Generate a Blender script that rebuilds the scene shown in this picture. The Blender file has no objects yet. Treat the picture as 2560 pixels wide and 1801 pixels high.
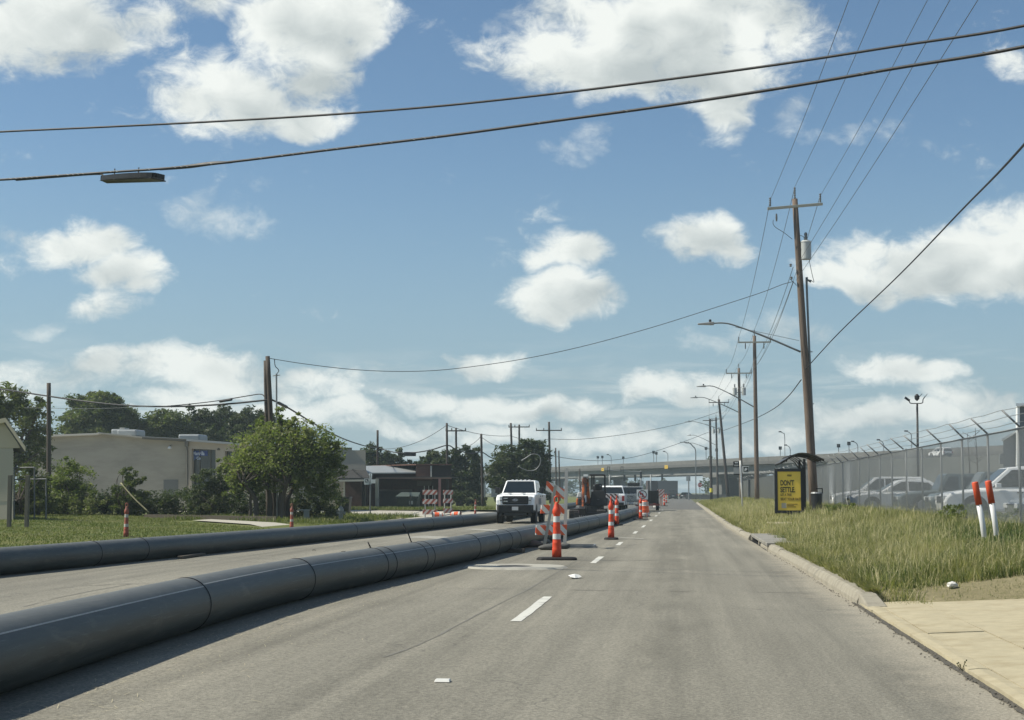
import bpy, bmesh, math, random
import numpy as np
from mathutils import Vector, Matrix, Euler
random.seed(7)
R = math.radians
sc = bpy.context.scene
col = sc.collection
# ------------------------------------------------------------------ camera
F = 3902.0                       # focal length in photograph pixels (2560 wide)
VPX, VPY = 1706.0, 1232.0        # where the road runs to
CAMH = 1.4
PITCH = math.atan((VPY - 900.5) / F)
YAW = math.atan((VPX - 1280) / F * math.cos(PITCH))
cam = bpy.data.cameras.new('camera'); camo = bpy.data.objects.new('camera', cam); col.objects.link(camo)
camo.location = (0, 0, CAMH)
camo.rotation_euler = (R(90) + PITCH, 0, YAW)
cam.sensor_width = 36; cam.lens = F / 2560 * 36; cam.clip_start = 0.1; cam.clip_end = 6000
sc.camera = camo
_f = Vector((-math.sin(YAW) * math.cos(PITCH), math.cos(YAW) * math.cos(PITCH), math.sin(PITCH)))
_r = Vector((math.cos(YAW), math.sin(YAW), 0)); _u = _r.cross(_f)
def ray(px, py): return _f + _r * ((px - 1280) / F) - _u * ((py - 900.5) / F)
def P(px, py, Y):
    d = ray(px, py); return Vector((0, 0, CAMH)) + d * (Y / d.y)
# ------------------------------------------------------------------ sky and sun
SUN_EL, SUN_AZ = 48.0, -95.0     # azimuth from +Y towards +X
SKY_STR = 0.078
sunl = bpy.data.lights.new('sun', 'SUN'); suno = bpy.data.objects.new('sun', sunl); col.objects.link(suno)
sunl.energy = 4.0; sunl.angle = R(0.55); sunl.color = (1.0, 0.94, 0.81)
sd = Vector((math.sin(R(SUN_AZ)) * math.cos(R(SUN_EL)), math.cos(R(SUN_AZ)) * math.cos(R(SUN_EL)), math.sin(R(SUN_EL))))
suno.rotation_euler = sd.to_track_quat('Z', 'Y').to_euler()
sc.view_settings.view_transform = 'Standard'; sc.view_settings.look = 'None'
sc.view_settings.gamma = 1; sc.view_settings.exposure = 0.62; sc.view_settings.use_curve_mapping = False
sc.cycles.max_bounces = 6; sc.cycles.diffuse_bounces = 3; sc.cycles.glossy_bounces = 3; sc.cycles.transparent_max_bounces = 8
sc.cycles.use_denoising = True

class NT:
    """short hand for building node trees"""
    def __init__(s, nt): s.nt = nt; s.nt.nodes.clear()
    def n(s, t, **k):
        nd = s.nt.nodes.new(t)
        ins = k.pop('ins', {})
        for a, b in k.items(): setattr(nd, a, b)
        for a, b in ins.items():
            if hasattr(b, 'is_output') : s.nt.links.new(b, nd.inputs[a])
            else: nd.inputs[a].default_value = b
        return nd
    def m(s, op, a, b=0.0, c=None, clamp=False):
        i = {0: a, 1: b}
        if c is not None: i[2] = c
        return s.n('ShaderNodeMath', operation=op, use_clamp=clamp, ins=i).outputs[0]
    def vm(s, op, a, b=None, **k):
        i = {0: a}
        if b is not None: i[1] = b
        nd = s.n('ShaderNodeVectorMath', operation=op, ins=i)
        return nd.outputs['Value'] if op in ('DOT_PRODUCT', 'LENGTH') else nd.outputs[0]
    def mix(s, fac, a, b, typ='MIX'):
        nd = s.n('ShaderNodeMix', data_type='RGBA', blend_type=typ)
        for k, v in ((0, fac), (6, a), (7, b)):
            if hasattr(v, 'is_output'): s.nt.links.new(v, nd.inputs[k])
            else: nd.inputs[k].default_value = v if k == 0 else tuple(v) + (1,) if len(v) == 3 else v
        return nd.outputs[2]
    def ramp(s, fac, stops, interp='LINEAR'):
        nd = s.n('ShaderNodeValToRGB', ins={0: fac}); cr = nd.color_ramp; cr.interpolation = interp
        while len(cr.elements) < len(stops): cr.elements.new(.5)
        for e, (p, c) in zip(cr.elements, stops):
            e.position = p; e.color = (c if len(c) == 4 else tuple(c) + (1,)) if not isinstance(c, (int, float)) else (c, c, c, 1)
        return nd.outputs[0]
    def noise(s, vec, scale, detail=4, rough=.55, dist=0.0):
        return s.n('ShaderNodeTexNoise', ins={'Vector': vec, 'Scale': scale, 'Detail': detail, 'Roughness': rough, 'Distortion': dist}).outputs[0]
    def sstep(s, x, lo, hi):
        nd = s.n('ShaderNodeMapRange', interpolation_type='SMOOTHSTEP', ins={0: x, 1: lo, 2: hi, 3: 0.0, 4: 1.0}); return nd.outputs[0]

world = bpy.data.worlds.new('World'); sc.world = world; world.use_nodes = True
W = NT(world.node_tree)
g = W.n('ShaderNodeTexCoord').outputs['Generated']
sky = W.n('ShaderNodeTexSky', sky_type='NISHITA', sun_disc=False, sun_elevation=R(SUN_EL), sun_rotation=R(SUN_AZ), altitude=200, air_density=1.0, dust_density=0.45, ozone_density=1.6)
skyc = W.mix(1.0, sky.outputs[0], (0.68, 0.80, 0.85), 'MULTIPLY')
sep = W.n('ShaderNodeSeparateXYZ', ins={0: g})
el = W.m('ARCSINE', sep.outputs[2]); az = W.m('ARCTAN2', sep.outputs[0], sep.outputs[1])
skyc = W.mix(W.m('MULTIPLY', W.sstep(el, .24, -.02), .8), skyc, (2.6, 3.62, 4.4))   # pale summer haze low in the sky
# soft domain warp so cloud outlines curl
nw = W.n('ShaderNodeTexNoise', ins={'Vector': g, 'Scale': 9.0, 'Detail': 3.0, 'Roughness': .6})
wv = W.vm('SCALE', W.vm('SUBTRACT', nw.outputs['Color'], (.5, .5, .5))); wv.node.inputs['Scale'].default_value = .07
av = W.n('ShaderNodeCombineXYZ', ins={0: az, 1: el, 2: 0.0}).outputs[0]
av = W.vm('ADD', av, wv)
CL = [  # photograph position of each cloud: centre x, y, half width, half height, weight
 (75, 55, 225, 118, 1.0), (285, 30, 110, 70, .5), (470, 0, 90, 40, .5), (680, 80, 165, 140, 1.0), (775, 60, 115, 95, .9), (505, 195, 140, 100, .72), (665, 265, 90, 52, .8),
 (1500, 60, 350, 150, 1.05), (1330, 165, 270, 75, 1.0), (1640, 215, 70, 80, .6), (1760, 40, 120, 80, .6), (1290, 572, 95, 52, .75), (1262, 675, 138, 64, 1.0),
 (1598, 560, 118, 68, .85), (2120, 570, 220, 88, 1.0), (1935, 632, 120, 46, .95), (2260, 560, 130, 100, .9), (140, 560, 150, 62, .55), (265, 645, 110, 48, .85), (235, 712, 80, 36, .6),
 (70, 740, 55, 22, .45), (2040, 828, 170, 38, .7), (1100, 800, 88, 28, .75), (480, 520, 90, 60, .33), (565, 420, 45, 40, .25), (200, 862, 250, 46, .62), (440, 850, 190, 50, .7), (690, 862, 150, 36, .62),
 (1090, 895, 260, 36, .95), (1180, 890, 120, 34, .9), (1420, 864, 70, 32, .85), (1545, 862, 120, 36, .75), (880, 830, 110, 46, .4), (1820, 245, 60, 46, .42), (1930, 290, 90, 40, .42), (2290, 145, 50, 40, .5),
 (1690, 780, 230, 40, .35), (2200, 890, 110, 40, .6), (1890, 945, 160, 46, .6), (2120, 940, 150, 36, .55), (720, 925, 160, 36, .5), (1000, 960, 300, 30, .5), (1330, 960, 260, 34, .5), (1650, 985, 260, 34, .5), (450, 930, 300, 40, .5), (30, 495, 50, 24, .3), (2000, 1010, 300, 30, .45), (1290, 320, 50, 40, .25), (1110, 75, 40, 30, .25)]
best = None; vbest = None; wisp = None
for (cx, cy, hw, hh, wt) in CL:
    d = ray(cx * 1.115, cy * 1.115).normalized()
    ca, ce = math.atan2(d.x, d.y), math.asin(d.z)
    sx, sy = 1 / (hw * 1.12 * 1.115 / F), 1 / (hh * 1.12 * 1.115 / F)
    q = W.vm('MULTIPLY', W.vm('SUBTRACT', av, (ca, ce, 0)), (sx, sy, 0))
    l2 = W.vm('DOT_PRODUCT', q, q)
    gi = W.m('MULTIPLY_ADD', l2, -wt, wt)
    if wt > .7:
        qy = W.n('ShaderNodeSeparateXYZ', ins={0: q}).outputs[1]
        wgt = W.m('MAXIMUM', gi, 0.0)
        vbest = W.m('MULTIPLY', qy, wgt) if vbest is None else W.m('MULTIPLY_ADD', qy, wgt, vbest)
    if wt < .5: wisp = gi if wisp is None else W.m('SMOOTH_MAX', wisp, gi, .1)
    else: best = gi if best is None else W.m('SMOOTH_MAX', best, gi, .12)
gs = W.vm('MULTIPLY', g, (1, 1, 1.5))
fb = W.noise(gs, 19.0, 9, .60, .25)
fb2 = W.noise(gs, 52.0, 8, .68, .6)
# scattered fair-weather clouds over the rest of the dome
sc1 = W.noise(gs, 3.6, 6, .55, .2)
infr = W.m('MULTIPLY', W.m('LESS_THAN', W.m('ABSOLUTE', W.m('ADD', az, 0.1)), .45), W.m('LESS_THAN', el, .45))
rest = W.m('MULTIPLY', W.sstep(sc1, .52, .68), W.m('SUBTRACT', 1.0, W.m('MULTIPLY', W.sstep(W.m('ABSOLUTE', W.m('ADD', az, .1)), .65, .42), W.sstep(el, .62, .40))))
best = W.m('MAXIMUM', best, W.m('MULTIPLY_ADD', rest, 1.1, -.3))
# thin streaky haze clouds low over the horizon
lowv = W.vm('MULTIPLY', g, (5, 5, 34))
low = W.noise(lowv, 3.2, 6, .6, .5)
lowm = W.m('MULTIPLY', W.sstep(low, .44, .66), W.m('MULTIPLY', W.sstep(el, .11, .035), .5))
D = W.m('ADD', W.m('MULTIPLY_ADD', best, 1.0, W.m('MULTIPLY_ADD', fb, 1.9, -.97)), W.m('MULTIPLY_ADD', fb2, 1.25, -.625))
alpha = W.sstep(D, -.10, .70)
wD = W.m('ADD', W.m('MULTIPLY_ADD', wisp, 1.2, W.m('MULTIPLY_ADD', fb, 2.6, -1.35)), W.m('MULTIPLY_ADD', fb2, 1.2, -.6))
alpha = W.m('MAXIMUM', alpha, W.m('MULTIPLY', W.sstep(wD, 0.0, .9), .55))
alpha = W.m('MAXIMUM', alpha, lowm)
alpha = W.m('MULTIPLY', alpha, .97)
# relief: the same noise sampled a little towards the sun
off = W.vm('ADD', gs, (-.022, .0, .030))
fo = W.noise(off, 13.0, 2.5, .5, .25)
fl = W.noise(gs, 13.0, 2.5, .5, .25)
rel = W.m('SUBTRACT', fl, fo)
sh = W.m('MULTIPLY_ADD', rel, 1.7, .64)
sh = W.m('MULTIPLY_ADD', vbest, .55, sh)
thick = W.sstep(D, .3, 1.5)
sh = W.m('MULTIPLY_ADD', thick, -.16, W.m('MULTIPLY_ADD', W.m('SUBTRACT', fb2, .5), .75, W.m('MULTIPLY_ADD', W.m('SUBTRACT', fb, .5), .5, sh)), clamp=True)
cc = W.ramp(sh, [(0.15, (.34, .375, .375)), (.5, (.48, .51, .495)), (.8, (.62, .64, .61))])
bg1 = W.n('ShaderNodeBackground', ins={0: skyc, 1: SKY_STR})
bg2 = W.n('ShaderNodeBackground', ins={0: cc, 1: 1.0})
mx = W.n('ShaderNodeMixShader', ins={0: alpha, 1: bg1.outputs[0], 2: bg2.outputs[0]})
W.n('ShaderNodeOutputWorld', ins={0: mx.outputs[0]})

# ------------------------------------------------------------------ helpers
def tag(o, label=None, cat=None, group=None, kind=None):
    if label: o['label'] = label
    if cat: o['category'] = cat
    if group: o['group'] = group
    if kind: o['kind'] = kind
    return o
def empty(name, loc, label, cat, group=None, rz=0.0):
    o = bpy.data.objects.new(name, None); col.objects.link(o); o.location = loc; o.rotation_euler = (0, 0, rz); o.empty_display_size = .3
    return tag(o, label, cat, group)
def copy_tree(o, parent=None):
    c = o.copy(); col.objects.link(c); c.parent = parent
    for ch in [k for k in o.children]: copy_tree(ch, c)
    return c
def link_mesh(name, me, m, parent=None, smooth=False, bevel=0.0):
    o = bpy.data.objects.new(name, me); col.objects.link(o); o.parent = parent
    if m is not None: me.materials.append(m)
    if smooth: me.polygons.foreach_set('use_smooth', [True] * len(me.polygons))
    if bevel:
        b = o.modifiers.new('b', 'BEVEL'); b.width = bevel; b.segments = 2; b.limit_method = 'ANGLE'; b.angle_limit = R(40)
    return o
class MB:
    def __init__(s): s.v = []; s.f = []
    def add(s, vs, fs):
        o = len(s.v); s.v += [tuple(v) for v in vs]; s.f += [tuple(i + o for i in f) for f in fs]; return s
    def box(s, x0, x1, y0, y1, z0, z1, M=None):
        vs = [Vector(v) for v in ((x0, y0, z0), (x1, y0, z0), (x1, y1, z0), (x0, y1, z0), (x0, y0, z1), (x1, y0, z1), (x1, y1, z1), (x0, y1, z1))]
        if M is not None: vs = [M @ v for v in vs]
        return s.add(vs, ((0, 3, 2, 1), (4, 5, 6, 7), (0, 1, 5, 4), (1, 2, 6, 5), (2, 3, 7, 6), (3, 0, 4, 7)))
    def hexa(s, a, b):   # two quads (4 points each) joined to a solid
        return s.add(list(a) + list(b), ((3, 2, 1, 0), (4, 5, 6, 7), (0, 1, 5, 4), (1, 2, 6, 5), (2, 3, 7, 6), (3, 0, 4, 7)))
    def tube(s, pts, r, n=8, cap=True):
        pts = [Vector(p) for p in pts]; k = len(pts)
        rs = r if isinstance(r, (list, tuple)) else [r] * k
        base = len(s.v); prev = None
        for i, p in enumerate(pts):
            t = (pts[min(i + 1, k - 1)] - pts[max(i - 1, 0)]).normalized()
            if prev is None:
                a = t.cross(Vector((0, 0, 1)));
                if a.length < 1e-3: a = Vector((1, 0, 0))
                a.normalize()
            else:
                a = (prev - t * prev.dot(t)); a.normalize()
            prev = a; b = t.cross(a)
            for j in range(n):
                th = 2 * math.pi * j / n
                s.v.append(tuple(p + (a * math.cos(th) + b * math.sin(th)) * rs[i]))
        for i in range(k - 1):
            for j in range(n):
                j2 = (j + 1) % n
                s.f.append((base + i * n + j, base + (i + 1) * n + j, base + (i + 1) * n + j2, base + i * n + j2)[::-1])
        if cap:
            s.f.append(tuple(base + j for j in range(n))[::-1]); s.f.append(tuple(base + (k - 1) * n + j for j in range(n)))
        return s
    def lathe(s, prof, n=16, o=(0, 0, 0), M=None, cap=True):   # prof: (radius, z)
        base = len(s.v)
        for (r, z) in prof:
            for j in range(n):
                th = 2 * math.pi * j / n
                v = Vector((r * math.cos(th), r * math.sin(th), z))
                if M is not None: v = M @ v
                s.v.append(tuple(v + Vector(o)))
        for i in range(len(prof) - 1):
            for j in range(n):
                j2 = (j + 1) % n
                s.f.append((base + i * n + j, base + i * n + j2, base + (i + 1) * n + j2, base + (i + 1) * n + j))
        if cap:
            s.f.append(tuple(base + j for j in range(n))[::-1]); s.f.append(tuple(base + (len(prof) - 1) * n + j for j in range(n)))
        return s
    def prism(s, poly, d0, d1, axis='x'):   # polygon in the other two axes
        def pt(p, d): return {'x': (d, p[0], p[1]), 'y': (p[0], d, p[1]), 'z': (p[0], p[1], d)}[axis]
        n = len(poly)
        return s.add([pt(p, d0) for p in poly] + [pt(p, d1) for p in poly],
                     [tuple(range(n))[::-1], tuple(range(n, 2 * n))] + [(i, (i + 1) % n, n + (i + 1) % n, n + i) for i in range(n)])
    def build(s, name, m, parent=None, smooth=False, bevel=0.0, fixn=True):
        me = bpy.data.meshes.new(name); me.from_pydata(s.v, [], s.f); me.update()
        if fixn:
            bm = bmesh.new(); bm.from_mesh(me); bmesh.ops.recalc_face_normals(bm, faces=bm.faces); bm.to_mesh(me); bm.free()
        return link_mesh(name, me, m, parent, smooth, bevel)
def np_mesh(name, V, Fq, m, parent=None, kind=None, smooth=False):
    """fast mesh from numpy arrays, Fq: (n,3) or (n,4)"""
    me = bpy.data.meshes.new(name); k = Fq.shape[1]
    me.vertices.add(len(V)); me.vertices.foreach_set('co', np.asarray(V, dtype=np.float32).ravel())
    me.loops.add(Fq.size); me.loops.foreach_set('vertex_index', Fq.astype(np.int32).ravel())
    me.polygons.add(len(Fq)); me.polygons.foreach_set('loop_start', np.arange(0, Fq.size, k, dtype=np.int32))
    me.update(calc_edges=True); me.validate()
    o = link_mesh(name, me, m, parent, smooth)
    if kind: o['kind'] = kind
    return o
def spline(pts, n=8):
    pts = [Vector(p) for p in pts]; out = []
    for i in range(len(pts) - 1):
        p0 = pts[i - 1] if i else pts[0] * 2 - pts[1]; p1, p2 = pts[i], pts[i + 1]
        p3 = pts[i + 2] if i + 2 < len(pts) else p2 * 2 - p1
        for j in range(n):
            t = j / n
            out.append(.5 * ((2 * p1) + (p2 - p0) * t + (2 * p0 - 5 * p1 + 4 * p2 - p3) * t * t + (3 * p1 - p0 - 3 * p2 + p3) * t ** 3))
    out.append(pts[-1]); return out
def sag(a, b, s, n=24):
    a, b = Vector(a), Vector(b)
    return [a.lerp(b, i / n) - Vector((0, 0, s * 4 * (i / n) * (1 - i / n))) for i in range(n + 1)]
# ------------------------------------------------------------------ materials
MATS = {}
def mat(name, c, rough=.6, metal=0.0, var=.12, vs=6.0, bump=0.0, bs=60.0, spec=.4, c2=None, stretch=(1, 1, 1), f2=(.45, .7)):
    if name in MATS: return MATS[name]
    m = bpy.data.materials.new(name); m.use_nodes = True; t = NT(m.node_tree); MATS[name] = m
    o = t.n('ShaderNodeTexCoord').outputs['Object']; o = t.vm('MULTIPLY', o, stretch)
    nz = t.noise(o, vs, 6, .6)
    cn = t.mix(nz, tuple(x * (1 - var) for x in c), tuple(min(1, x * (1 + var)) for x in c))
    if c2 is not None:
        n2 = t.noise(o, vs * .35, 5, .65, .3); cn = t.mix(t.sstep(n2, *f2), cn, c2)
    b = t.n('ShaderNodeBsdfPrincipled', ins={'Base Color': cn, 'Metallic': metal, 'Specular IOR Level': spec})
    rr = t.m('MULTIPLY_ADD', nz, .2, rough - .1); t.nt.links.new(rr, b.inputs['Roughness'])
    if bump:
        bn = t.noise(o, bs, 4, .6)
        bp = t.n('ShaderNodeBump', ins={'Strength': bump, 'Distance': .02, 'Height': bn}); t.nt.links.new(bp.outputs[0], b.inputs['Normal'])
    t.n('ShaderNodeOutputMaterial', ins={0: b.outputs[0]})
    return m
def stripes(name, ca, cb, period, ax=(1, 0, 1), rough=.45, thr=.5):
    if name in MATS: return MATS[name]
    m = bpy.data.materials.new(name); m.use_nodes = True; t = NT(m.node_tree); MATS[name] = m
    o = t.n('ShaderNodeTexCoord').outputs['Object']
    u = t.m('FRACT', t.m('ADD', t.m('DIVIDE', t.vm('DOT_PRODUCT', o, ax), period), 100.0))
    k = t.m('GREATER_THAN', u, thr); nz = t.noise(o, 9.0, 5, .65)
    cn = t.mix(k, ca, cb); cn = t.mix(t.m('MULTIPLY', t.sstep(nz, .5, .75), .35), cn, (.25, .22, .18))
    b = t.n('ShaderNodeBsdfPrincipled', ins={'Base Color': cn, 'Roughness': rough})
    t.n('ShaderNodeOutputMaterial', ins={0: b.outputs[0]}); return m
def leafmat(name, c1, c2, c3=None, trans=.35, ns=.55, tuft=0):
    if name in MATS: return MATS[name]
    m = bpy.data.materials.new(name); m.use_nodes = True; t = NT(m.node_tree); MATS[name] = m
    geo = t.n('ShaderNodeNewGeometry'); o = t.n('ShaderNodeTexCoord').outputs['Object']
    cn = t.mix(geo.outputs['Random Per Island'], c1, c2)
    if tuft: tf = t.noise(o, tuft, 3, .6); cn = t.mix(t.sstep(tf, .36, .62), t.mix(1.0, cn, (.62, .66, .60), 'MULTIPLY'), t.mix(1.0, cn, (1.18, 1.12, 1.05), 'MULTIPLY'))
    nz = t.noise(o, ns, 4, .6)
    if c3 is not None: cn = t.mix(t.sstep(nz, .45, .68), cn, c3)
    b = t.n('ShaderNodeBsdfPrincipled', ins={'Base Color': cn, 'Roughness': .55, 'Specular IOR Level': .25})
    tr = t.n('ShaderNodeBsdfTranslucent', ins={0: t.mix(1.0, cn, (1.0, 1.25, .5), 'MULTIPLY')})
    mx = t.n('ShaderNodeMixShader', ins={0: trans, 1: b.outputs[0], 2: tr.outputs[0]})
    t.n('ShaderNodeOutputMaterial', ins={0: mx.outputs[0]}); return m
def glassmat(name, c, rough=.06):
    return mat(name, c, rough, 0, .05, spec=.75)
M_WOOD = mat('pole_wood', (.150, .112, .085), .85, var=.35, vs=5, stretch=(6, 6, .6), bump=.4, bs=20, c2=(.085, .065, .05))
M_WOODD = mat('pole_wood_dark', (.055, .045, .038), .85, var=.3, vs=5, stretch=(6, 6, .6), bump=.3, bs=20)
M_ARM = mat('crossarm_fibre', (.34, .33, .27), .6)
M_GALV = mat('galvanised_steel', (.17, .18, .18), .55, .25, var=.12, vs=12)
M_STEEL = mat('dull_steel', (.24, .25, .25), .5, .4)
M_WIRE = mat('cable_black', (.016, .017, .018), .55)
M_WIREG = mat('cable_grey', (.10, .11, .11), .5, .3)
M_INS = mat('insulator_grey', (.12, .13, .13), .35)
M_BLACK = mat('black_paint', (.018, .019, .02), .45)
M_RUBBER = mat('rubber', (.022, .022, .022), .8, bump=.3)
M_ORANGE = mat('cone_orange', (.62, .062, .018), .5, var=.18, vs=5)
M_REFL = mat('reflective_white', (.62, .63, .60), .35, var=.1)
M_WHITE = mat('white_paint', (.74, .76, .74), .35, var=.04)
M_TIRE = mat('tyre', (.02, .02, .02), .85)
M_RIM = mat('wheel_rim', (.35, .35, .36), .35, .8)
M_CONC = mat('concrete', (.36, .35, .30), .9, var=.22, vs=4, bump=.25, bs=80, c2=(.26, .25, .22))
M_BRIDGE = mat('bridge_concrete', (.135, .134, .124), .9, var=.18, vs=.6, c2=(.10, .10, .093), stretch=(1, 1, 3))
M_GLASS = glassmat('dark_glass', (.010, .014, .015), .12)
M_LAMPH = mat('lamp_head', (.30, .30, .29), .5)
# ================================================================== GROUND
def smooth01(t): t = min(1, max(0, t)); return t * t * (3 - 2 * t)
def curb_x(y): return 2.17 - .38 * smooth01((y - 22) / 45)
CURB_L = -13.4
def gz(x, y):                     # ground height beside the road
    if x > curb_x(y):
        t = (x - curb_x(y) - .15) / 5.0
        return .15 + .47 * smooth01(t) if x < 7.6 else .55
    if x < CURB_L: return .14 + min(.36, .018 * (CURB_L - x))
    return 0.0
def ground_mat(name, c1, c2, c3, s1=.6, s2=18, bump=.6, bs=30):
    m = bpy.data.materials.new(name); m.use_nodes = True; t = NT(m.node_tree)
    o = t.n('ShaderNodeTexCoord').outputs['Object']
    a = t.noise(o, s1, 6, .65, .4); b = t.noise(o, s2, 5, .7)
    cn = t.mix(t.sstep(a, .38, .62), c1, c2); cn = t.mix(t.sstep(b, .45, .75), cn, c3)
    bs_ = t.n('ShaderNodeBsdfPrincipled', ins={'Base Color': cn, 'Roughness': .95, 'Specular IOR Level': .15})
    bp = t.n('ShaderNodeBump', ins={'Strength': bump, 'Distance': .06, 'Height': t.noise(o, bs, 4, .7)}); t.nt.links.new(bp.outputs[0], bs_.inputs['Normal'])
    t.n('ShaderNodeOutputMaterial', ins={0: bs_.outputs[0]}); return m
M_FIELD = ground_mat('far_field', (.10, .11, .05), (.16, .15, .08), (.07, .085, .035), .05, 2.0)
M_LAWN = ground_mat('lawn_ground', (.105, .135, .038), (.165, .165, .060), (.060, .085, .022), .35, 9.0, .8, 22)
M_VERGE = ground_mat('verge_ground', (.25, .22, .125), (.36, .31, .19), (.15, .145, .065), .5, 12.0, .8, 30)
M_LOT = ground_mat('lot_asphalt', (.16, .16, .15), (.20, .20, .185), (.13, .13, .12), .4, 30, .3, 60)

# --- road surface: worn grey asphalt with wheel tracks, patches and stains
m = bpy.data.materials.new('road_asphalt'); m.use_nodes = True; t = NT(m.node_tree)
o = t.n('ShaderNodeTexCoord').outputs['Object']
xyz = t.n('ShaderNodeSeparateXYZ', ins={0: o})
big = t.noise(t.vm('MULTIPLY', o, (1, .25, 1)), .55, 6, .62, .4)
strk = t.noise(t.vm('MULTIPLY', o, (2.6, .045, 1)), 1.0, 6, .65, .2)
cn = t.ramp(t.m('MULTIPLY_ADD', t.m('SUBTRACT', big, .5), .85, strk), [(.32, (.152, .144, .116)), (.5, (.193, .183, .148)), (.68, (.240, .226, .182))])
wob = t.m('MULTIPLY_ADD', t.noise(o, .12, 3, .5), .5, -.25)
xx = t.m('ADD', xyz.outputs[0], wob)
trk = None
for xc, w in ((-1.05, .5), (.75, .5), (-3.1, .45), (-6.4, .5), (-8.2, .5)):
    e = t.m('POWER', 2.718, t.m('MULTIPLY', t.m('POWER', t.m('DIVIDE', t.m('SUBTRACT', xx, xc), w), 2.0), -1.0))
    trk = e if trk is None else t.m('ADD', trk, e)
cn = t.mix(t.m('MULTIPLY', trk, .30), cn, (.242, .229, .187))
# dark oily strip down the lane middle and the dusty gutter
mid = t.m('POWER', 2.718, t.m('MULTIPLY', t.m('POWER', t.m('DIVIDE', t.m('SUBTRACT', xx, -.15), .38), 2.0), -1.0))
cn = t.mix(t.m('MULTIPLY', t.m('MULTIPLY', mid, .65), t.sstep(t.noise(t.vm('MULTIPLY', o, (1.5, .4, 1)), 1.2, 4, .6), .35, .65)), cn, (.138, .131, .105))
edge = t.sstep(t.m('MULTIPLY_ADD', t.noise(o, 2.2, 5, .7), .9, xx), 2.0, 2.55)
cn = t.mix(t.m('MULTIPLY', edge, .7), cn, (.33, .30, .235))
# far dark resurfaced stretch
far = t.sstep(xyz.outputs[1], 128.0, 131.0)
cn = t.mix(t.m('MULTIPLY', far, .75), cn, (.095, .096, .093))
# aggregate
vor = t.n('ShaderNodeTexVoronoi', ins={'Vector': o, 'Scale': 95.0}); fine = t.noise(o, 260.0, 3, .7)
mm = t.noise(o, 38.0, 2, .8); m2 = t.noise(o, 9.0, 7, .85)
spk = t.m('ADD', t.m('MULTIPLY', t.m('SUBTRACT', fine, .5), 1.1), t.m('MULTIPLY', t.m('SUBTRACT', vor.outputs['Distance'], .45), .45))
spk = t.m('ADD', spk, t.m('MULTIPLY', t.m('SUBTRACT', mm, .5), 5.2))
spk = t.m('ADD', spk, t.m('MULTIPLY', t.m('SUBTRACT', m2, .5), 1.6))
cn = t.mix(t.m('MULTIPLY_ADD', spk, .55, .5, clamp=True), t.mix(1.0, cn, (.66, .66, .66), 'MULTIPLY'), t.mix(1.0, cn, (1.36, 1.36, 1.36), 'MULTIPLY'))
# hairline cracks
nzv = t.n('ShaderNodeTexNoise', ins={'Vector': o, 'Scale': 1.3, 'Detail': 5.0}).outputs['Color']
cv = t.n('ShaderNodeTexVoronoi', feature='DISTANCE_TO_EDGE', ins={'Vector': t.vm('ADD', t.vm('MULTIPLY', o, (1, .55, 1)), t.vm('MULTIPLY', nzv, (.9, .9, .9))), 'Scale': .16})
ck = t.m('MULTIPLY', t.sstep(cv.outputs['Distance'], .0022, .0006), t.sstep(t.noise(o, .35, 3, .5), .44, .56))
cn = t.mix(t.m('MULTIPLY', ck, .45), cn, (.07, .068, .06))
b = t.n('ShaderNodeBsdfPrincipled', ins={'Base Color': cn, 'Roughness': .80, 'Specular IOR Level': .25})
bp = t.n('ShaderNodeBump', ins={'Strength': .55, 'Distance': .006, 'Height': t.m('ADD', fine, vor.outputs['Distance'])}); t.nt.links.new(bp.outputs[0], b.inputs['Normal'])
t.n('ShaderNodeOutputMaterial', ins={0: b.outputs[0]}); M_ROAD = m

def sheet(name, xs, ys, zf, m, kind='structure'):
    nx, ny = len(xs), len(ys)
    V = np.array([(x, y, zf(x, y)) for y in ys for x in xs])
    i = np.arange(ny - 1)[:, None] * nx + np.arange(nx - 1)[None, :]
    Fq = np.stack([i, i + 1, i + nx + 1, i + nx], -1).reshape(-1, 4)
    return np_mesh(name, V, Fq, m, kind=kind, smooth=True)
grd = sheet('ground', [-2500, -600, -120, 0, 120, 600, 2500], [-200, 0, 100, 250, 420, 900, 3500], lambda x, y: -.08, M_FIELD)
ys = [-30, 0] + [5 * i for i in range(1, 60)] + [310 + 20 * i for i in range(10)]
V = []
for y in ys: V += [(CURB_L - .02, y, 0), (-5, y, .02), (curb_x(y) + .004, y, 0)]
road = MB(); road.v = V
for i in range(len(ys) - 1):
    for j in range(2): road.f.append((3 * i + j, 3 * i + j + 1, 3 * i + j + 4, 3 * i + j + 3))
road = road.build('road', M_ROAD); road['kind'] = 'structure'
def rz0(x, y):                    # height of the crowned road surface
    c = curb_x(y)
    return .02 * (x - CURB_L) / (-5 - CURB_L) if x < -5 else .02 * (c - x) / (c + 5)

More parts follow.
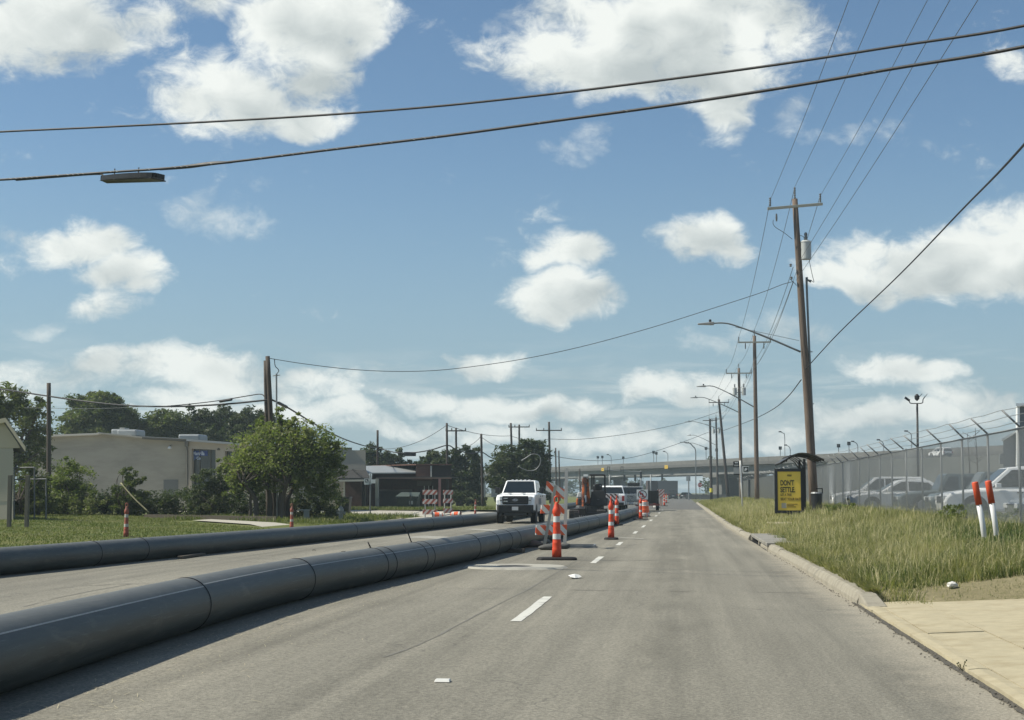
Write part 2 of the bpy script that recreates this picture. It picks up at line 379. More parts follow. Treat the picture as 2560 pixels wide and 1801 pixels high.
# road paint
M_PAINT2 = mat('faded_paint', (.34, .33, .285), .75, var=.15, vs=8, c2=(.25, .24, .20), f2=(.45, .6))
M_PAINT = mat('road_paint', (.56, .555, .50), .7, var=.15, vs=8, c2=(.33, .325, .29), f2=(.56, .64))
def flat(name, pts, m, dz=.005, parent=road, th=None):
    mb = MB(); n = len(pts)
    mb.add([(x, y, rz0(x, y) + dz) for x, y in pts], [tuple(range(n))])
    return mb.build(name, m, parent)
def gp(px, py, z=0.0):            # a point on the road under a photo position
    d = ray(px, py); k = (z - CAMH) / d.z
    return (d.x * k, d.y * k)
random.seed(3)
def dash(y0, y1, xc, w=.12):
    n = 7; L = [(xc - w / 2 + random.uniform(-.008, .008), y0 + (y1 - y0) * i / n) for i in range(n + 1)]
    Rr = [(xc + w / 2 + random.uniform(-.008, .008), y0 + (y1 - y0) * i / n) for i in range(n + 1)]
    flat('lane_dash', [L[0]] + Rr + L[:0:-1], M_PAINT)
for (a, b_) in ((16.95, 21.0), (31.0, 34.2), (41.6, 44.2), (53.5, 56.5), (63.0, 67.0), (77.0, 81.0), (92.0, 96.0), (106, 110), (122, 126)):
    ym = (a + b_) / 2; dash(a, b_, -1.80 + (.22 * smooth01((ym - 18) / 60)))
# pale faded marks across the left lanes
flat('paint_mark', [gp(1005, 1345), gp(1150, 1352), gp(1165, 1346), gp(1060, 1341)], M_PAINT2)
flat('paint_mark', [gp(1160, 1325), gp(1250, 1330), gp(1262, 1326), gp(1175, 1323)], M_PAINT2)
flat('paint_mark', [gp(1540, 1345), gp(1606, 1349), gp(1612, 1348), gp(1546, 1344)], M_PAINT2)
# manhole with its pale patch ring
mh = gp(1288, 1421); mb = MB(); n = 40
mb.lathe([(.34, -.02), (.34, .012), (.92, .012), (.98, -.02)], n, (mh[0], mh[1], rz0(*mh) + .016), cap=False)
mb.build('manhole_collar', M_CONC, road)
MB().lathe([(.02, .009), (.30, .009), (.335, .004)], 32, (mh[0], mh[1], rz0(*mh) + .012)).build('manhole_cover', mat('cast_iron', (.07, .065, .06), .7, .3, bump=.4), road)
# sealed cracks, seams and a painted cast-shadow line
def dark_line(pts, w, m=None):
    pts = spline([(x, y, 0) for x, y in pts], 6); mb = MB(); vs = []
    for i, p in enumerate(pts):
        tt = (pts[min(i + 1, len(pts) - 1)] - pts[max(i - 1, 0)]).normalized(); nn = Vector((-tt.y, tt.x, 0)); ww = w * random.uniform(.4, 1.2)
        for s in (-1, 1):
            q = p + nn * ww * s * .5 + Vector((random.uniform(-.01, .01), random.uniform(-.03, .03), 0)); vs.append((q.x, q.y, rz0(q.x, q.y) + .003))
    mb.add(vs, [(2 * i, 2 * i + 1, 2 * i + 3, 2 * i + 2) for i in range(len(pts) - 1)])
    o = mb.build('seal_and_shadow_line', M_SEAL_SHADOW, road); return o
M_SEAL_SHADOW = mat('seal_and_shadow', (.168, .161, .136), .8, var=.3)
dark_line([gp(960, 1648), gp(1060, 1610), gp(1165, 1555), gp(1330, 1470), gp(1440, 1405)], .03)
dark_line([gp(1110, 1474), gp(1290, 1476), gp(1480, 1478), gp(1700, 1480), gp(2050, 1484)], .035)
dark_line([gp(1448, 1405), gp(1520, 1404), gp(1650, 1402)], .05)  # thin dark line running right from the nearest cone's base
dark_line([gp(1440, 1362), gp(1560, 1366), gp(1590, 1362)], .05)  # dark line painted where the barricade's cast shadow falls
dark_line([gp(200, 1468), gp(330, 1462), gp(470, 1466), gp(560, 1460)], .05)
dark_line([gp(60, 1520), gp(180, 1490), gp(330, 1462)], .035)
dark_line([gp(620, 1430), gp(800, 1400), gp(940, 1378)], .05)
dark_line([gp(1450, 1312), gp(1600, 1314), gp(1730, 1316), gp(1800, 1318)], .06)

# ---------------------------------------------------------------- right side
def az_(x): return .012 + .045 * (x - 2.15) if x > 2.33 else .012 + .10 * (x - 2.15)
def yedge(x): return 19.95 - .28 * (x - 2.2)
def vz0(x, y): k = smooth01((y - yedge(x) + .1) / 1.7); return (az_(x) - .04) * (1 - k) + gz(x, y) * k
xs_v = [i / 14 for i in range(15)]
yv = [18.2 + .35 * i for i in range(9)] + [21.6 + .8 * i for i in range(98)] + [100 + 6 * i for i in range(19)]
random.seed(5)
mbv = MB()
for y in yv:
    for s in xs_v:
        x = curb_x(y) + .13 + s * (8.6 - curb_x(y)); mbv.v.append((x, y, vz0(x, y) - .03 + random.uniform(-.012, .012)))
for i in range(len(yv) - 1):
    for j in range(14): mbv.f.append((15 * i + j, 15 * i + j + 1, 15 * i + j + 16, 15 * i + j + 15))
verge = mbv.build('verge', M_VERGE, smooth=True); verge['kind'] = 'structure'
lot = sheet('parking_lot', [8.55, 14, 22, 40, 90], [14, 30, 60, 120, 215], lambda x, y: .54, M_LOT)
# kerb blocks
M_KERB = mat('kerb_concrete', (.29, .268, .21), .92, var=.16, vs=14, bump=.5, bs=50, c2=(.235, .215, .168), f2=(.4, .65))
kerb = bpy.data.objects.new('kerb', None); col.objects.link(kerb); kerb['kind'] = 'structure'
y = 20.1; random.seed(11)
while y < 205:
    L = 3.05 if y < 70 else 3.05 if y < 120 else 6.1
    if 38.4 < y < 47.2: y = 47.2; continue
    mb = MB(); nseg = 10; rows = []
    tilt = random.uniform(-.012, .012) if y > 25 else 0; lift = random.uniform(-.02, .012) if 25 < y < 38 or 47 < y < 90 else random.uniform(-.004, .004)
    rough = .0015 if y < 30 else .004 if y < 60 else .009 if y < 90 else .03
    for i in range(nseg + 1):
        yy = y + .003 + (L - .006) * i / nseg; c = curb_x(yy)
        ph_ = [yy * 1.35]
        def j(s=1.0):
            ph_[0] += 2.1; return rough * s * (math.sin(ph_[0]) + .6 * math.sin(yy * 3.7 + ph_[0] * 3) )
        zt = .15 + lift + tilt * (i / nseg - .5) + j(.6)
        rows.append([(c - .012, yy, -.05), (c - .005 + j(.5), yy, .05 + j(.3)), (c + .035 + j(), yy, zt - .025), (c + .075 + j(.5), yy, zt), (c + .20 + j(), yy, zt + j(.4)), (c + .22, yy, -.05)])
    for r_ in rows: mb.v += r_
    for i in range(nseg):
        for k in range(5): mb.f.append((6 * i + k, 6 * i + k + 1, 6 * i + k + 7, 6 * i + k + 6))
    mb.f += [tuple(range(6)), tuple(6 * nseg + k for k in range(6))]
    mb.build('kerb_block', M_KERB, kerb)
    y += L
# storm drain inlet set into the kerb
inl = bpy.data.objects.new('storm_drain_inlet', None); col.objects.link(inl)
tag(inl, 'concrete kerb inlet with two dark storm drain openings beside the grassy verge', 'storm drain')
inl.location = (0, 43, 0)
c0 = curb_x(43)
mb = MB(); mb.box(c0 + .02, c0 + 1.0, -4.5, 4.2, .10, .19); mb.build('top_slab', mat('worn_slab', (.24, .23, .20), .9, var=.3, vs=5, c2=(.15, .145, .12)), inl, bevel=.015)
for a, b_ in ((-4.5, -4.2), (-.35, -.05), (3.9, 4.2)): MB().box(c0 + .03, c0 + .5, a, b_, -.12, .098).build('side_block', M_KERB, inl, bevel=.01)
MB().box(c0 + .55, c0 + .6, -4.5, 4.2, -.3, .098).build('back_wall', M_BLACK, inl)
MB().add([(c0 - .0, -4.5, .003), (c0 + .55, -4.5, -.02), (c0 + .55, 4.2, -.02), (c0, 4.2, .003)], [(0, 1, 2, 3)]).build('throat_floor', M_BLACK, inl)  # inside of the drain is coloured black in place of its shade
# driveway apron in slabs
M_APRON = mat('apron_concrete', (.40, .352, .235), .9, var=.26, vs=7, bump=.3, bs=90, c2=(.33, .28, .175), f2=(.46, .72))
drv = MB().add([(2.15, 3, .005), (2.35, 3, .035), (14, 3, .38), (14, 18.2, .38), (2.35, 19.9, .035), (2.15, 20.1, .005)], [(0, 1, 4, 5), (1, 2, 3, 4)]).build('driveway', mat('driveway_bed', (.13, .115, .08), .95)); drv['kind'] = 'structure'
random.seed(21)
def az_(x): return .012 + .045 * (x - 2.15) if x > 2.33 else .012 + .10 * (x - 2.15)
for (xa, xb, per) in ((2.18, 2.335, 3.1), (2.350, 2.885, 3.1), (2.905, 5.6, 3.6), (5.62, 9.6, 3.6)):
    y = 3.2
    while y < 19.6:
        yt = 19.95 - .28 * (xa - 2.2)
        y2 = min(y + per, yt)
        if y2 - y < .15: break
        g_ = .011; dz = random.uniform(-.006, .008); mb = MB(); n = 5; rows = []
        for i in range(n + 1):
            yy = y + g_ + (y2 - y - 2 * g_) * i / n; jj = lambda: random.uniform(-.007, .007)
            e = random.uniform(-.10, .06) if (i == n and y2 == yt) else 0
            rows.append([(xa + jj(), yy + e, az_(xa) - .05), (xa + jj(), yy + e, az_(xa) + .02 + dz), ((xa + xb) / 2, yy + e * 1.4, az_((xa + xb) / 2) + .021 + dz), (xb + jj(), yy + e, az_(xb) + .02 + dz), (xb + jj(), yy + e, az_(xb) - .05)])
        for r_ in rows: mb.v += r_
        for i in range(n):
            for k in range(4): mb.f.append((5 * i + k, 5 * i + k + 1, 5 * i + k + 6, 5 * i + k + 5))
        mb.f += [(0, 1, 2, 3, 4), tuple(5 * n + k for k in range(5))]
        mb.build('concrete_slab', M_APRON, drv)
        y = y2
# kerb return where the apron meets the kerb
MB().hexa([(2.17, 20.1, -.03), (2.40, 20.1, -.03), (2.40, 20.1, .15), (2.19, 20.1, .15)], [(2.17, 19.2, -.03), (2.42, 19.2, -.03), (2.42, 19.2, .055), (2.19, 19.2, .045)]).build('kerb_return', M_KERB, kerb, bevel=.015)
# gravelly dirt gathered in the gutter seam
random.seed(8); mb = MB()
for i in range(1500):
    y = random.uniform(6.5, 20.2) if i < 1300 else random.uniform(20.2, 38)
    x = (2.155 if y < 20.2 else curb_x(y) - .06) + random.gauss(0, .018 if random.random() < .8 else .06); s = random.uniform(.004, .016)
    z = rz0(min(x, 2.16), y) + .004; a = random.uniform(0, 3)
    ca, sa = math.cos(a) * s, math.sin(a) * s * 1.6
    mb.add([(x + ca, y + sa, z), (x - sa, y + ca, z), (x - ca, y - sa, z), (x, y, z + s * .8)], [(0, 1, 3), (1, 2, 3), (2, 0, 3)])
tag(mb.build('gutter_grit', mat('grit', (.11, .10, .08), .95, var=.5, vs=40)), 'dark grit lying in the seam between road and driveway', 'grit', kind='stuff')
mb = MB(); vs = []
for i in range(90):
    y = 4 + 16.4 * i / 89; w = random.uniform(.012, .038) * (1.3 if y > 9 else 1); c = 2.162 + random.uniform(-.012, .012)
    vs += [(c - w, y, .0068), (c + w * .8, y, .0115)]
mb.add(vs, [(2 * i, 2 * i + 1, 2 * i + 3, 2 * i + 2) for i in range(89)]); mb.build('dirt_seam', mat('seam_dirt', (.075, .07, .058), .95, var=.4, vs=20), road)
# small concrete pads near the shelter
for nm, px, py, sx, sy in (('sidewalk_remnant', 1962, 1317, 1.1, 1.6),):
    p = P(px, py, 57 if px > 1950 else 36); zz = gz(p.x, p.y)
    o_ = MB().box(p.x - sx / 2, p.x + sx / 2, p.y - sy, p.y + sy, zz - .1, zz + .05).build(nm, M_APRON, verge, bevel=.02)
# ---------------------------------------------------------------- left side
ysl = [10 + 3 * i for i in range(25)]
xsl = [CURB_L - .15 - d for d in (0, .6, 1.5, 3, 5, 8, 12, 18, 30, 60, 110)]
lawn = sheet('lawn', xsl[::-1], ysl, gz, M_LAWN)
far_l = sheet('left_land', [-200, -60, -30, -13.55], [112.2, 130, 170, 230, 300, 420], lambda x, y: .16, M_LAWN)
M_STREET = mat('side_street_concrete', (.40, .375, .31), .9, var=.12, vs=.6, c2=(.33, .31, .26))
strt = sheet('side_street', [-90, -40, -25, -13.4], [82.2, 90, 100, 112.2], lambda x, y: .012 + (.13 * smooth01((CURB_L - x) / 10)), M_STREET)
# kerb of the left lawn
kl = bpy.data.objects.new('left_kerb', None); col.objects.link(kl); kl['kind'] = 'structure'
y = 12
while y < 52:
    MB().box(CURB_L - .16, CURB_L + .0, y + .005, y + 1.99, -.05, .15).build('kerb_block', M_KERB, kl, bevel=.02); y += 2
y = 58
while y < 74:
    MB().box(CURB_L - .16, CURB_L + .0, y + .005, y + 1.99, -.05, .15).build('kerb_block', M_KERB, kl, bevel=.02); y += 2
pts = [(CURB_L - .08 - 8 * (1 - math.cos(a)), 74 + 8 * math.sin(a)) for a in [R(90) * i / 9 for i in range(10)]]
for (xa, ya), (xb, yb) in zip(pts[:-1], pts[1:]):
    d = Vector((xb - xa, yb - ya, 0)); nn = Vector((-d.y, d.x, 0)).normalized() * .08; A = Vector((xa, ya, 0)); B = Vector((xb, yb, 0))
    z0, z1 = Vector((0, 0, -.05)), Vector((0, 0, .16))
    MB().hexa([A - nn + z0, A + nn + z0, A + nn + z1, A - nn + z1], [B - nn + z0, B + nn + z0, B + nn + z1, B - nn + z1]).build('kerb_block', M_KERB, kl)
# private drive crossing the left lawn
pd = MB(); pts = [(CURB_L - .01, 52.2, .03), (CURB_L - .01, 57.8, .03), (-16, 60.5, .20), (-19.5, 63.5, .27), (-19.5, 61.0, .27), (-16, 57, .20)]
pd.add([(x, y, z + .03) for x, y, z in pts], [(0, 1, 2, 5), (5, 2, 3, 4)]); pd = pd.build('driveway_strip', M_STREET); pd['kind'] = 'structure'
# land beyond the kerbed corner, the strip in front of the brick building and beyond
corner = MB().add([(CURB_L - .15, 70, .17), (-22, 82, .19), (-60, 82, .42), (-60, 70, .5)], [(0, 3, 2, 1)])
# ================================================================== GRASS
def blades(name, xy, zs, h, w, m, label, lean=.35, seed=1, tl=None):
    rng = np.random.default_rng(seed); n = len(xy)
    th = rng.uniform(0, 2 * np.pi, n); ld = rng.uniform(0, 2 * np.pi, n) if tl is None else tl + rng.normal(0, .5, n); la = np.abs(rng.normal(0, lean, n))
    hh = h * rng.uniform(.55, 1.15, n); dx, dy = np.cos(th) * w / 2, np.sin(th) * w / 2
    lx, ly = np.cos(ld) * la * hh, np.sin(ld) * la * hh
    V = np.zeros((n, 5, 3)); x, y = xy[:, 0], xy[:, 1]
    V[:, 0] = np.stack([x - dx, y - dy, zs], -1); V[:, 1] = np.stack([x + dx, y + dy, zs], -1)
    V[:, 2] = np.stack([x + dx * .75 + lx * .35, y + dy * .75 + ly * .35, zs + hh * .6], -1); V[:, 3] = np.stack([x - dx * .75 + lx * .35, y - dy * .75 + ly * .35, zs + hh * .6], -1)
    V[:, 4] = np.stack([x + lx, y + ly, zs + hh * (1 - .25 * la)], -1)
    i = np.arange(n)[:, None] * 5
    T = np.concatenate([i + np.array([[0, 1, 2]]), i + np.array([[0, 2, 3]]), i + np.array([[3, 2, 4]])], 1).reshape(-1, 3)
    o = np_mesh(name, V.reshape(-1, 3), T, m, kind='stuff'); tag(o, label, 'grass'); return o
G1 = leafmat('grass_mixed', (.165, .17, .062), (.34, .315, .15), (.46, .40, .23), .40, .45, 4.5)
G2 = leafmat('grass_green', (.080, .112, .034), (.14, .17, .058), (.19, .21, .085), .40, .5, 4.5)
G3 = leafmat('grass_straw', (.42, .38, .21), (.54, .48, .29), None, .3)
rng = np.random.default_rng(4)
def vnoise(x, y, s, seed=0):        # cheap smooth noise 0..1
    a = np.sin(x * s * 1.7 + seed) * np.cos(y * s * 1.1 - seed * 2) + .6 * np.sin(x * s * 3.9 - y * s * 2.3 + seed * 3) + .4 * np.cos(y * s * 6.1 + x * s * 5.3 + seed)
    return a / 4 + .5
def vcurb(y): 
    tt = np.clip((y - 22) / 45, 0, 1); return 2.17 - .38 * tt * tt * (3 - 2 * tt)
def vgz(x, y):
    tt = np.clip((x - vcurb(y) - .15) / 5, 0, 1); z = np.where(x < 7.6, .15 + .47 * tt * tt * (3 - 2 * tt), .55); k = np.clip((y - 19.95 + .28 * (x - 2.2) + .1) / 1.7, 0, 1); k = k * k * (3 - 2 * k); return (.012 + .045 * (x - 2.15) - .04) * (1 - k) + z * k
def sample(n, y0, y1, x1=8.3, p=1.0):
    y = y0 + (y1 - y0) * rng.random(n) ** p; x = vcurb(y) + .17 + rng.random(n) * (x1 - vcurb(y) - .17); return x, y
def keep(x, y):
    k = np.ones(len(x), bool)
    k &= ~((y > 38.3) & (y < 47.4) & (x < c0 + .72 + .25 * np.sin(y * 2.3)))                                     # inlet slab
    dp = ((x - 4.0) / 1.15) ** 2 + ((y - 20.5) / .9) ** 2; k &= ~((dp < 1 + .5 * (vnoise(x, y, 6, 2) - .5)) & (rng.random(len(x)) < .93))   # bare patch
    dp = ((x - 3.0) / .9) ** 2 + ((y - 19.9) / .35) ** 2; k &= ~((dp < 1) & (rng.random(len(x)) < .7))
    k &= ~((np.abs(x - 3.75) < .5) & (np.abs(y - 57) < 1.5)) 
    k &= (y > 19.45 - .28 * (x - 2.2) + .35 * (vnoise(x, y, 4.0, 1) - .5)) 
    k &= rng.random(len(x)) < np.clip((x - vcurb(y)) / .8 + .12, .15, 1)                 # thinner at the kerb
    return k
def field(name, n, y0, y1, h, w, m, label, seed, dens=None, p=1.0, x0=None, lean=.35):
    x, y = sample(n, y0, y1, p=p); k = keep(x, y)
    if dens is not None: k &= rng.random(n) < dens(x, y)
    x, y = x[k], y[k]; tl = None
    if y1 < 60:        # gather the near blades in tufts that lean outwards
        cx = np.round(x / .17 + .35 * np.sin(y * 9)) * .17 - .02 * np.sin(y * 31); cy = np.round(y / .21 + .3 * np.cos(x * 11)) * .21; j = rng.random(len(x)) < .78
        ddx, ddy = rng.normal(0, .045, len(x)), rng.normal(0, .05, len(x)); tl = np.where(j, np.arctan2(ddy, ddx), rng.random(len(x)) * 6.28); x = np.where(j, cx + ddx, x); y = np.where(j, cy + ddy, y)
        ok = (x > vcurb(y) + .15) & (y > 19.45 - .28 * (x - 2.2)); x, y, tl = x[ok], y[ok], tl[ok]
    hm = .7 * h * (.45 + .9 * vnoise(x, y, 1.3, seed)) * np.clip(.4 + (x - vcurb(y)) / 1.1, .45, 1.0) * np.clip(.25 + np.hypot((x - 5.9) / 1.3, (y - 28.9) / 3.2) * .7, .3, 1.0) * np.clip(.5 + (y - 19) / 8, .5, 1) * np.where((y > 48) & (y < 67) & (x < 4.9), .62, 1.0) * np.where((np.abs(x - 4.1) < 1.1) & (y < 21.2), .42, 1.0) * (.6 + .8 * np.abs(np.sin(np.round(x / .17) * 12.9 + np.round(y / .21) * 78.2)))
    blades(name, np.stack([x, y], -1), vgz(x, y) - .03, hm, w, m, label, lean, seed, tl)
green = lambda x, y: np.clip((x - 4.6) / 1.5 + np.clip((24.5 - y) / 6, 0, .55) + 1.1 * (vnoise(x, y, .9, 5) - .5) + .25, .1, 1)
field('verge_grass', 110000, 18.0, 44, .26, .008, G2, 'green verge grass growing between kerb and chain link fence', 1, lambda x, y: np.clip(vnoise(x, y, 2.1, 3) * 2 - .1, .15, 1), 1.25, lean=.6)
field('verge_grass', 100000, 18.2, 50, .36, .007, G1, 'mixed tall grass on the near verge', 2, lambda x, y: np.clip(1.2 - green(x, y) * 1.0, .08, 1) * np.clip(vnoise(x, y, 1.1, 9) * 2.6 - .5, .12, 1), 1.1, lean=.75)
field('seed_grass', 26000, 20.2, 52, .52, .0065, G3, 'straw coloured seeding grass stalks on the near verge', 3, lambda x, y: np.clip((1.15 - green(x, y) * .8) * (.25 + 1.3 * vnoise(x, y, 1.9, 8)), .05, 1), 1.0, lean=.6)
x_ = vcurb(yy := 20.3 + 90 * rng.random(15000) ** 1.6) + .16 + .16 * rng.random(15000); kk = ((yy < 38.3) | (yy > 47.4)) & (vnoise(x_, yy, 2.3, 4) > .38)
blades('kerb_fringe', np.stack([x_[kk], yy[kk]], -1), np.full(kk.sum(), .12), .20 * (.4 + vnoise(x_[kk], yy[kk], 1.7, 2)), .009, G1, 'ragged fringe of grass hanging over the kerb', .8, 15, np.pi + rng.normal(0, .7, kk.sum()))
x_ = 4.3 + 3.6 * rng.random(26000); y_ = 18.8 + 17 * rng.random(26000); kk = (vnoise(x_, y_, 1.6, 6) + (x_ - 5.6) * .25 > .45) & (y_ > 19.6 - .28 * (x_ - 2.2)) & ~((np.abs(x_ - 4.1) < 1.1) & (y_ < 21.2)); x_, y_ = x_[kk], y_[kk]
blades('low_weeds', np.stack([x_, y_], -1), vgz(x_, y_) - .01, .15, .035, leafmat('weed_leaves', (.075, .115, .035), (.14, .18, .06), (.10, .13, .05), .35, 1.2, 5.0), 'low broad leaved weeds around the white marker posts', .9, 16)
field('verge_grass', 80000, 44, 90, .36, .013, G1, 'mixed green and yellow grass around the bus shelter', 4)
field('verge_grass', 30000, 44, 90, .34, .014, G2, 'green grass along the fence beyond the shelter', 8, lambda x, y: np.clip((x - 4) / 2.5, .1, 1))
field('seed_grass', 30000, 46, 120, .58, .014, G3, 'pale seeding grass on the verge beyond the shelter', 5, lambda x, y: np.clip(1.3 - (x - 2) / 4.5, .05, 1))
field('verge_grass', 50000, 90, 205, .42, .03, G1, 'distant grass on the verge below the power poles', 6)
# short lawn grass on the left 
def lawnf(n, x0, x1, y0, y1, h, w, m, lab, seed):
    x = x1 + (x0 - x1) * rng.random(n); y = y0 + (y1 - y0) * rng.random(n)
    drive = ((y > 51.5) & (y < 64.5) & (x > -20) & (np.abs(y - (55 + (-13.4 - x) * 1.15)) < 2.6)); x, y = x[~drive], y[~drive]
    z = .14 + np.minimum(.36, .018 * (CURB_L - x)); blades('lawn_grass', np.stack([x, y], -1), z - .01, h * (.5 + vnoise(x, y, .8, seed)), w, m, lab, .5, seed)
L1 = leafmat('lawn_blades', (.10, .13, .032), (.18, .185, .06), (.23, .22, .10), .3, .3)
lawnf(70000, -13.6, -33, 32, 70, .065, .022, L1, 'short mown lawn grass behind the left pipe', 11)
lawnf(9000, -13.6, -21, 62, 81, .22, .03, L1, 'grass on the street corner around the fire hydrant', 12)
o_ = blades('roadside_grass', np.stack([-14 - 40 * rng.random(12000), 112.4 + 9 * rng.random(12000)], -1), np.full(12000, .15), np.full(12000, .25), .04, L1, 'strip of grass between side street and brick building', .5, 13)
# ================================================================== PIPES
def pipe_mat(name, dust):
    m = bpy.data.materials.new(name); m.use_nodes = True; t = NT(m.node_tree)
    o = t.n('ShaderNodeTexCoord').outputs['Object']; ge = t.n('ShaderNodeNewGeometry')
    a = t.noise(t.vm('MULTIPLY', o, (5, .35, 5)), 1.6, 7, .68, .3); s = t.noise(t.vm('MULTIPLY', o, (30, .9, 30)), 1.5, 5, .7)
    cn = t.mix(t.sstep(a, .35, .7), (.026, .034, .032), (.064, .075, .070))
    cn = t.mix(t.m('MULTIPLY', t.sstep(s, .54, .76), .6), cn, (.15, .16, .155))
    mud = t.noise(t.vm('MULTIPLY', o, (2.2, .8, 2.2)), 1.3, 7, .7, .6); cn = t.mix(t.m('MULTIPLY', t.sstep(mud, .53, .70), .55), cn, (.125, .122, .102))
    nz = t.n('ShaderNodeSeparateXYZ', ins={0: ge.outputs['Normal']}).outputs[2]
    d = t.m('MULTIPLY', t.sstep(t.m('MULTIPLY_ADD', t.noise(o, 3.5, 5, .7), .5, nz), .75, 1.25), dust)   # road dust settled on the top
    cn = t.mix(d, cn, (.16, .16, .145))
    b = t.n('ShaderNodeBsdfPrincipled', ins={'Base Color': cn, 'Roughness': t.m('MULTIPLY_ADD', a, .3, .36), 'Specular IOR Level': .45})
    bp = t.n('ShaderNodeBump', ins={'Strength': .25, 'Distance': .01, 'Height': s}); t.nt.links.new(bp.outputs[0], b.inputs['Normal'])
    t.n('ShaderNodeOutputMaterial', ins={0: b.outputs[0]}); return m
M_PIPE = pipe_mat('pipe_plastic', .55); M_BEAD = mat('weld_bead', (.012, .013, .014), .5); M_STRAP = mat('strap_black', (.012, .012, .013), .6)
M_LINE = mat('pipe_stripe', (.36, .37, .35), .6, var=.4, vs=20)
def build_pipe(name, label, path, r, joints, straps, y0, y1, stripe_roll):
    root = empty(name, (0, 0, 0), label, 'pipe')
    sp = spline(path, 24)
    yy = np.array([p.y for p in sp]); xx = np.array([p.x for p in sp]); zz = np.array([p.z for p in sp])
    C = lambda y: Vector((float(np.interp(y, yy, xx)), y, r + rz0(float(np.interp(y, yy, xx)), y) + float(np.interp(y, yy, zz))))
    T = lambda y: (C(y + .3) - C(y - .3)).normalized()
    cuts = [y0] + [j for j in joints if y0 < j < y1] + [y1]; rnd = random.Random(5)
    for i, (a, b) in enumerate(zip(cuts[:-1], cuts[1:])):
        n = max(2, int((b - a) / 1.2)); pts = [C(a + (b - a) * k / n) for k in range(n + 1)]
        MB().tube(pts, r, 40, cap=(i == 0 or i == len(cuts) - 2)).build('pipe_section', M_PIPE, root, smooth=True)
        # printed stripe, a thin raised film on each section
        if stripe_roll is None: continue
        al = stripe_roll + rnd.uniform(-.35, .35); mb = MB(); vs = []
        for k in range(n + 1):
            p = pts[k]; tt = T(p.y); side = tt.cross(Vector((0, 0, 1))).normalized(); up = side.cross(tt)
            if k == 0: p = p + tt * .03
            if k == n: p = p - tt * .03
            for da in (-.0065 / r, .0065 / r): vs.append(p + (side * math.cos(al + da) + up * math.sin(al + da)) * (r + .0015))
        mb.add(vs, [(2 * k, 2 * k + 1, 2 * k + 3, 2 * k + 2) for k in range(n)]); mb.build('stripe', M_LINE, root)
    def ring(y, w, h, m, nm):
        c, tt = C(y), T(y); q = tt.to_track_quat('Z', 'Y').to_matrix().to_4x4()
        M = Matrix.Translation(c) @ q; mb = MB()
        mb.lathe([(r - .01, -w), (r + h, -w * .6), (r + h, w * .6), (r - .01, w)], 40, M=M, cap=False); return mb.build(nm, m, root, smooth=True)
    for j in cuts[1:-1]: ring(j, .014, .008, M_BEAD, 'weld_bead')
    for s_, tail in straps:
        ring(s_, .022, .006, M_STRAP, 'strap')
        if tail:
            c, tt = C(s_), T(s_); side = tt.cross(Vector((0, 0, 1))).normalized()
            p0 = c + Vector((0, 0, r)) - side * .02
            pts = spline([p0 + side * .10 - Vector((0, 0, .02)), p0, p0 - side * tail * .12 + Vector((0, 0, tail * .25)), p0 - side * tail * .25 - tt * .02 + Vector((0, 0, tail * .6)), p0 - side * tail * .5 + Vector((0, 0, tail))], 4)
            MB().tube(pts, .011, 6).build('strap_tail', M_STRAP, root)
    return C
near_path = [(-3.9, -2, 0), (-4.3, 4, 0), (-4.72, 10.4, 0), (-4.95, 15.3, 0), (-4.98, 19.8, 0), (-4.62, 26.2, 0), (-4.16, 36.8, 0), (-3.70, 51, 0), (-3.05, 74, 0), (-2.8, 98, 0), (-2.75, 112, 0)]
CN = build_pipe('water_pipe', 'long dark grey welded pipe nearest the camera, lying down the middle of the road', near_path, .265,
    [3, 9.0, 15.3, 19.9, 31.8, 43.2, 47.5, 60, 72, 84, 96], [(23.8, .09), (24.35, 0), (26.6, .32), (27.2, 0), (34.3, 0), (36.2, 0), (37.6, 0), (52.0, 0), (55.5, 0), (66, 0)], 1, 110, .55)
left_path = [(-13.5, 5, 0), (-12.4, 15, 0), (-11.55, 25, 0), (-10.7, 37, 0), (-9.9, 50, 0), (-9.3, 62, 0), (-8.85, 75, 0), (-9.0, 95, 0), (-9.8, 120, 0), (-10.3, 150, 0)]
CLp = build_pipe('water_pipe', 'dark grey welded pipe along the far left lane in front of the lawn', left_path, .235,
    [15, 29.0, 31.2, 47.0, 58, 64, 76, 88, 100, 112, 125], [], 6, 150, None)
# timber chocks and sandbags under and beside the near pipe
M_CHOCK = mat('old_timber', (.10, .085, .065), .9, var=.3, vs=12, stretch=(1, 6, 6))
M_BAG = mat('sandbag_cloth', (.085, .085, .08), .85, var=.25, vs=8, bump=.4)
def chock(px, py, z, label, s=1.0):
    x, y = gp(px, py); o = MB().box(-.30 * s, .30 * s, -.08, .08, 0, .09).build('timber_chock', M_CHOCK, bevel=.01)
    o.location = (x, y, rz0(x, y) + .004); o.rotation_euler = (0, 0, R(-20)); tag(o, label, 'timber', 'timber chocks beside the pipes')
chock(1280, 1384, 0, 'dark timber chock lying beside the near pipe, left of the sandbags')
x, y = gp(818, 1395); o = MB().box(-.9, .9, -.06, .06, 0, .05).build('timber_plank', M_CHOCK, bevel=.006); o.location = (CLp(33).x + .42, 33, .02); o.rotation_euler = (0, 0, R(92)); tag(o, 'thin timber plank lying under the right side of the left pipe', 'timber')
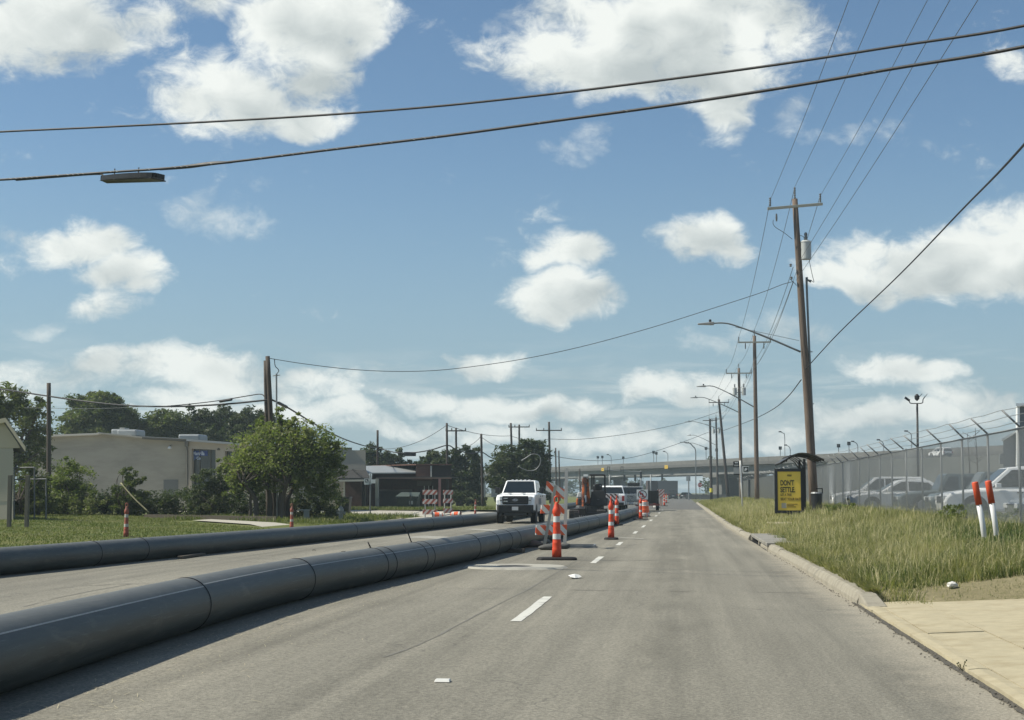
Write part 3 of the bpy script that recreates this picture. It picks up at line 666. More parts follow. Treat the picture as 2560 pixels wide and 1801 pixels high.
def sandbag(px, py, label, s=1.0, rz=0, m=None):
    x, y = gp(px, py); bm = bmesh.new(); bmesh.ops.create_icosphere(bm, subdivisions=3, radius=1)
    rr = random.Random(int(px))
    for v in bm.verts:
        c = v.co; c.x = math.copysign(abs(c.x) ** .7, c.x) * .34 * s; c.y = math.copysign(abs(c.y) ** .75, c.y) * .21 * s; c.z = (c.z * .10 + .08 + .02 * math.sin(c.x * 14 + px) * (c.z > 0)) * s
        c.z = max(0, c.z)
    me = bpy.data.meshes.new('sandbag'); bm.to_mesh(me); bm.free(); o = link_mesh('sandbag', me, m or M_BAG, None, True)
    o.location = (x, y, rz0(x, y) + .003); o.rotation_euler = (0, 0, rz); tag(o, label, 'sandbag', 'sandbags by the broken barricade')
sandbag(1328, 1370, 'dark sandbag tucked against the near pipe left of the barricade', 1.0, .3)
sandbag(1352, 1362, 'grey sandbag just behind the first one against the near pipe', .9, 1.0, mat('sandbag_grey', (.16, .155, .14), .9, var=.2))
sandbag(1371, 1377, 'black sandbag on the left foot of the broken striped barricade', .75, 0)
sandbag(1399, 1374, 'black sandbag between the barricade posts behind the near cone', .8, .4)

# ================================================================== CHANNELISERS AND BARRICADES
def make_cone(label, group='orange channeliser cones', base_w=.42, dirt=False):
    root = empty('traffic_cone', (0, 0, 0), label, 'traffic cone', group)
    mb = MB(); n = 8; pr = []
    b = base_w
    mb.add([(x * b, y * .21, z) for z, k in ((0, 1), (.035, .98), (.055, .90)) for x, y in ((k, k * .6), (k * .75, k), (-k * .75, k), (-k, k * .6), (-k, -k * .6), (-k * .75, -k), (k * .75, -k), (k, -k * .6))],
           [tuple(range(8))[::-1], tuple(range(16, 24))] + [(8 * r + i, 8 * r + (i + 1) % 8, 8 * r + 8 + (i + 1) % 8, 8 * r + 8 + i) for r in (0, 1) for i in range(8)])
    mb.build('base', M_RUBBER, root)
    prof = [(.100, .05), (.096, .20), (.098, .215), (.094, .225), (.090, .34), (.092, .355), (.087, .365), (.083, .43), (.079, .53), (.081, .545), (.077, .56), (.075, .66), (.077, .68), (.073, .70), (.069, .78), (.065, .90), (.067, .92), (.085, .95), (.085, 1.03), (.066, 1.07), (.050, 1.12), (.036, 1.17), (.03, 1.19)]
    MB().lathe(prof, 24).build('body', M_ORANGE, root, smooth=True)
    rad = lambda z: float(np.interp(z, [p[1] for p in prof], [p[0] for p in prof])) + .003
    for a, c in ((.425, .535), (.775, .895)): MB().lathe([(rad(a), a), (rad(c), c)], 24, cap=False).build('reflective_band', M_REFL, root, smooth=True)
    hp = spline([(-.028, 0, 1.17), (-.045, 0, 1.22), (-.04, 0, 1.28), (0, 0, 1.305), (.04, 0, 1.28), (.045, 0, 1.22), (.028, 0, 1.17)], 4)
    MB().tube(hp, .016, 8).build('handle', M_ORANGE, root, smooth=True)
    return root
cone0 = make_cone('nearest orange cone with two white bands on a wide black base')
M_FADED = mat('cone_faded', (.34, .085, .055), .7, var=.35, vs=9, c2=(.20, .13, .10)); M_FADEW = mat('band_faded', (.46, .44, .40), .6, var=.3, vs=9)
def put_cone(px, py, label, z=0.0, rz=0.0, tilt=0.0, s=1.0, first=False, Y=None, faded=False):
    o = cone0 if first else copy_tree(cone0)
    x, y = gp(px, py, z) if Y is None else (P(px, py, Y).x, Y)
    o.location = (x, y, (rz0(x, y) if z == 0 else z) + .003); o.rotation_euler = (tilt, tilt * .6, rz); o.scale = (s, s, s); o['label'] = label
    if faded:
        for ch in o.children:
            if not ch.name.startswith('base'):
                ch.data = ch.data.copy(); ch.data.materials[0] = M_FADEW if ch.name.startswith('reflective') else M_FADED
put_cone(1392, 1402, 'nearest orange cone with two white bands on a wide black base', first=True, rz=.06)
put_cone(1528, 1350, 'second orange cone in the lane line, on a short black base', s=.97, rz=1.57)
put_cone(1542, 1315, 'third orange cone partly hidden behind the second one', s=.95, rz=1.4)
put_cone(1602, 1300, 'orange cone standing left of the no left turn sign', s=.92, rz=.3)
put_cone(1661, 1266, 'distant orange cone beside the faded striped panels', s=.95)
put_cone(1666, 1258, 'most distant orange cone, next to the dark vehicle ahead', s=.95)
put_cone(315, 1352, 'weathered orange and white cone on the lawn behind the left pipe', z=.14, s=.74, Y=42, faded=True)
put_cone(729, 1322, 'faded orange cone on the kerb by the private drive', z=.06, s=.72, Y=55, rz=.4, faded=True)
put_cone(1188, 1289, 'leaning orange cone behind the far end of the left pipe', tilt=.05, s=.74, faded=True)
M_ORST = stripes('orange_white_stripes', (.70, .70, .66), (.74, .11, .03), .26, (1, 0, .85))
M_ORST2 = stripes('orange_white_stripes_back', (.66, .66, .62), (.70, .10, .03), .26, (-1, 0, .85))
M_REDST = stripes('faded_barricade_stripes', (.58, .53, .49), (.34, .10, .07), .30, (1, 0, -.9))
# broken type III barricade beside the near pipe
bar = empty('striped_barricade', (-3.2, 39.6, 0), 'broken orange and white striped barricade beside the near pipe, top board twisted', 'barricade')
off = Vector((-3.2, 39.6, 0))
def board(name, a, b, c, d, th, m, parent, o=off):      # corners: top left, top right, bottom right, bottom left
    q = [Vector(v) - o for v in (a, b, c, d)]; n = (q[1] - q[0]).cross(q[3] - q[0]).normalized() * th
    return MB().hexa(q, [v + n for v in q]).build(name, m, parent)
YL, YR = 39.15, 39.75
board('board', P(1341, 1314, YL), P(1418, 1312, YR), P(1416, 1338, YR), P(1339, 1338, YL), .02, M_ORST, bar)
board('board', P(1354, 1263, YL), P(1412, 1261, YR), P(1411, 1285, YR), P(1352, 1284, YL), .02, M_ORST, bar)
tw = MB(); A = [P(1366.5, 1203, 38.95), P(1388, 1211.5, 39.1), P(1400, 1219, 39.3), P(1411, 1224, 39.65)]; B = [P(1364, 1226, 38.95), P(1385, 1236, 39.1), P(1400, 1244, 39.3), P(1410, 1250, 39.65)]
for i in range(3): tw.hexa([A[i] - off, A[i + 1] - off, B[i + 1] - off, B[i] - off], [v - off + Vector((0, .02, 0)) for v in (A[i], A[i + 1], B[i + 1], B[i])])
tw.build('board', M_ORST, bar)
def post(px0, py0, Y0, px1, py1, Y1, w=.035): 
    a, b = P(px0, py0, Y0) - off, P(px1, py1, Y1) - off; s = Vector((w, 0, 0)); d = Vector((0, w, 0))
    return MB().hexa([a - s - d, a + s - d, a + s + d, a - s + d], [b - s - d, b + s - d, b + s + d, b - s + d])
M_POST = mat('barricade_post', (.43, .43, .40), .5, .2)
post(1359.5, 1371, 39.3, 1389, 1214, 38.9, .034).build('post', M_POST, bar)
post(1412, 1371, 39.8, 1416.5, 1171, 39.9, .04).build('post', M_POST, bar)
MB().hexa([P(1332, 1364, 40.2) - off, P(1425, 1371, 39.5) - off, P(1425, 1374, 39.5) - off, P(1332, 1367, 40.2) - off], [v - off + Vector((0, .06, 0)) for v in (P(1332, 1364, 40.2), P(1425, 1371, 39.5), P(1425, 1374, 39.5), P(1332, 1367, 40.2))]).build('foot', M_STEEL, bar)
skid = empty('steel_skid', (0, 0, 0), 'steel skid legs lying on the road right of the broken barricade', 'steel frame')
for (a, b, y_) in (((1412, 1363), (1489, 1366), 40.6), ((1412, 1370), (1489, 1371), 39.6)):
    pa, pb = P(*a, y_), P(*b, y_); pa.z = pb.z = .065; MB().box(pa.x, pb.x, y_ - .03, y_ + .03, .012, .075).build('leg', M_STEEL, skid)
xb = P(1488, 1368, 40).x; MB().box(xb - .05, xb, 39.64, 40.56, .013, .072).build('crossbar', M_STEEL, skid)
# fallen white panel piece behind the barricade
# far barricades by the side street
def far_barricade(px, Y, label, w, rz):
    b = P(px, 1290, Y); root = empty('striped_barricade', (b.x, Y, .0), label, 'barricade', 'faded barricades by the side street', rz)
    for s in (-.33, .33): MB().box(s * w - .025, s * w + .025, -.025, .025, 0, 1.55).build('post', M_POST, root)
    for z in (.35, .92, 1.42): MB().box(-w / 2, w / 2, -.06, -.03, z - .13, z + .13).build('board', M_REDST, root)
    for s in (-.33, .33): MB().box(s * w - .03, s * w + .03, -.55, .55, .0, .05).build('foot', M_STEEL, root)
far_barricade(1075, 84, 'faded striped barricade by the side street, left one of two', .80, 0)
far_barricade(1119.5, 90, 'narrower faded striped barricade by the side street, right one of two', .60, .5)
# orange barrels lying on their sides
M_BAR = stripes('barrel_bands', (.62, .60, .56), (.80, .12, .03), .62, (0, 0, 1), thr=.38)
def barrel(label, loc, rot, s=1.0):
    root = empty('traffic_barrel', loc, label, 'traffic barrel', 'orange traffic barrels'); root.rotation_euler = rot; root.scale = (s, s, s)
    MB().lathe([(.29, 0), (.29, .18), (.27, .2), (.27, .42), (.25, .44), (.25, .64), (.23, .66), (.23, .85), (.20, .90), (.10, .92)], 20).build('drum', M_BAR, root, smooth=False)
    MB().lathe([(.36, 0), (.37, .03), (.30, .06)], 20).build('base_ring', M_RUBBER, root)
    hp = spline([(-.08, 0, .91), (-.08, 0, .98), (.08, 0, .98), (.08, 0, .91)], 4); MB().tube(hp, .02, 6).build('handle', M_ORANGE, root)
p = P(1094, 1291, 83); barrel('orange barrel lying on its side right of the left barricade', (p.x - .3, 83, .18), (0, R(88), R(8)), .62)
p = P(1152, 1288, 86); barrel('orange and white barrel lying on its side, further right', (p.x, 86, .18), (0, R(-88), R(-5)), .6)
p = gp(1641, 1271); barrel('upright orange barrel behind the no left turn sign', (p[0], p[1], .01), (0, 0, 0))
p = gp(1604 + 8, 1290); barrel('orange barrel standing below the no left turn sign', (p[0] + .08, p[1] - 4, .01), (0, 0, 0))
x_, y_ = gp(1160, 1290); o = MB().tube([(-.7, -1, .02), (.7, 1, .3)], .03).build('steel_rod', M_STEEL); o.location = (x_ - .2, y_ - 2, .02); tag(o, 'bent steel rod leaning behind the left pipe near the barrels', 'rod')
# no left turn sign on a stand
xs_, ys_ = gp(1605, 1290); ys_ = 88; xs_ = P(1606, 1260, ys_).x
nl = empty('no_left_turn_sign', (xs_, ys_, 0), 'square white no left turn sign on a stand between the cones', 'road sign')
MB().box(-.31, .31, -.012, .012, 1.02, 1.56).build('panel', M_WHITE, nl, bevel=.004)
MB().lathe([(.20, -.003), (.245, -.003), (.245, .003), (.20, .003)], 32, M=Matrix.Translation((0, -.018, 1.29)) @ Matrix.Rotation(R(90), 4, 'X'), cap=False).build('ring', M_BLACK, nl)
arrow = [(.06, 1.13), (.06, 1.32), (.02, 1.37), (-.06, 1.37), (-.06, 1.42), (-.16, 1.335), (-.06, 1.25), (-.06, 1.30), (-.01, 1.30), (-.005, 1.29), (-.005, 1.13)]
MB().prism(arrow, -.022, -.014, 'y').build('arrow', M_BLACK, nl)
MB().hexa([(-.19, -.026, 1.45), (-.15, -.026, 1.48), (.19, -.026, 1.13), (.15, -.026, 1.10)], [(-.19, -.023, 1.45), (-.15, -.023, 1.48), (.19, -.023, 1.13), (.15, -.023, 1.10)]).build('slash', mat('sign_red', (.45, .03, .03), .5), nl)
for s in (-.22, .26): MB().box(s - .02, s + .02, -.02, .02, 0, 1.02).build('leg', mat('sign_leg', (.50, .12, .05), .6), nl)
MB().box(-.28, .30, -.25, .25, 0, .04).build('base', M_RUBBER, nl)
# faded striped panels further on
for i, (px, lab) in enumerate(((1648, 'faded pink striped channeliser panel, left of two before the dark truck'), (1657, 'faded pink striped channeliser panel, right of two before the dark truck'))):
    p = P(px, 1266, 165); r_ = empty('road_barricade', (p.x, 165, 0), lab, 'road panel', 'faded panels far down the lane')
    MB().box(-.17, .17, -.02, .02, .85, 1.75).build('panel', M_REDST, r_)
    for s in (-.12, .12): MB().box(s - .03, s + .03, -.02, .02, 0, .85).build('leg', mat('sign_leg', (.5, .12, .05)), r_)
# ================================================================== UTILITY POLES
def lamp_arm(root, z, L, rise, s=1.0):
    pts = spline([(-.12, 0, z), (-L * .42, 0, z + rise * .54), (-L * .74, 0, z + rise * .92), (-L * .87, 0, z + rise * 1.01), (-L, 0, z + rise)], 6)
    a = MB().tube(pts, [.045 * s] * 8 + [.034 * s] * (len(pts) - 8), 8).build('lamp_arm', M_GALV, root, smooth=True)
    h = MB(); h.hexa([(-L - .62, -.13, z + rise - .05), (-L - .62, .13, z + rise - .05), (-L - .62, .13, z + rise), (-L - .62, -.13, z + rise)],
                     [(-L + .12, -.16, z + rise - .07), (-L + .12, .16, z + rise - .07), (-L + .12, .16, z + rise + .07), (-L + .12, -.16, z + rise + .07)]); h.build('lamp_head', M_LAMPH, a, bevel=.02)
    MB().lathe([(.06, 0), (.06, .10), (.03, .12)], 10, (-L - .05, 0, z + rise + .07)).build('photocell', M_BLACK, a)
    return a
def insulator(root, x, z, h=.42):
    prof = []
    for k in range(5): prof += [(.030, z + h * k / 5), (.062, z + h * (k + .35) / 5), (.030, z + h * (k + .7) / 5)]
    prof.append((.02, z + h)); return MB().lathe(prof, 10, (x, 0, 0)).build('insulator', M_INS, root, smooth=True)
def transformer(root, x, y, z, m, s=1.0):
    o = MB().lathe([(.05, z - .02), (.24 * s, z), (.25 * s, z + .05), (.25 * s, z + .82 * s), (.27 * s, z + .84 * s), (.20 * s, z + .92 * s)], 18, (x, y, 0)).build('transformer', m, root, smooth=False)
    MB().lathe([(.05, 0), (.09, .05), (.05, .1), (.09, .15), (.05, .2), (.08, .26), (.07, .34), (.03, .38)], 10, (x, y, z + .92 * s)).build('bushing', M_INS, o, smooth=True)
    MB().box(min(x, 0), max(x, 0), y - .03, y + .03, z + .25, z + .33).build('bracket', M_STEEL, o)
    return o
def pole(base, top, r0, r1, m, label, group='utility poles'):
    """base, top: world points; returns the Empty"""
    base, top = Vector(base), Vector(top); root = empty('utility_pole', base, label, 'utility pole', group)
    d = top - base; n = 8
    MB().tube([Vector((0, 0, -.3))] + [d * (i / n) for i in range(1, n + 1)], [r0] + [r0 + (r1 - r0) * i / n for i in range(1, n + 1)], 16).build('shaft', m, root, smooth=True)
    return root, d
M_TRAN = mat('transformer_grey', (.42, .44, .43), .5)
# --- the tall pole beside the shelter
Y0 = 72.0
b0 = P(2037, 1287, Y0); b0.z = gz(b0.x, Y0) - .05; t0 = P(1987, 498, Y0)
pm, dm = pole(b0, t0, .21, .125, M_WOOD, 'tall leaning wooden pole with crossarm, grey transformer and street lamp, behind the bus shelter')
loc = lambda px, py, Y=Y0: P(px, py, Y) - b0
a, b = loc(1918, 524), loc(2056, 512); up = Vector((0, 0, .06)); dy = Vector((0, .05, 0)); o3 = Vector((0, -.16, 0))
ca = MB().hexa([a - up - dy + o3, a + up - dy + o3, a + up + dy + o3, a - up + dy + o3], [b - up - dy + o3, b + up - dy + o3, b + up + dy + o3, b - up + dy + o3]).build('crossarm', M_ARM, pm, bevel=.01)
for px, py in ((1925, 518), (2050, 508)):
    q = loc(px, py) + o3; i_ = insulator(pm, 0, 0, .42); i_.location = q
q = loc(1987, 497); i_ = insulator(pm, 0, 0, .55); i_.location = q
MB().lathe([(.035, -.35), (.05, -.2), (.035, 0)], 8, tuple(loc(1941, 535))).build('fuse_cutout', M_INS, pm)
tr = transformer(pm, .42, -.05, 0, M_TRAN, .95); tr.location = loc(1985, 650) ; tr.location.y = 0
tr.location.x = loc(1992, 650).x
# conduit riser
MB().tube(spline([loc(2028, 705), loc(2019, 702), loc(2017, 720), loc(2029, 1000), loc(2043, 1270)], 6), .05, 8).build('conduit', M_GALV, pm, smooth=True)
for py in (880, 1010, 1130):
    f_ = (py - 500) / 790; MB().tube([loc(1990 + 45 * f_, py), loc(2022 + 20 * f_, py)], .025, 6).build('standoff', M_STEEL, pm)
la = lamp_arm(pm, 0, 4.15, 1.35); la.location = loc(2008, 880)
MB().tube([loc(1838, 818), loc(1998, 852)], .012, 5).build('stay_rod', M_STEEL, la).location = -la.location
for pts in ([(1933, 552), (1932, 560), (1938, 570), (1960, 584), (1980, 600)], [(2020, 622), (2022, 650), (2030, 690), (2034, 707), (2026, 702), (2018, 703)], [(1998, 590), (2008, 594), (2010, 604)], [(1975, 700), (1988, 712), (1990, 716)]):
    MB().tube(spline([loc(*p) + Vector((0, -.18, 0)) for p in pts], 5), .014, 5).build('jumper_wire', M_WIREG, pm)
for py, rr in ((668, .07), (700, .07)):
    q = loc(1983 + (py - 668) * .06, py) + Vector((-.12, -.1, 0)); MB().lathe([(.03, 0), (rr, .03), (.03, .07), (rr, .1), (.03, .14)], 8, tuple(q)).build('spool_insulator', M_INS, pm)
# --- the line of poles beyond
def line_pole(px0, py0, px1, py1, Y, r0, m, label, arm=None, ins=True, trans=0, lamp=None, zoff=0):
    bb = P(px0, py0, Y); bb.z = gz(max(bb.x, 2), Y) - .05 if bb.x > 0 else .1
    tt = P(px1, py1, Y); rt, d = pole(bb, tt, r0, r0 * .68, m, label)
    s = Y / F
    if arm:
        w, dz, hz = arm; zc = d.z - dz
        MB().box(d.x - w / 2, d.x + w / 2, -.22, -.12, zc - .06, zc + .06).build('crossarm', M_ARM if m is M_WOOD else M_WOODD, rt)
        if ins:
            for x in (d.x - w / 2 + .06, d.x + w / 2 - .06): insulator(rt, x, zc + .06, .42).location = (0, -.17, 0)
            insulator(rt, d.x, d.z, .5)
            for x in (d.x - w * .28, d.x + w * .28): MB().lathe([(.04, zc - .55), (.05, zc - .3), (.03, zc - .06)], 6, (x, -.17, 0)).build('fuse_cutout', M_INS, rt)
    for i in range(trans):
        sx = (-1, 1)[i % 2]; transformer(rt, d.x * .86 + sx * .48, -.1, d.z - 2.9, M_TRAN, .9)
    if lamp:
        z_, L, rise = lamp; lamp_arm(rt, z_, L, rise, 1.1).location = (d.x * z_ / d.z, 0, 0)
    return rt, bb, d
PL = []
PL.append(line_pole(1893, 1261, 1886, 840, 130, .20, M_WOOD, 'second wooden pole along the verge, with a bare crossarm and street lamp', (2.7, .55, 0), True, 0, (7.9, 4.2, 1.75)))
PL.append(line_pole(1854, 1256, 1847, 921, 168, .20, M_WOOD, 'third wooden pole with two grey transformers and a street lamp', (2.75, .55, 0), True, 2, (9.4, 4.6, 1.6)))
PL.append(line_pole(1821, 1251, 1797, 999, 226, .23, M_WOODD, 'dark pole leaning left with crossarm, beyond the bus stop sign', (2.9, .45, 0), True, 0, (9.9, 4.6, 1.1)))
PL.append(line_pole(1795, 1247, 1790, 1044, 285, .22, M_WOODD, 'slim dark pole with transformers between the leaning pole and the thick one', (2.6, .3, 0), True, 2, (9.4, 4.7, 1.8)))
PL.append(line_pole(1778.5, 1245, 1775, 1048, 250, .24, M_WOODD, 'thick dark pole with a yellow marker near its foot', (2.3, .25, 0), False, 0, (7.9, 3.4, 1.0)))
rt, bb, d = PL[-1]
MB().lathe([(.27, 1.1), (.27, 1.75)], 12, cap=False).build('yellow_marker', mat('marker_yellow', (.65, .55, .05), .6), rt)
# steel street lamp near the underpass
b_ = P(1740, 1246, 300); sl = empty('street_lamp', (b_.x, 300, .1), 'thin steel street lamp with curved arm near the underpass', 'street lamp')
pts = spline([(0, 0, 0), (0, 0, 6.5), (0, 0, 9.3), (-.5, 0, 10.1), (-1.1, 0, 10.7), (-2.2, 0, 10.9)], 5); MB().tube(pts, .10, 8).build('post', M_GALV, sl, smooth=True)
MB().box(-2.9, -2.1, -.15, .15, 10.8, 10.95).build('lamp_head', M_LAMPH, sl)
# ---- left hand poles
def lpole(px0, py0, px1, py1, Y, r, label, arms=(), m=M_WOODD, gz_=None):
    bb = P(px0, py0, Y); bb.z = gz(bb.x, Y) - .05 if gz_ is None else gz_
    tt = P(px1, py1, Y); rt, d = pole(bb, tt, r, r * .8, m, label)
    for dz, w in arms:
        MB().box(d.x - w / 2, d.x + w / 2, -.2, -.1, d.z - dz - .06, d.z - dz + .06).build('crossarm', M_WOODD, rt)
        for x in (-w / 2 + .05, w / 2 - .05, -w * .2): MB().lathe([(.05, 0), (.06, .1), (.04, .22)], 6, (d.x + x, -.15, d.z - dz + .06)).build('insulator', M_INS, rt)
    return rt, bb, d
M_BROWNP = mat('pole_brown', (.075, .060, .048), .85, var=.3, vs=5, stretch=(6, 6, .6))
LP = {}
LP['a'] = lpole(122, 1290, 122, 958, 78, .13, 'dark telephone pole at far left in front of the white building', m=M_BROWNP)
LP['b'] = lpole(672, 1300, 664, 902, 68.4, .115, 'left pole of the double pole rising from the big bush', m=M_BROWNP)
LP['c'] = lpole(690, 1302, 669, 891, 68, .125, 'right, slightly taller pole of the double pole rising from the big bush', m=M_BROWNP)
LP['d'] = lpole(944, 1262, 944, 1076, 135, 0.118, 'short pole standing behind the brick building roof')
LP['e'] = lpole(1119, 1266, 1117, 1058, 128, 0.111, 'dark pole behind the pink post of the brick building')
LP['f'] = lpole(1142, 1262, 1140, 1070, 150, 0.118, 'pole with a small crossarm right of the brick building', ((.3, 2.0),))
LP['g'] = lpole(1207, 1264, 1203, 1085, 140, 0.126, 'dark pole left of the white truck with cables attached at mid height')
LP['h'] = lpole(1284, 1262, 1277, 1058, 155, 0.126, 'tall pole rising through the oak behind the white truck')
LP['i'] = lpole(1299, 1258, 1298, 1062, 190, 0.141, 'pole with double crossarms behind the big oak', ((.3, 2.6), (3.2, 2.6)))
LP['j'] = lpole(1376, 1258, 1372.5, 1055, 180, 0.148, 'pole with one crossarm at the right edge of the big oak', ((1.0, 3.0),))
LP['k'] = lpole(1391, 1255, 1389, 1120, 230, 0.126, 'first of the two thin dark poles left of the bridge sign')
LP['l'] = lpole(1400, 1255, 1397, 1127, 235, 0.126, 'second of the two thin dark poles left of the bridge sign')
LP['m'] = lpole(1451, 1245, 1449, 1172, 300, 0.163, 'short thick black pole in front of the bridge')
# riser mast beside the double pole
q = lambda px, py: P(px, py, 67.8)
rm = empty('riser_mast', q(694, 1300), 'thin steel service mast beside the double pole', 'mast'); o_ = q(694, 1300)
MB().tube([q(693, 1300) - o_, q(691, 935) - o_], .04, 8).build('tube', M_STEEL, rm)
MB().tube([q(682, 940) - o_, q(700, 938) - o_], .025, 6).build('bracket', M_STEEL, rm)
MB().tube(spline([q(691, 936) - o_, q(697, 928) - o_, q(694, 922) - o_, q(688, 915) - o_, q(686, 898) - o_], 4), .018, 6).build('drip_loop', M_WIRE, rm)
# ================================================================== WIRES
def wire(name, label, pts, r, m=M_WIREG, cat='cable', group=None, n=6, raw=False):
    pts = pts if raw else spline(pts, n); o = Vector(pts[0]); root_pts = [Vector(p) - o for p in pts]
    w = MB().tube(root_pts, r, 6).build(name, m, smooth=True); w.location = o; tag(w, label, cat, group); return w
def lerpY(pix, ya, yb):
    k = len(pix) - 1; x0, x1 = pix[0][0], pix[-1][0]
    return [P(px, py, ya + (yb - ya) * (px - x0) / (x1 - x0)) for px, py in pix]
def ext(pts, n0=1.0, n1=1.0):       # carry a span on beyond the view, rising gently to its next pole
    a, b = pts[0] + (pts[0] - pts[3]).normalized() * 14 * n0, pts[-1] + (pts[-1] - pts[-4]).normalized() * 16 * n1
    a.z = pts[0].z + .8 * n0; b.z = pts[-1].z + 1.0 * n1; return [a.lerp(pts[0], i / 8) for i in range(8)] + pts + [pts[-1].lerp(b, i / 8) for i in range(1, 9)]
# two thick communication cables crossing the road near the camera
c1 = [(0, 330), (280, 317), (560, 303), (840, 286), (1115, 264), (1400, 233), (1670, 199), (1950, 161), (2240, 116), (2560, 65)]
wire('overhead_cable', 'upper thick black cable crossing the whole sky in front of the camera', ext(lerpY(c1, 30.5, 21.5)), .021, M_WIRE)
c2 = [(0, 450), (130, 441), (260, 432), (420, 421), (580, 405), (840, 373), (1115, 340), (1400, 301), (1670, 264), (1950, 221), (2240, 171), (2560, 117)]
lo = wire('overhead_cable', 'lower thick black cable with a splice case, crossing the sky below the upper one', ext(lerpY(c2, 29.5, 20.5)), .024, M_WIRE)
rr = random.Random(4)
cp = spline(lerpY(c2, 29.5, 20.5), 10)
c2b = [(40, 451), (130, 444), (240, 436), (260, 440)]
MB().tube([p - lo.location for p in spline(lerpY(c2b, 29.4, 28.7), 6)], .016, 6).build('cable_strand', M_WIRE, lo)
c2c = [(400, 424), (470, 417), (530, 409), (580, 406)]
MB().tube([p - lo.location for p in spline(lerpY(c2c, 28.2, 27.6), 6)], [.02 + .018 * math.sin(math.pi * i / 18) for i in range(19)], 8).build('splice_sleeve', M_WIRE, lo)
# wrapped lashing wire, glinting
mb = MB()
for i in range(2, len(cp) - 1):
    if rr.random() < (.5 if i < 60 else .08):
        t_ = (cp[i + 1] - cp[i]).normalized(); mb.tube([cp[i] - lo.location - t_ * .03 + Vector((0, -.028, .018)), cp[i] - lo.location + t_ * .05 + Vector((0, -.028, -.010))], .006, 5)
mb.build('lashing_clip', M_GALV, lo)['kind'] = 'stuff'
# splice case: a flat snow-shoe loop hanging under the cable
A = P(257, 448, 28.75); B = P(401, 441, 28.1)
sc_ = empty('splice_loop', (A + B) / 2, 'dark flat cable storage loop hanging under the lower overhead cable', 'cable loop')
L = (B - A).length; ax = (B - A).normalized(); perp = Vector((-ax.y, ax.x, 0)).normalized(); upv = ax.cross(perp)
if upv.z < 0: upv = -upv
pts = []
for i in range(33):
    a_ = 2 * math.pi * i / 32; cx_ = math.copysign(min(abs(math.cos(a_)) * 1.15, 1), math.cos(a_))
    pts.append(ax * (cx_ * L / 2 * .97) + perp * (.26 * math.sin(a_) * (.55 + .45 * (cx_ + 1) / 2)) + upv * (.0))
mb = MB()
for i in range(32):
    p, q_ = pts[i], pts[i + 1]; h = upv * .045; w_ = .02
    n_ = (q_ - p).cross(upv).normalized() * w_
    mb.hexa([p - h, p + n_ - h, p + n_ + h, p + h], [q_ - h, q_ + n_ - h, q_ + n_ + h, q_ + h])
mb.build('channel', M_BLACK, sc_)
MB().hexa([-ax * L * .49 - upv * .045 - perp * .05, -ax * L * .49 - upv * .07 + perp * .1, -ax * L * .49 - upv * .05 + perp * .1, -ax * L * .49 - upv * .05 - perp * .1], [ax * L * .47 - upv * .07 - perp * .2, ax * L * .47 - upv * .07 + perp * .2, ax * L * .47 - upv * .05 + perp * .2, ax * L * .47 - upv * .05 - perp * .2]).build('tray', M_BLACK, sc_)
for k in (-.30, .12): MB().tube([ax * L * k - upv * .04, ax * L * k + upv * .19], .013, 6).build('hanger', M_STEEL, sc_)
# power lines from the tall pole towards and over the camera
def overhead(pix0, pixT, YT, label, dyp=-.16):
    a = P(*pix0, Y0) + Vector((0, dyp, 0)); b = P(*pixT, YT); c = b + (b - a) * .95; c.z += .5
    mid = (a + b) / 2 - Vector((0, 0, .12)); return wire('power_line', label, [a, mid, b, c], .0095, M_WIREG, 'power line', 'power lines overhead', 8)
overhead((1925, 503), (2122, 0), 39, 'thin power line from the left end of the tall pole crossarm up out of view')
overhead((1987, 468), (2199, 0), 39.5, 'thin power line from the top insulator of the tall pole up out of view')
overhead((2050, 492), (2319, 0), 39, 'thin power line from the right end of the tall pole crossarm up out of view')
overhead((1990, 668), (2375, 0), 34, 'thin line rising from above the transformer, fourth from the left at the top')
overhead((1990, 702), (2445, 0), 33.5, 'thin line rising from below the transformer, rightmost at the top')
# spans between the poles of the verge
def top_of(i, kind):
    rt, bb, d = PL[i]; w = (2.7, 2.75, 2.9, 2.6, 2.3)[i]
    return bb + d + {'l': Vector((-w / 2 + .06, -.17, -.1)), 'c': Vector((0, 0, .5)), 'r': Vector((w / 2 - .06, -.17, -.1))}[kind]
first = {'l': P(1925, 503, Y0), 'c': P(1987, 468, Y0), 'r': P(2050, 492, Y0)}
names = {'l': 'left', 'c': 'middle', 'r': 'right'}
for k in 'lcr':
    seq = [first[k]] + [top_of(i, k) for i in (0, 1, 2, 3)]; pts = []
    for a, b in zip(seq[:-1], seq[1:]): pts += sag(a, b, .55, 14)[:-1]
    pts.append(seq[-1]); wire('power_line', f'{names[k]} power line strung from pole to pole along the right verge', pts, .013, M_WIREG, 'power line', 'power lines along the verge', raw=True)
for (py0, dz, lab) in ((668, 2.2, 'upper secondary line between the verge poles'), (706, 2.7, 'lower secondary line between the verge poles')):
    seq = [P(1983, py0, Y0)] + [PL[i][1] + PL[i][2] - Vector((PL[i][2].x * dz / PL[i][2].z + .12, .1, dz)) for i in (0, 1, 2)]; pts = []
    for a, b in zip(seq[:-1], seq[1:]): pts += sag(a, b, .6, 14)[:-1]
    pts.append(seq[-1]); wire('power_line', lab + ', below the crossarms', pts, .014, M_WIREG, 'power line', 'power lines along the verge', raw=True)
pts = lerpY([(2012, 925), (2100, 830), (2250, 686), (2400, 530), (2560, 362)], 72, 25)
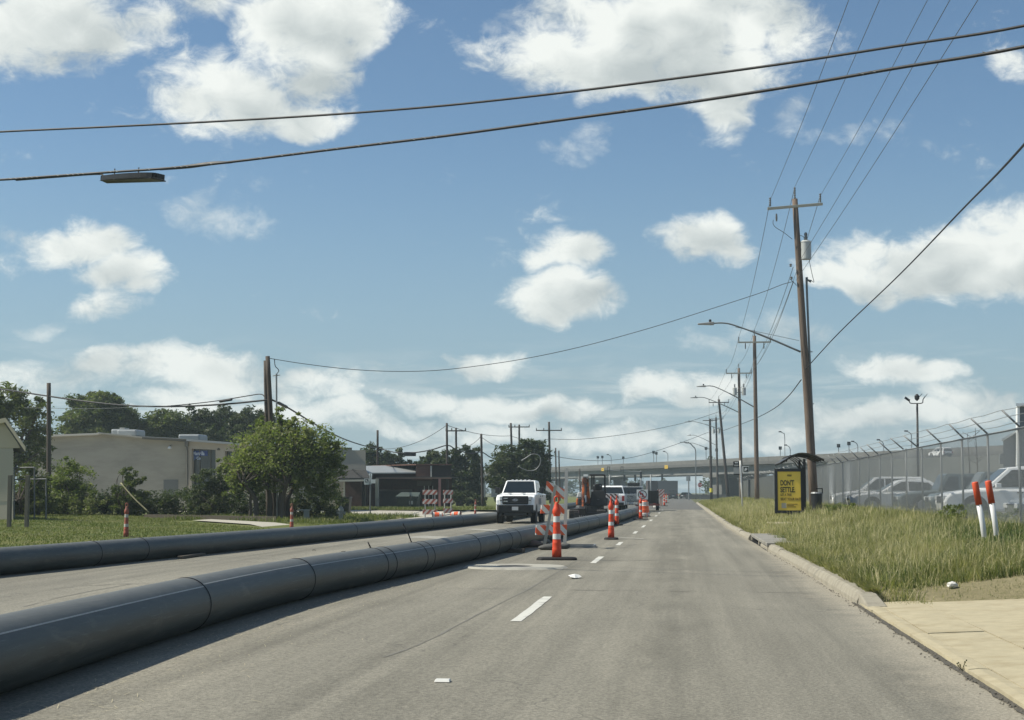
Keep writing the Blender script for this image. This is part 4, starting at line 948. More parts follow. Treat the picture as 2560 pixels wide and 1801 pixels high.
pts = pts + [pts[-1] + (pts[-1] - pts[-2]) * 1.0 + Vector((0, 0, .3)), pts[-1] + (pts[-1] - pts[-2]) * 2.2 + Vector((0, 0, 1.0))]
wire('overhead_cable', 'thick cable rising from the tall pole to the right edge of the picture', pts, .022, M_WIRE)
wire('overhead_cable', 'thick cable sagging from the tall pole to the second pole', [P(2003, 950, Y0), P(1970, 992, 85), P(1935, 1022, 105), P(1890, 1046, 130), P(1855, 1060, 168), P(1806, 1078, 226)], .026, M_WIRE)
wire('overhead_cable', 'long thin cable sagging across the road from the double pole to the tall pole', lerpY([(672, 896), (760, 910), (880, 924), (1000, 929), (1120, 924), (1290, 901), (1450, 868), (1620, 822), (1780, 772), (1900, 733), (1955, 712), (1984, 704)], 68, 72), .016, M_WIREG)
wire('overhead_cable', 'thick cable from the left edge past the telephone pole to the double pole', [P(-120, 960, 84), P(0, 973, 81), P(122, 991, 78), P(230, 1006, 76), P(330, 1015, 74), P(440, 1016.5, 72), P(560, 1011, 70), P(672, 1000, 68)], .045, M_WIRE)
ca2 = wire('overhead_cable', 'thinner cable with a splice case left of the double pole', [P(400, 1017, 72.8), P(460, 1012, 71.5), P(540, 1003, 70), P(620, 990, 69), P(652, 986, 68.6), P(664, 995, 68.4)], .024, M_WIRE)
MB().tube([P(550, 1004, 69.9) - ca2.location, P(579, 999, 69.5) - ca2.location], .065, 8).build('splice_case', M_BLACK, ca2)
wire('overhead_cable', 'thin wire under the thick cable left of the double pole', [P(60, 1020, 79), P(122, 1021, 78), P(250, 1022, 75), P(400, 1015, 72.6)], .012, M_WIREG)
cc_ = wire('overhead_cable', 'thick cable sloping down from the double pole towards the beige shop', [P(680, 1000, 68), P(720, 1020, 71), P(800, 1068, 82), P(860, 1098, 95), P(915, 1116, 115), P(945, 1121, 135)], .038, M_WIRE)
MB().tube([P(697, 1008, 69.2) - cc_.location, P(716, 1018, 70.6) - cc_.location], .075, 8).build('splice_case', M_BLACK, cc_)
cd_ = wire('overhead_cable', 'thick cable sagging behind the brick building to the pole by the pink post', [P(945, 1121, 135), P(985, 1131, 134), P(1024, 1133, 132), P(1075, 1126, 130), P(1118, 1114, 128), P(1140, 1124, 133), P(1175, 1134, 137), P(1204, 1131, 140), P(1225, 1143, 145), P(1250, 1152, 150), P(1283, 1148, 155)], .05, M_WIRE)
MB().box(-.5, .5, -.15, .15, -.2, .15, Matrix.Translation(P(1025, 1135, 132) - cd_.location)).build('splice_case', M_BLACK, cd_)
wire('overhead_cable', 'thin wire rising from the short pole to the pole by the pink post', sag(P(946, 1122, 135), P(1116, 1064, 128), .6), .022, M_WIREG, raw=True)
seq = [P(1119, 1064, 128), P(1276, 1090, 155), P(1375, 1098, 180)]
wire('overhead_cable', 'long thin wire above the oaks from pole to pole', sag(seq[0], seq[1], .3)[:-1] + sag(seq[1], seq[2], .3), .024, M_WIREG, raw=True)
wire('overhead_cable', 'thin wire from the oak poles across the sky to the verge poles', [P(1375, 1098, 180), P(1440, 1099, 185), P(1520, 1092, 192), P(1620, 1077, 205), P(1720, 1055, 218), P(1797, 1030, 226)], .03, M_WIREG)
wire('overhead_cable', 'lowest thin wire across the sky above the bridge', [P(1378, 1140, 182), P(1450, 1150, 190), P(1530, 1151, 205), P(1610, 1137, 222), P(1700, 1108, 240), P(1774, 1080, 250)], .032, M_WIREG)
wire('overhead_cable', 'thin wire from the left thin pole to the oak pole', sag(P(1206, 1095, 140), P(1272, 1117, 155), .3), .022, M_WIREG, raw=True)
wire('overhead_cable', 'thin wire from the left thin pole down to the tree on its left', sag(P(1202, 1092, 140), P(1160, 1118, 142), .2), .02, M_WIREG, raw=True)
lp = wire('cable_loop', 'loose loop of pale cable hanging in front of the big oak', [P(1296, 1166, 128), P(1306, 1172, 128), P(1322, 1177, 128), P(1338, 1175, 128), P(1349, 1163, 128), P(1351, 1148, 128), P(1346, 1138, 128), P(1330, 1136, 128), P(1315, 1145, 128), P(1303, 1152, 128)], .035, M_STEEL, 'cable loop')

# ================================================================== CHAIN LINK FENCE
FX = 7.3; FZ = .60; FH = 2.22; SP = 3.45
fence = empty('chain_link_fence', (FX, 30, FZ), 'long chain link fence with slanted barbed wire arms along the parking lot', 'fence')
M_MESH = mat('fence_wire', (.40, .42, .42), .5, .35, var=.1)
y = -1.8; ys_p = []
while y < 172: ys_p.append(y); y += SP
pm_ = None; am_ = None; mm_ = None
def inst(src, name, loc, parent=fence):
    o = bpy.data.objects.new(name, src.data); col.objects.link(o); o.parent = parent; o.location = loc; return o
mb = MB(); cell = .058; d_ = cell * 1.0; H = FH - .08; wr = .0018; k = 0
N = int((SP + H) / d_) + 1
for i in range(N):
    for sgn in (1, -1):
        # line starting along the bottom or side and climbing at 45 degrees
        s0 = i * d_ - H; ya, yb = max(s0, 0), min(s0 + H, SP); za, zb = ya - s0, yb - s0
        if yb - ya < .01: continue
        if sgn < 0: ya, yb = SP - ya, SP - yb
        p, q_ = Vector((0.0016 * sgn, ya, za + .06)), Vector((0.0016 * sgn, yb, zb + .06))
        dd = (q_ - p).normalized(); n1 = Vector((1, 0, 0)) * wr; n2 = dd.cross(Vector((1, 0, 0))) * wr
        mb.add([p + n1, p - n1 * .5 + n2, p - n1 * .5 - n2, q_ + n1, q_ - n1 * .5 + n2, q_ - n1 * .5 - n2], [(0, 1, 4, 3), (1, 2, 5, 4), (2, 0, 3, 5)])
for i, y in enumerate(ys_p):
    if pm_ is None:
        pm_ = MB().tube([(0, 0, -.3), (0, 0, FH)], .029, 10).build('post', M_GALV, fence, smooth=True); pm_.location = (0, y, 0)
        am_ = MB().tube([(0, 0, FH - .02), (-.40, 0, FH + .36)], .022, 8).build('barbed_wire_arm', M_STEEL, pm_, smooth=True)
        mm_ = mb.build('wire_mesh', M_MESH, fence, fixn=False); mm_.location = (-.045, y, 0)
    else:
        p_ = inst(pm_, 'post', (random.uniform(-.02, .02), y, random.uniform(-.03, .02))); a_ = inst(am_, 'barbed_wire_arm', (0, 0, 0), p_); a_.rotation_euler = (0, random.uniform(-.05, .05), random.uniform(-.08, .08))
        inst(mm_, 'wire_mesh', (-.045, y, random.uniform(-.02, .02)))
MB().tube([(0, ys_p[0], FH - .03), (0, ys_p[-1], FH - .03)], .024, 8).build('top_rail', M_GALV, fence, smooth=True)
for k in (0.3, .65, 1.0):
    pts = []
    for y0_, y1_ in zip(ys_p[:-1], ys_p[1:]): pts += [(-.40 * k, y0_, FH - .02 + .38 * k), (-.40 * k, (y0_ + y1_) / 2, FH - .03 + .38 * k - random.uniform(.002, .02))]
    MB().tube(pts, .007, 5).build('barbed_wire', M_STEEL, fence)
# ================================================================== MARKER POSTS, SHELTER, SIGNS
M_PVC = mat('marker_white', (.66, .67, .66), .4, var=.05); M_OTOP = mat('marker_orange', (.60, .085, .03), .5, var=.2, vs=10)
def marker(pxb, pyb, pxt, pyt, Y, label):
    b_ = P(pxb, pyb, Y); t_ = P(pxt, pyt, Y); b_.z = gz(b_.x, Y); d = t_ - b_; root = empty('marker_post', b_, label, 'marker post', 'utility marker posts in the grass')
    MB().tube([Vector((0, 0, -.2)), d * .3, d * .66], .050, 18).build('white_tube', M_PVC, root, smooth=True)
    MB().tube([d * .62, d * .98, d * .995, d], [.060, .060, .052, .03], 18).build('orange_cap', M_OTOP, root, smooth=True)
marker(2465, 1358, 2437, 1205, 29.7, 'white marker post with orange top, left and more tilted of the pair')
marker(2495, 1358, 2470, 1202, 29.9, 'white marker post with orange top, right of the pair')
# white stone in the bare patch
bm = bmesh.new(); bmesh.ops.create_icosphere(bm, subdivisions=2, radius=.07)
for v in bm.verts: v.co *= 1 + random.uniform(-.22, .18); v.co.z *= .6
me = bpy.data.meshes.new('rock'); bm.to_mesh(me); bm.free(); o = link_mesh('rock', me, mat('pale_rock', (.60, .59, .55), .9)); p = P(2380, 1430, 20.9); o.location = (p.x, 20.9, vz0(p.x, 20.9) + .01); tag(o, 'pale rock at the edge of the bare patch in the grass', 'rock')
def textmesh(name, s, size, m, parent, loc, xs=1.0, rot=(R(90), 0, 0), ext=.002, shear=0, align='LEFT', space=1.0):
    cu = bpy.data.curves.new(name, 'FONT'); cu.body = s; cu.size = size; cu.extrude = ext; cu.shear = shear; cu.align_x = align; cu.space_character = space; cu.offset = size * .03
    o = bpy.data.objects.new(name, cu); col.objects.link(o)
    dg = bpy.context.evaluated_depsgraph_get(); me = bpy.data.meshes.new_from_object(o.evaluated_get(dg)); bpy.data.objects.remove(o); me.materials.clear()
    o = link_mesh(name, me, m, parent); o.location = loc; o.rotation_euler = rot; o.scale = (xs, 1, 1); return o
# bus shelter
YS = 66.5; s58 = F / YS
sx0 = P(1937, 1232, YS).x; sx1 = P(2006, 1232, YS).x; zt_ = P(1960, 1172, YS).z; zb_ = P(1960, 1284, YS).z
sh = empty('bus_shelter', (sx0, YS, gz(4.5, YS)), 'black bus shelter with arched roof and yellow advertisement panel', 'bus shelter'); g0 = gz(4.5, YS)
W_ = sx1 - sx0; T0 = zt_ - g0; B0 = zb_ - g0
M_SHB = mat('shelter_black', (.022, .022, .022), .45)
M_YEL = mat('poster_yellow', (.95, .66, .085), .5, var=.06)
fr = MB(); fw = .12
fr.box(0, W_, 0, .26, T0 - fw, T0); fr.box(0, W_, 0, .26, B0, B0 + fw); fr.box(0, fw, 0, .26, B0 + fw, T0 - fw); fr.box(W_ - .06, W_, 0, .26, B0 + fw, T0 - fw); fr.box(fw, W_ - .06, .05, .25, B0 + fw, T0 - fw)
fr.build('display_case', M_SHB, sh)
MB().box(fw + .005, W_ - .065, .03, .048, B0 + fw + .005, T0 - fw - .005).build('poster', M_YEL, sh)
M_INK = mat('poster_ink', (.03, .026, .012), .6); M_INK2 = mat('poster_ink_brown', (.22, .13, .02), .6)
pw = W_ - .065 - fw; ph = T0 - B0 - 2 * fw
def ptxt(s, fx, fy, h, xs, m): textmesh('lettering', s, ph * h, m, sh, (fw + pw * fx, .026, B0 + fw + ph * (1 - fy)), xs)
ptxt("DON'T", .12, .355, .185, .60, M_INK); ptxt('SETTLE.', .12, .53, .185, .60, M_INK); ptxt('LET A TREE', .12, .625, .085, .66, M_INK2); ptxt('BEAT YOUR RATE', .12, .74, .095, .70, M_INK2); ptxt('Abbi', .42, .125, .075, .8, M_INK)
for i, (a, b) in enumerate(((.40, .85), (.40, .70), (.40, .78))): MB().box(fw + pw * a, fw + pw * b, .0255, .029, B0 + fw + ph * (.155 - .035 * i), B0 + fw + ph * (.172 - .035 * i)).build('fine_print', M_INK2, sh)
MB().box(fw + pw * .16, fw + pw * .37, .026, .029, B0 + fw + ph * .06, B0 + fw + ph * .19).build('pale_square', mat('pale_patch', (.50, .46, .36), .6), sh)
MB().box(.52, .84, .04, .22, -.1, B0).build('leg', M_SHB, sh)
bx = P(2022, 1232, YS).x - sx0
for x, yy in ((bx - .12, .6), (bx - .12, 3.4), (W_ + .05, .35)): MB().box(x - .05, x + .05, yy - .05, yy + .05, -.1, T0 + .42 if x > W_ + .1 else T0 + .05).build('post', M_SHB, sh)
MB().box(W_ + .02, bx - .18, .36, .38, B0 + .1, T0 - .05).build('side_panel', mat('smoked_panel', (.03, .032, .034), .15), sh)
MB().box(bx - .14, bx - .12, .66, 3.34, B0 + .1, T0 - .05).build('back_panel', mat('smoked_panel', (.03, .032, .034), .15), sh)
MB().box(W_ * .75, bx - .2, .8, 3.0, .42, .47).build('bench', M_STEEL, sh)
MB().box(W_, bx - .02, .3, .36, B0 - .02, B0 + .05).build('lower_rail', M_SHB, sh)
q = lambda px, py: (P(px, py, YS).x - sx0, P(px, py, YS).z - g0)
arc = [q(1950, 1158), q(1962, 1151), q(1978, 1141), q(1994, 1135), q(2008, 1134), q(2024, 1136), q(2040, 1141), q(2052, 1147), q(2060, 1150)]
arc = [(v.x, v.y) for v in spline([(a, b, 0) for a, b in arc], 3)]
mb = MB(); vs = []
for x, z in arc: vs += [(x, -.15, z), (x, 3.9, z), (x, 3.9, z + .03), (x, -.15, z + .03)]
n_ = len(arc); mb.add(vs, [(4 * i + k, 4 * i + (k + 1) % 4, 4 * i + 4 + (k + 1) % 4, 4 * i + 4 + k) for i in range(n_ - 1) for k in range(4)] + [(0, 1, 2, 3), tuple(4 * (n_ - 1) + k for k in range(4))])
mb.build('roof', mat('shelter_roof', (.055, .05, .045), .4), sh)
for yy in (.0, 1.3, 2.5, 3.75):
    pts = [(x, yy, z - .04) for x, z in arc]; MB().tube(pts, .028, 6).build('roof_rib', M_SHB, sh)
    rb = spline([(bx - .12, yy, T0 + .05), (bx - .35, yy, T0 + .38), (bx - .75, yy, T0 + .55), (q(1965, 1152)[0], yy, q(1965, 1152)[1] - .06)], 6); MB().tube(rb, .022, 6).build('roof_brace', M_SHB, sh)
# litter bin
p = P(2042, 1293, 65.5); lb = empty('litter_bin', (p.x, 65.5, gz(p.x, 65.5)), 'black litter bin in the grass right of the bus shelter', 'litter bin')
MB().lathe([(.19, .12), (.22, .2), (.24, .78), (.25, .80), (.25, .84)], 16).build('drum', M_BLACK, lb); MB().lathe([(.25, .84), (.2, .9), (.17, .9)], 16).build('rim', M_STEEL, lb)
for s in (-.14, .14): MB().box(s - .02, s + .02, -.05, .05, 0, .14).build('leg', M_BLACK, lb)
MB().box(-.02, .26, -.03, .03, 1.02, 1.06).build('lid', M_BLACK, lb); MB().box(.22, .26, -.03, .03, .84, 1.02).build('lid_arm', M_BLACK, lb)
# bus stop sign
YB = 98; p = P(1857, 1275, YB); g1 = gz(p.x, YB); bs = empty('bus_stop_sign', (p.x, YB, g1), 'white bus stop post with a black and grey sign and a small black square sign', 'bus stop sign')
tp = P(1850.5, 1152, YB) - Vector((p.x, YB, g1)); MB().tube([(0, 0, -.2), tp], .055, 10).build('post', mat('post_white', (.60, .61, .58), .5), bs, smooth=True)
qq = lambda px, py: (P(px, py, YB).x - p.x, P(px, py, YB).z - g1)
def sgn(name, a, b, m, y=-.08, parent=bs): (x0, z1), (x1, z0) = qq(*a), qq(*b); return MB().box(min(x0, x1), max(x0, x1), y - .012, y + .012, z0, z1).build(name, m, parent)
M_SGREY = mat('sign_grey', (.34, .35, .34), .5); M_SWH = mat('sign_white', (.66, .67, .65), .5)
sgn('header_panel', (1833, 1154), (1848.5, 1168.5), M_BLACK); sgn('route_panel', (1833.5, 1169), (1849, 1185), M_SGREY); sgn('lower_band', (1834, 1185), (1849, 1188), M_BLACK)
sgn('header_print', (1837, 1156), (1845, 1158.5), M_SWH, -.096); sgn('header_print', (1835.5, 1162), (1846, 1166), M_SGREY, -.096)
sgn('square_panel', (1855.5, 1166), (1872, 1183), M_SWH); sgn('black_square', (1858.5, 1167.8), (1870.8, 1180), M_BLACK, -.096)
lg = [qq(1860.5, 1178), qq(1862, 1171), qq(1866, 1170), qq(1868.5, 1173), qq(1866, 1176.5), qq(1862.5, 1178)]; MB().prism(lg, -.118, -.110, 'y').build('emblem', M_SWH, bs)
# ================================================================== VEGETATION
LEAF_D = leafmat('leaves_oak_dark', (.034, .046, .021), (.072, .092, .038), (.095, .11, .05), .30, .35)
LEAF_M = leafmat('leaves_mid', (.064, .082, .033), (.135, .155, .062), (.19, .20, .09), .42, .5)
LEAF_L = leafmat('leaves_light', (.105, .13, .045), (.21, .23, .09), (.29, .29, .14), .50, .6)
LEAF_G = leafmat('leaves_grey', (.055, .070, .035), (.10, .12, .06), (.13, .14, .075), .35, .5)
M_BARK = mat('bark', (.075, .062, .050), .9, var=.3, vs=8, bump=.5, bs=30)
def crown(name, parent, lobes, n, size, m, seed, per=60, droop=.0, flat_=1.0):
    """lobes: (cx,cy,cz, rx,ry,rz); leaf clumps scattered in the outer part of every lobe"""
    rng = np.random.default_rng(seed); vol = np.array([a[3] * a[4] * a[5] for a in lobes]) ** .75; k = (n * vol / vol.sum()).astype(int); Vs = []
    for (cx, cy, cz, rx, ry, rz), ni in zip(lobes, k):
        nc = max(3, ni // per); u = rng.normal(size=(nc, 3)); u /= np.linalg.norm(u, axis=1)[:, None]
        rad = rng.random(nc) ** .38 * (1 + .16 * rng.normal(size=nc)); c = u * rad[:, None] * np.array([rx, ry, rz]) + np.array([cx, cy, cz])
        cs = (.22 + .26 * rng.random(nc)) * min(rx, rz)
        idx = rng.integers(0, nc, ni); w = rng.normal(size=(ni, 3)); w /= np.linalg.norm(w, axis=1)[:, None]; w *= (rng.random(ni) ** .5)[:, None]
        p = c[idx] + w * cs[idx][:, None] * np.array([1.15, 1.15, .85]); Vs.append(p)
    p = np.concatenate(Vs); n = len(p)
    a = rng.normal(size=(n, 3)); a[:, 2] *= .7; a[:, 2] -= droop; a /= np.linalg.norm(a, axis=1)[:, None]
    b = rng.normal(size=(n, 3)); b -= a * (a * b).sum(1)[:, None]; b /= np.linalg.norm(b, axis=1)[:, None]
    L = size * rng.uniform(.6, 1.35, n)[:, None]; Wd = L * .36
    V = np.stack([p - a * L * .5, p + b * Wd * .5, p + a * L * .5, p - b * Wd * .5], 1).reshape(-1, 3)
    Fq = np.arange(4 * n).reshape(n, 4)
    return np_mesh(name, V, Fq, m, parent)
def trunk(parent, base_r, h, tips, seed, m=M_BARK, stems=1, spread=.3):
    rnd = random.Random(seed); mb = MB()
    for s in range(stems):
        ox, oy = (rnd.uniform(-spread, spread), rnd.uniform(-spread, spread)) if stems > 1 else (0, 0)
        fork = Vector((ox * 1.7, oy * 1.7, h * rnd.uniform(.85, 1.1)))
        mb.tube(spline([(ox, oy, -.2), (ox * 1.1 + rnd.uniform(-.1, .1), oy, h * .5), fork], 4), [base_r * (1.25 - .55 * i / 8) for i in range(9)], 9)
        for (tx, ty, tz) in tips:
            if stems > 1 and rnd.random() < .35: continue
            tip = Vector((tx, ty, tz)); mid = fork.lerp(tip, .5) + Vector((rnd.uniform(-.3, .3), rnd.uniform(-.3, .3), rnd.uniform(0, .4)))
            mb.tube(spline([fork - Vector((0, 0, .15)), mid, tip], 4), [base_r * .55 * (1 - .8 * i / 8) for i in range(9)], 6)
    return mb.build('trunk', m, parent, smooth=True)
def tree(name, label, px, Y, lobes_px, n, size, m, seed, zb=None, trunk_r=.25, cat='tree', group=None, stems=1, fork=.35, depth=.8, droop=0, spread=.3, per=60):
    """lobes_px: (px, py, half width, half height) in photo pixels at distance Y"""
    b = P(px, 1250, Y); z0 = gz(b.x, Y) if zb is None else zb; root = empty(name, (b.x, Y, z0), label, cat, group)
    s = Y / F; lob = []
    rnd = random.Random(seed)
    for (lx, ly, hw, hh) in lobes_px:
        c = P(lx, ly, Y); lob.append((c.x - b.x, rnd.uniform(-.3, .3) * hw * s, c.z - z0, hw * s, hw * s * depth, hh * s))
    zmin = min(l[2] - l[5] for l in lob); zm = max(l[2] for l in lob)
    tips = [(l[0] + rnd.uniform(-.5, .5) * l[3], l[1], l[2] + rnd.uniform(-.2, .4) * l[5]) for l in lob]
    trunk(root, trunk_r, max(.3, zm * fork), tips, seed, stems=stems, spread=spread)
    crown('crown', root, lob, n, size, m, seed, per, droop); return root
# big multi-stemmed tree by the double pole
tree('broadleaf_tree', 'large bright green multi-stemmed tree in front of the double pole', 690, 67,
     [(700, 1135, 95, 75), (610, 1150, 55, 62), (790, 1130, 66, 66), (690, 1078, 58, 34), (700, 1045, 20, 30), (765, 1080, 42, 30), (615, 1195, 52, 42), (830, 1160, 32, 48), (765, 1190, 84, 44), (575, 1180, 25, 40), (820, 1110, 26, 24), (690, 1185, 60, 34), (815, 1222, 36, 36), (585, 1222, 24, 26), (560, 1160, 20, 26), (655, 1062, 30, 24), (735, 1058, 26, 20), (842, 1135, 22, 26)],
     27000, .17, LEAF_L, 31, trunk_r=.105, stems=5, fork=.40, droop=.25, spread=.75, per=45)
tree('broadleaf_tree', 'tall spreading tree at the left edge behind the white brick house', 20, 92,
     [(20, 1020, 75, 60), (80, 1060, 55, 60), (-60, 1040, 70, 80), (60, 1130, 70, 60), (110, 1120, 26, 40), (-40, 1140, 80, 60), (100, 1000, 24, 20)], 17000, .26, LEAF_M, 32, trunk_r=.3)
tree('broadleaf_tree', 'round dark tree behind the left half of the white building', 245, 140,
     [(240, 1035, 75, 52), (180, 1065, 38, 45), (300, 1050, 45, 40), (260, 1000, 50, 24), (245, 1090, 95, 32), (200, 1010, 30, 22), (335, 1068, 26, 28)], 24000, .38, LEAF_M, 33, trunk_r=.35, group='trees behind the white building')
tree('broadleaf_tree', 'middle tree behind the white building, lower and denser', 410, 142,
     [(400, 1065, 60, 40), (350, 1080, 40, 30), (450, 1070, 42, 38), (420, 1095, 90, 25)], 18000, .38, LEAF_M, 34, trunk_r=.3, group='trees behind the white building')
tree('broadleaf_tree', 'dark tree behind the white building left of the double pole', 560, 144,
     [(500, 1060, 45, 36), (560, 1055, 48, 38), (620, 1055, 50, 34), (660, 1065, 40, 34), (560, 1088, 110, 26)], 24000, .38, LEAF_D, 35, trunk_r=.3, group='trees behind the white building')
# oaks in the middle distance
tree('oak_tree', 'dark oak rising behind the beige shop and the brick building roof', 950, 160,
     [(945, 1140, 42, 26), (905, 1150, 30, 18), (980, 1150, 34, 20), (1010, 1158, 30, 16), (940, 1165, 60, 18)], 7500, .42, LEAF_D, 36, trunk_r=.3, group='dark oaks in the middle distance')
tree('oak_tree', 'dark irregular oak right of the brick building', 1150, 146,
     [(1165, 1150, 36, 34), (1120, 1155, 36, 34), (1180, 1130, 20, 22), (1075, 1150, 34, 26), (1160, 1190, 50, 34), (1110, 1195, 50, 30), (1150, 1225, 62, 26), (1190, 1205, 24, 34), (1060, 1165, 26, 20)], 15000, .40, LEAF_D, 37, trunk_r=.3, group='dark oaks in the middle distance')
tree('oak_tree', 'big round dark oak behind the white truck', 1310, 136,
     [(1320, 1150, 48, 48), (1270, 1160, 40, 42), (1355, 1160, 22, 40), (1325, 1112, 26, 18), (1255, 1185, 36, 36), (1300, 1205, 70, 44), (1345, 1210, 32, 44), (1240, 1165, 16, 18), (1300, 1235, 60, 20)], 19000, .38, LEAF_D, 38, trunk_r=.35, group='dark oaks in the middle distance')
# shrubs in front of the white building
tree('shrub', 'bright green upright shrub right of the telephone pole', 170, 70, [(175, 1195, 45, 55), (150, 1225, 40, 45), (205, 1230, 35, 40), (180, 1160, 22, 26), (170, 1262, 66, 30)], 9000, .15, LEAF_L, 41, cat='shrub', stems=4, trunk_r=.05, spread=.4)
tree('shrub', 'loose leggy shrub in front of the middle of the white building', 325, 69, [(322, 1200, 24, 28), (350, 1205, 20, 18), (320, 1235, 40, 34), (345, 1255, 40, 28), (300, 1262, 36, 26), (316, 1172, 14, 16)], 5500, .16, LEAF_M, 42, cat='shrub', stems=4, trunk_r=.04, spread=.3)
tree('shrub', 'greyish green bush below the window with the blue lettering', 520, 70, [(520, 1205, 36, 34), (490, 1235, 34, 30), (545, 1240, 40, 36), (515, 1265, 60, 26), (560, 1215, 26, 34)], 8500, .13, LEAF_G, 43, cat='shrub', stems=5, trunk_r=.04, spread=.5)
tree('shrub', 'small sapling with a thin bare trunk left of the big tree', 626, 66.5, [(600, 1225, 26, 22), (640, 1220, 30, 20), (622, 1205, 24, 20)], 2200, .15, LEAF_L, 44, cat='shrub', trunk_r=.06, fork=.8)
tree('shrub', 'dark overgrown shrub at the left edge behind the wooden posts', 60, 66, [(40, 1225, 60, 45), (90, 1215, 45, 50), (20, 1255, 60, 38), (100, 1262, 60, 30), (75, 1180, 30, 30), (105, 1195, 24, 34)], 11000, .14, LEAF_M, 45, cat='shrub', stems=5, trunk_r=.05, spread=.8)
M_STRAWST = mat('dry_stem', (.30, .28, .16), .8)
wire('dry_stem', 'long pale dry stem leaning through the shrub before the white building', [P(302, 1208, 66.5), P(335, 1246, 66.2), P(372, 1281, 66)], .03, M_STRAWST, 'stem')
def hedge(label, px0, px1, Y, py0, py1, n, size, m, seed):
    a, b = P(px0, 1280, Y), P(px1, 1280, Y); z0 = gz((a.x + b.x) / 2, Y); root = empty('hedge', ((a.x + b.x) / 2, Y, z0), label, 'hedge')
    s = Y / F; k = max(3, int((px1 - px0) / 45)); lob = []; rnd = random.Random(seed)
    for i in range(k):
        px = px0 + (px1 - px0) * (i + .5) / k; c = P(px, (py0 + py1) / 2 + rnd.uniform(-8, 8), Y); lob.append((c.x - root.location.x, 0, c.z - z0, (px1 - px0) / k * .75 * s, .9, (py1 - py0) / 2 * s * rnd.uniform(.9, 1.15)))
    mb = MB()
    for l in lob: mb.tube([(l[0], 0, -.1), (l[0] + rnd.uniform(-.3, .3), 0, l[2])], .03, 6)
    mb.build('stems', M_BARK, root); crown('foliage', root, lob, n, size, m, seed, 50); return root
hedge('dark leafy hedge at far left along the back of the lawn', -60, 240, 69, 1225, 1298, 13000, .15, LEAF_M, 51)
hedge('vine covered hedge along the back of the lawn below the white wall', 225, 420, 71, 1222, 1296, 10000, .15, LEAF_D, 52)
hedge('sunny vine covered hedge left of the big tree', 400, 590, 71.5, 1226, 1296, 9000, .14, LEAF_G, 53)
hedge('shaded undergrowth beneath the big tree', 580, 850, 69.5, 1225, 1302, 12000, .14, LEAF_D, 54)  # dark leaf colour carries the shade below the crown
hedge('clipped dark hedge left of the white truck', 1130, 1212, 143, 1235, 1268, 4500, .25, LEAF_D, 55)
hedge('low scrub beside the litter bin at the foot of the fence', 2062, 2150, 60, 1258, 1296, 3200, .11, LEAF_L, 56)
hedge('leafy weeds at the foot of the fence behind the marker posts', 2360, 2570, 42, 1270, 1322, 5200, .09, LEAF_L, 57)
hedge('leafy weeds around the foot of the bus shelter', 1985, 2030, 65.7, 1278, 1300, 900, .10, LEAF_L, 58)
def treeline(label, x0, x1, y0, y1, h, n, size, m, seed):
    rnd = random.Random(seed); lob = []; k = 26
    for i in range(k):
        f_ = (i + .5) / k; lob.append((x0 + (x1 - x0) * f_, y0 + (y1 - y0) * f_, h * rnd.uniform(.35, .55), abs(x1 - x0) / k * rnd.uniform(.8, 1.5) + 2, 5, h * rnd.uniform(.45, .75)))
    o = crown('far_trees', None, lob, n, size, m, seed, 40); o['kind'] = 'stuff'; tag(o, label, 'trees')
treeline('distant line of trees seen below the bridge on the left', -130, -8, 560, 620, 8.5, 9000, 1.1, LEAF_D, 61)
treeline('distant pale trees beyond the underpass on the right', 6, 70, 430, 520, 8.5, 7000, 1.0, LEAF_G, 62)
treeline('distant trees far left beyond the side street', -420, -130, 330, 480, 11, 12000, 1.2, LEAF_D, 63)
treeline('distant trees behind the parking lot far right', 70, 330, 420, 330, 9, 9000, 1.1, LEAF_M, 64)
for i, (px, h_, w_, lab) in enumerate(((1555, 26, 14, 'round distant tree under the bridge left of the grey pickup'), (1577, 20, 18, 'low umbrella shaped distant tree under the bridge'), (1592, 24, 8, 'narrow distant tree under the bridge beside the signal pole'), (1619, 22, 14, 'distant tree under the bridge behind the dark truck'), (1520, 20, 14, 'distant tree under the bridge behind the white pickup'))):
    tree('broadleaf_tree', lab, px, 440, [(px, 1240 - h_ * .7, w_, h_ * .6), (px + w_ * .4, 1240 - h_ * .45, w_ * .8, h_ * .5)], 1200, .8, LEAF_D, 70 + i, zb=0, trunk_r=.3, group='trees seen under the bridge')
for i, (px, py0, label) in enumerate(((2161, 1060, 0),)): pass
# small weed in the gutter seam
p = gp(2405, 1680); wd = empty('weed', (p[0], p[1], .01), 'small dark weed growing in the seam of the driveway', 'weed'); wd.scale = (.6, .6, .6)
mb = MB(); rr = random.Random(2)
for i in range(7):
    a = rr.uniform(0, 6.28); q_ = Vector((math.cos(a) * .06, math.sin(a) * .06, rr.uniform(.05, .14))); mb.tube([(0, 0, 0), q_ * .6, q_], .003, 5)
    mb.lathe([(.001, -.012), (.013, 0), (.001, .012)], 6, tuple(q_))
mb.build('stems', mat('weed_dark', (.05, .06, .02), .8), wd)
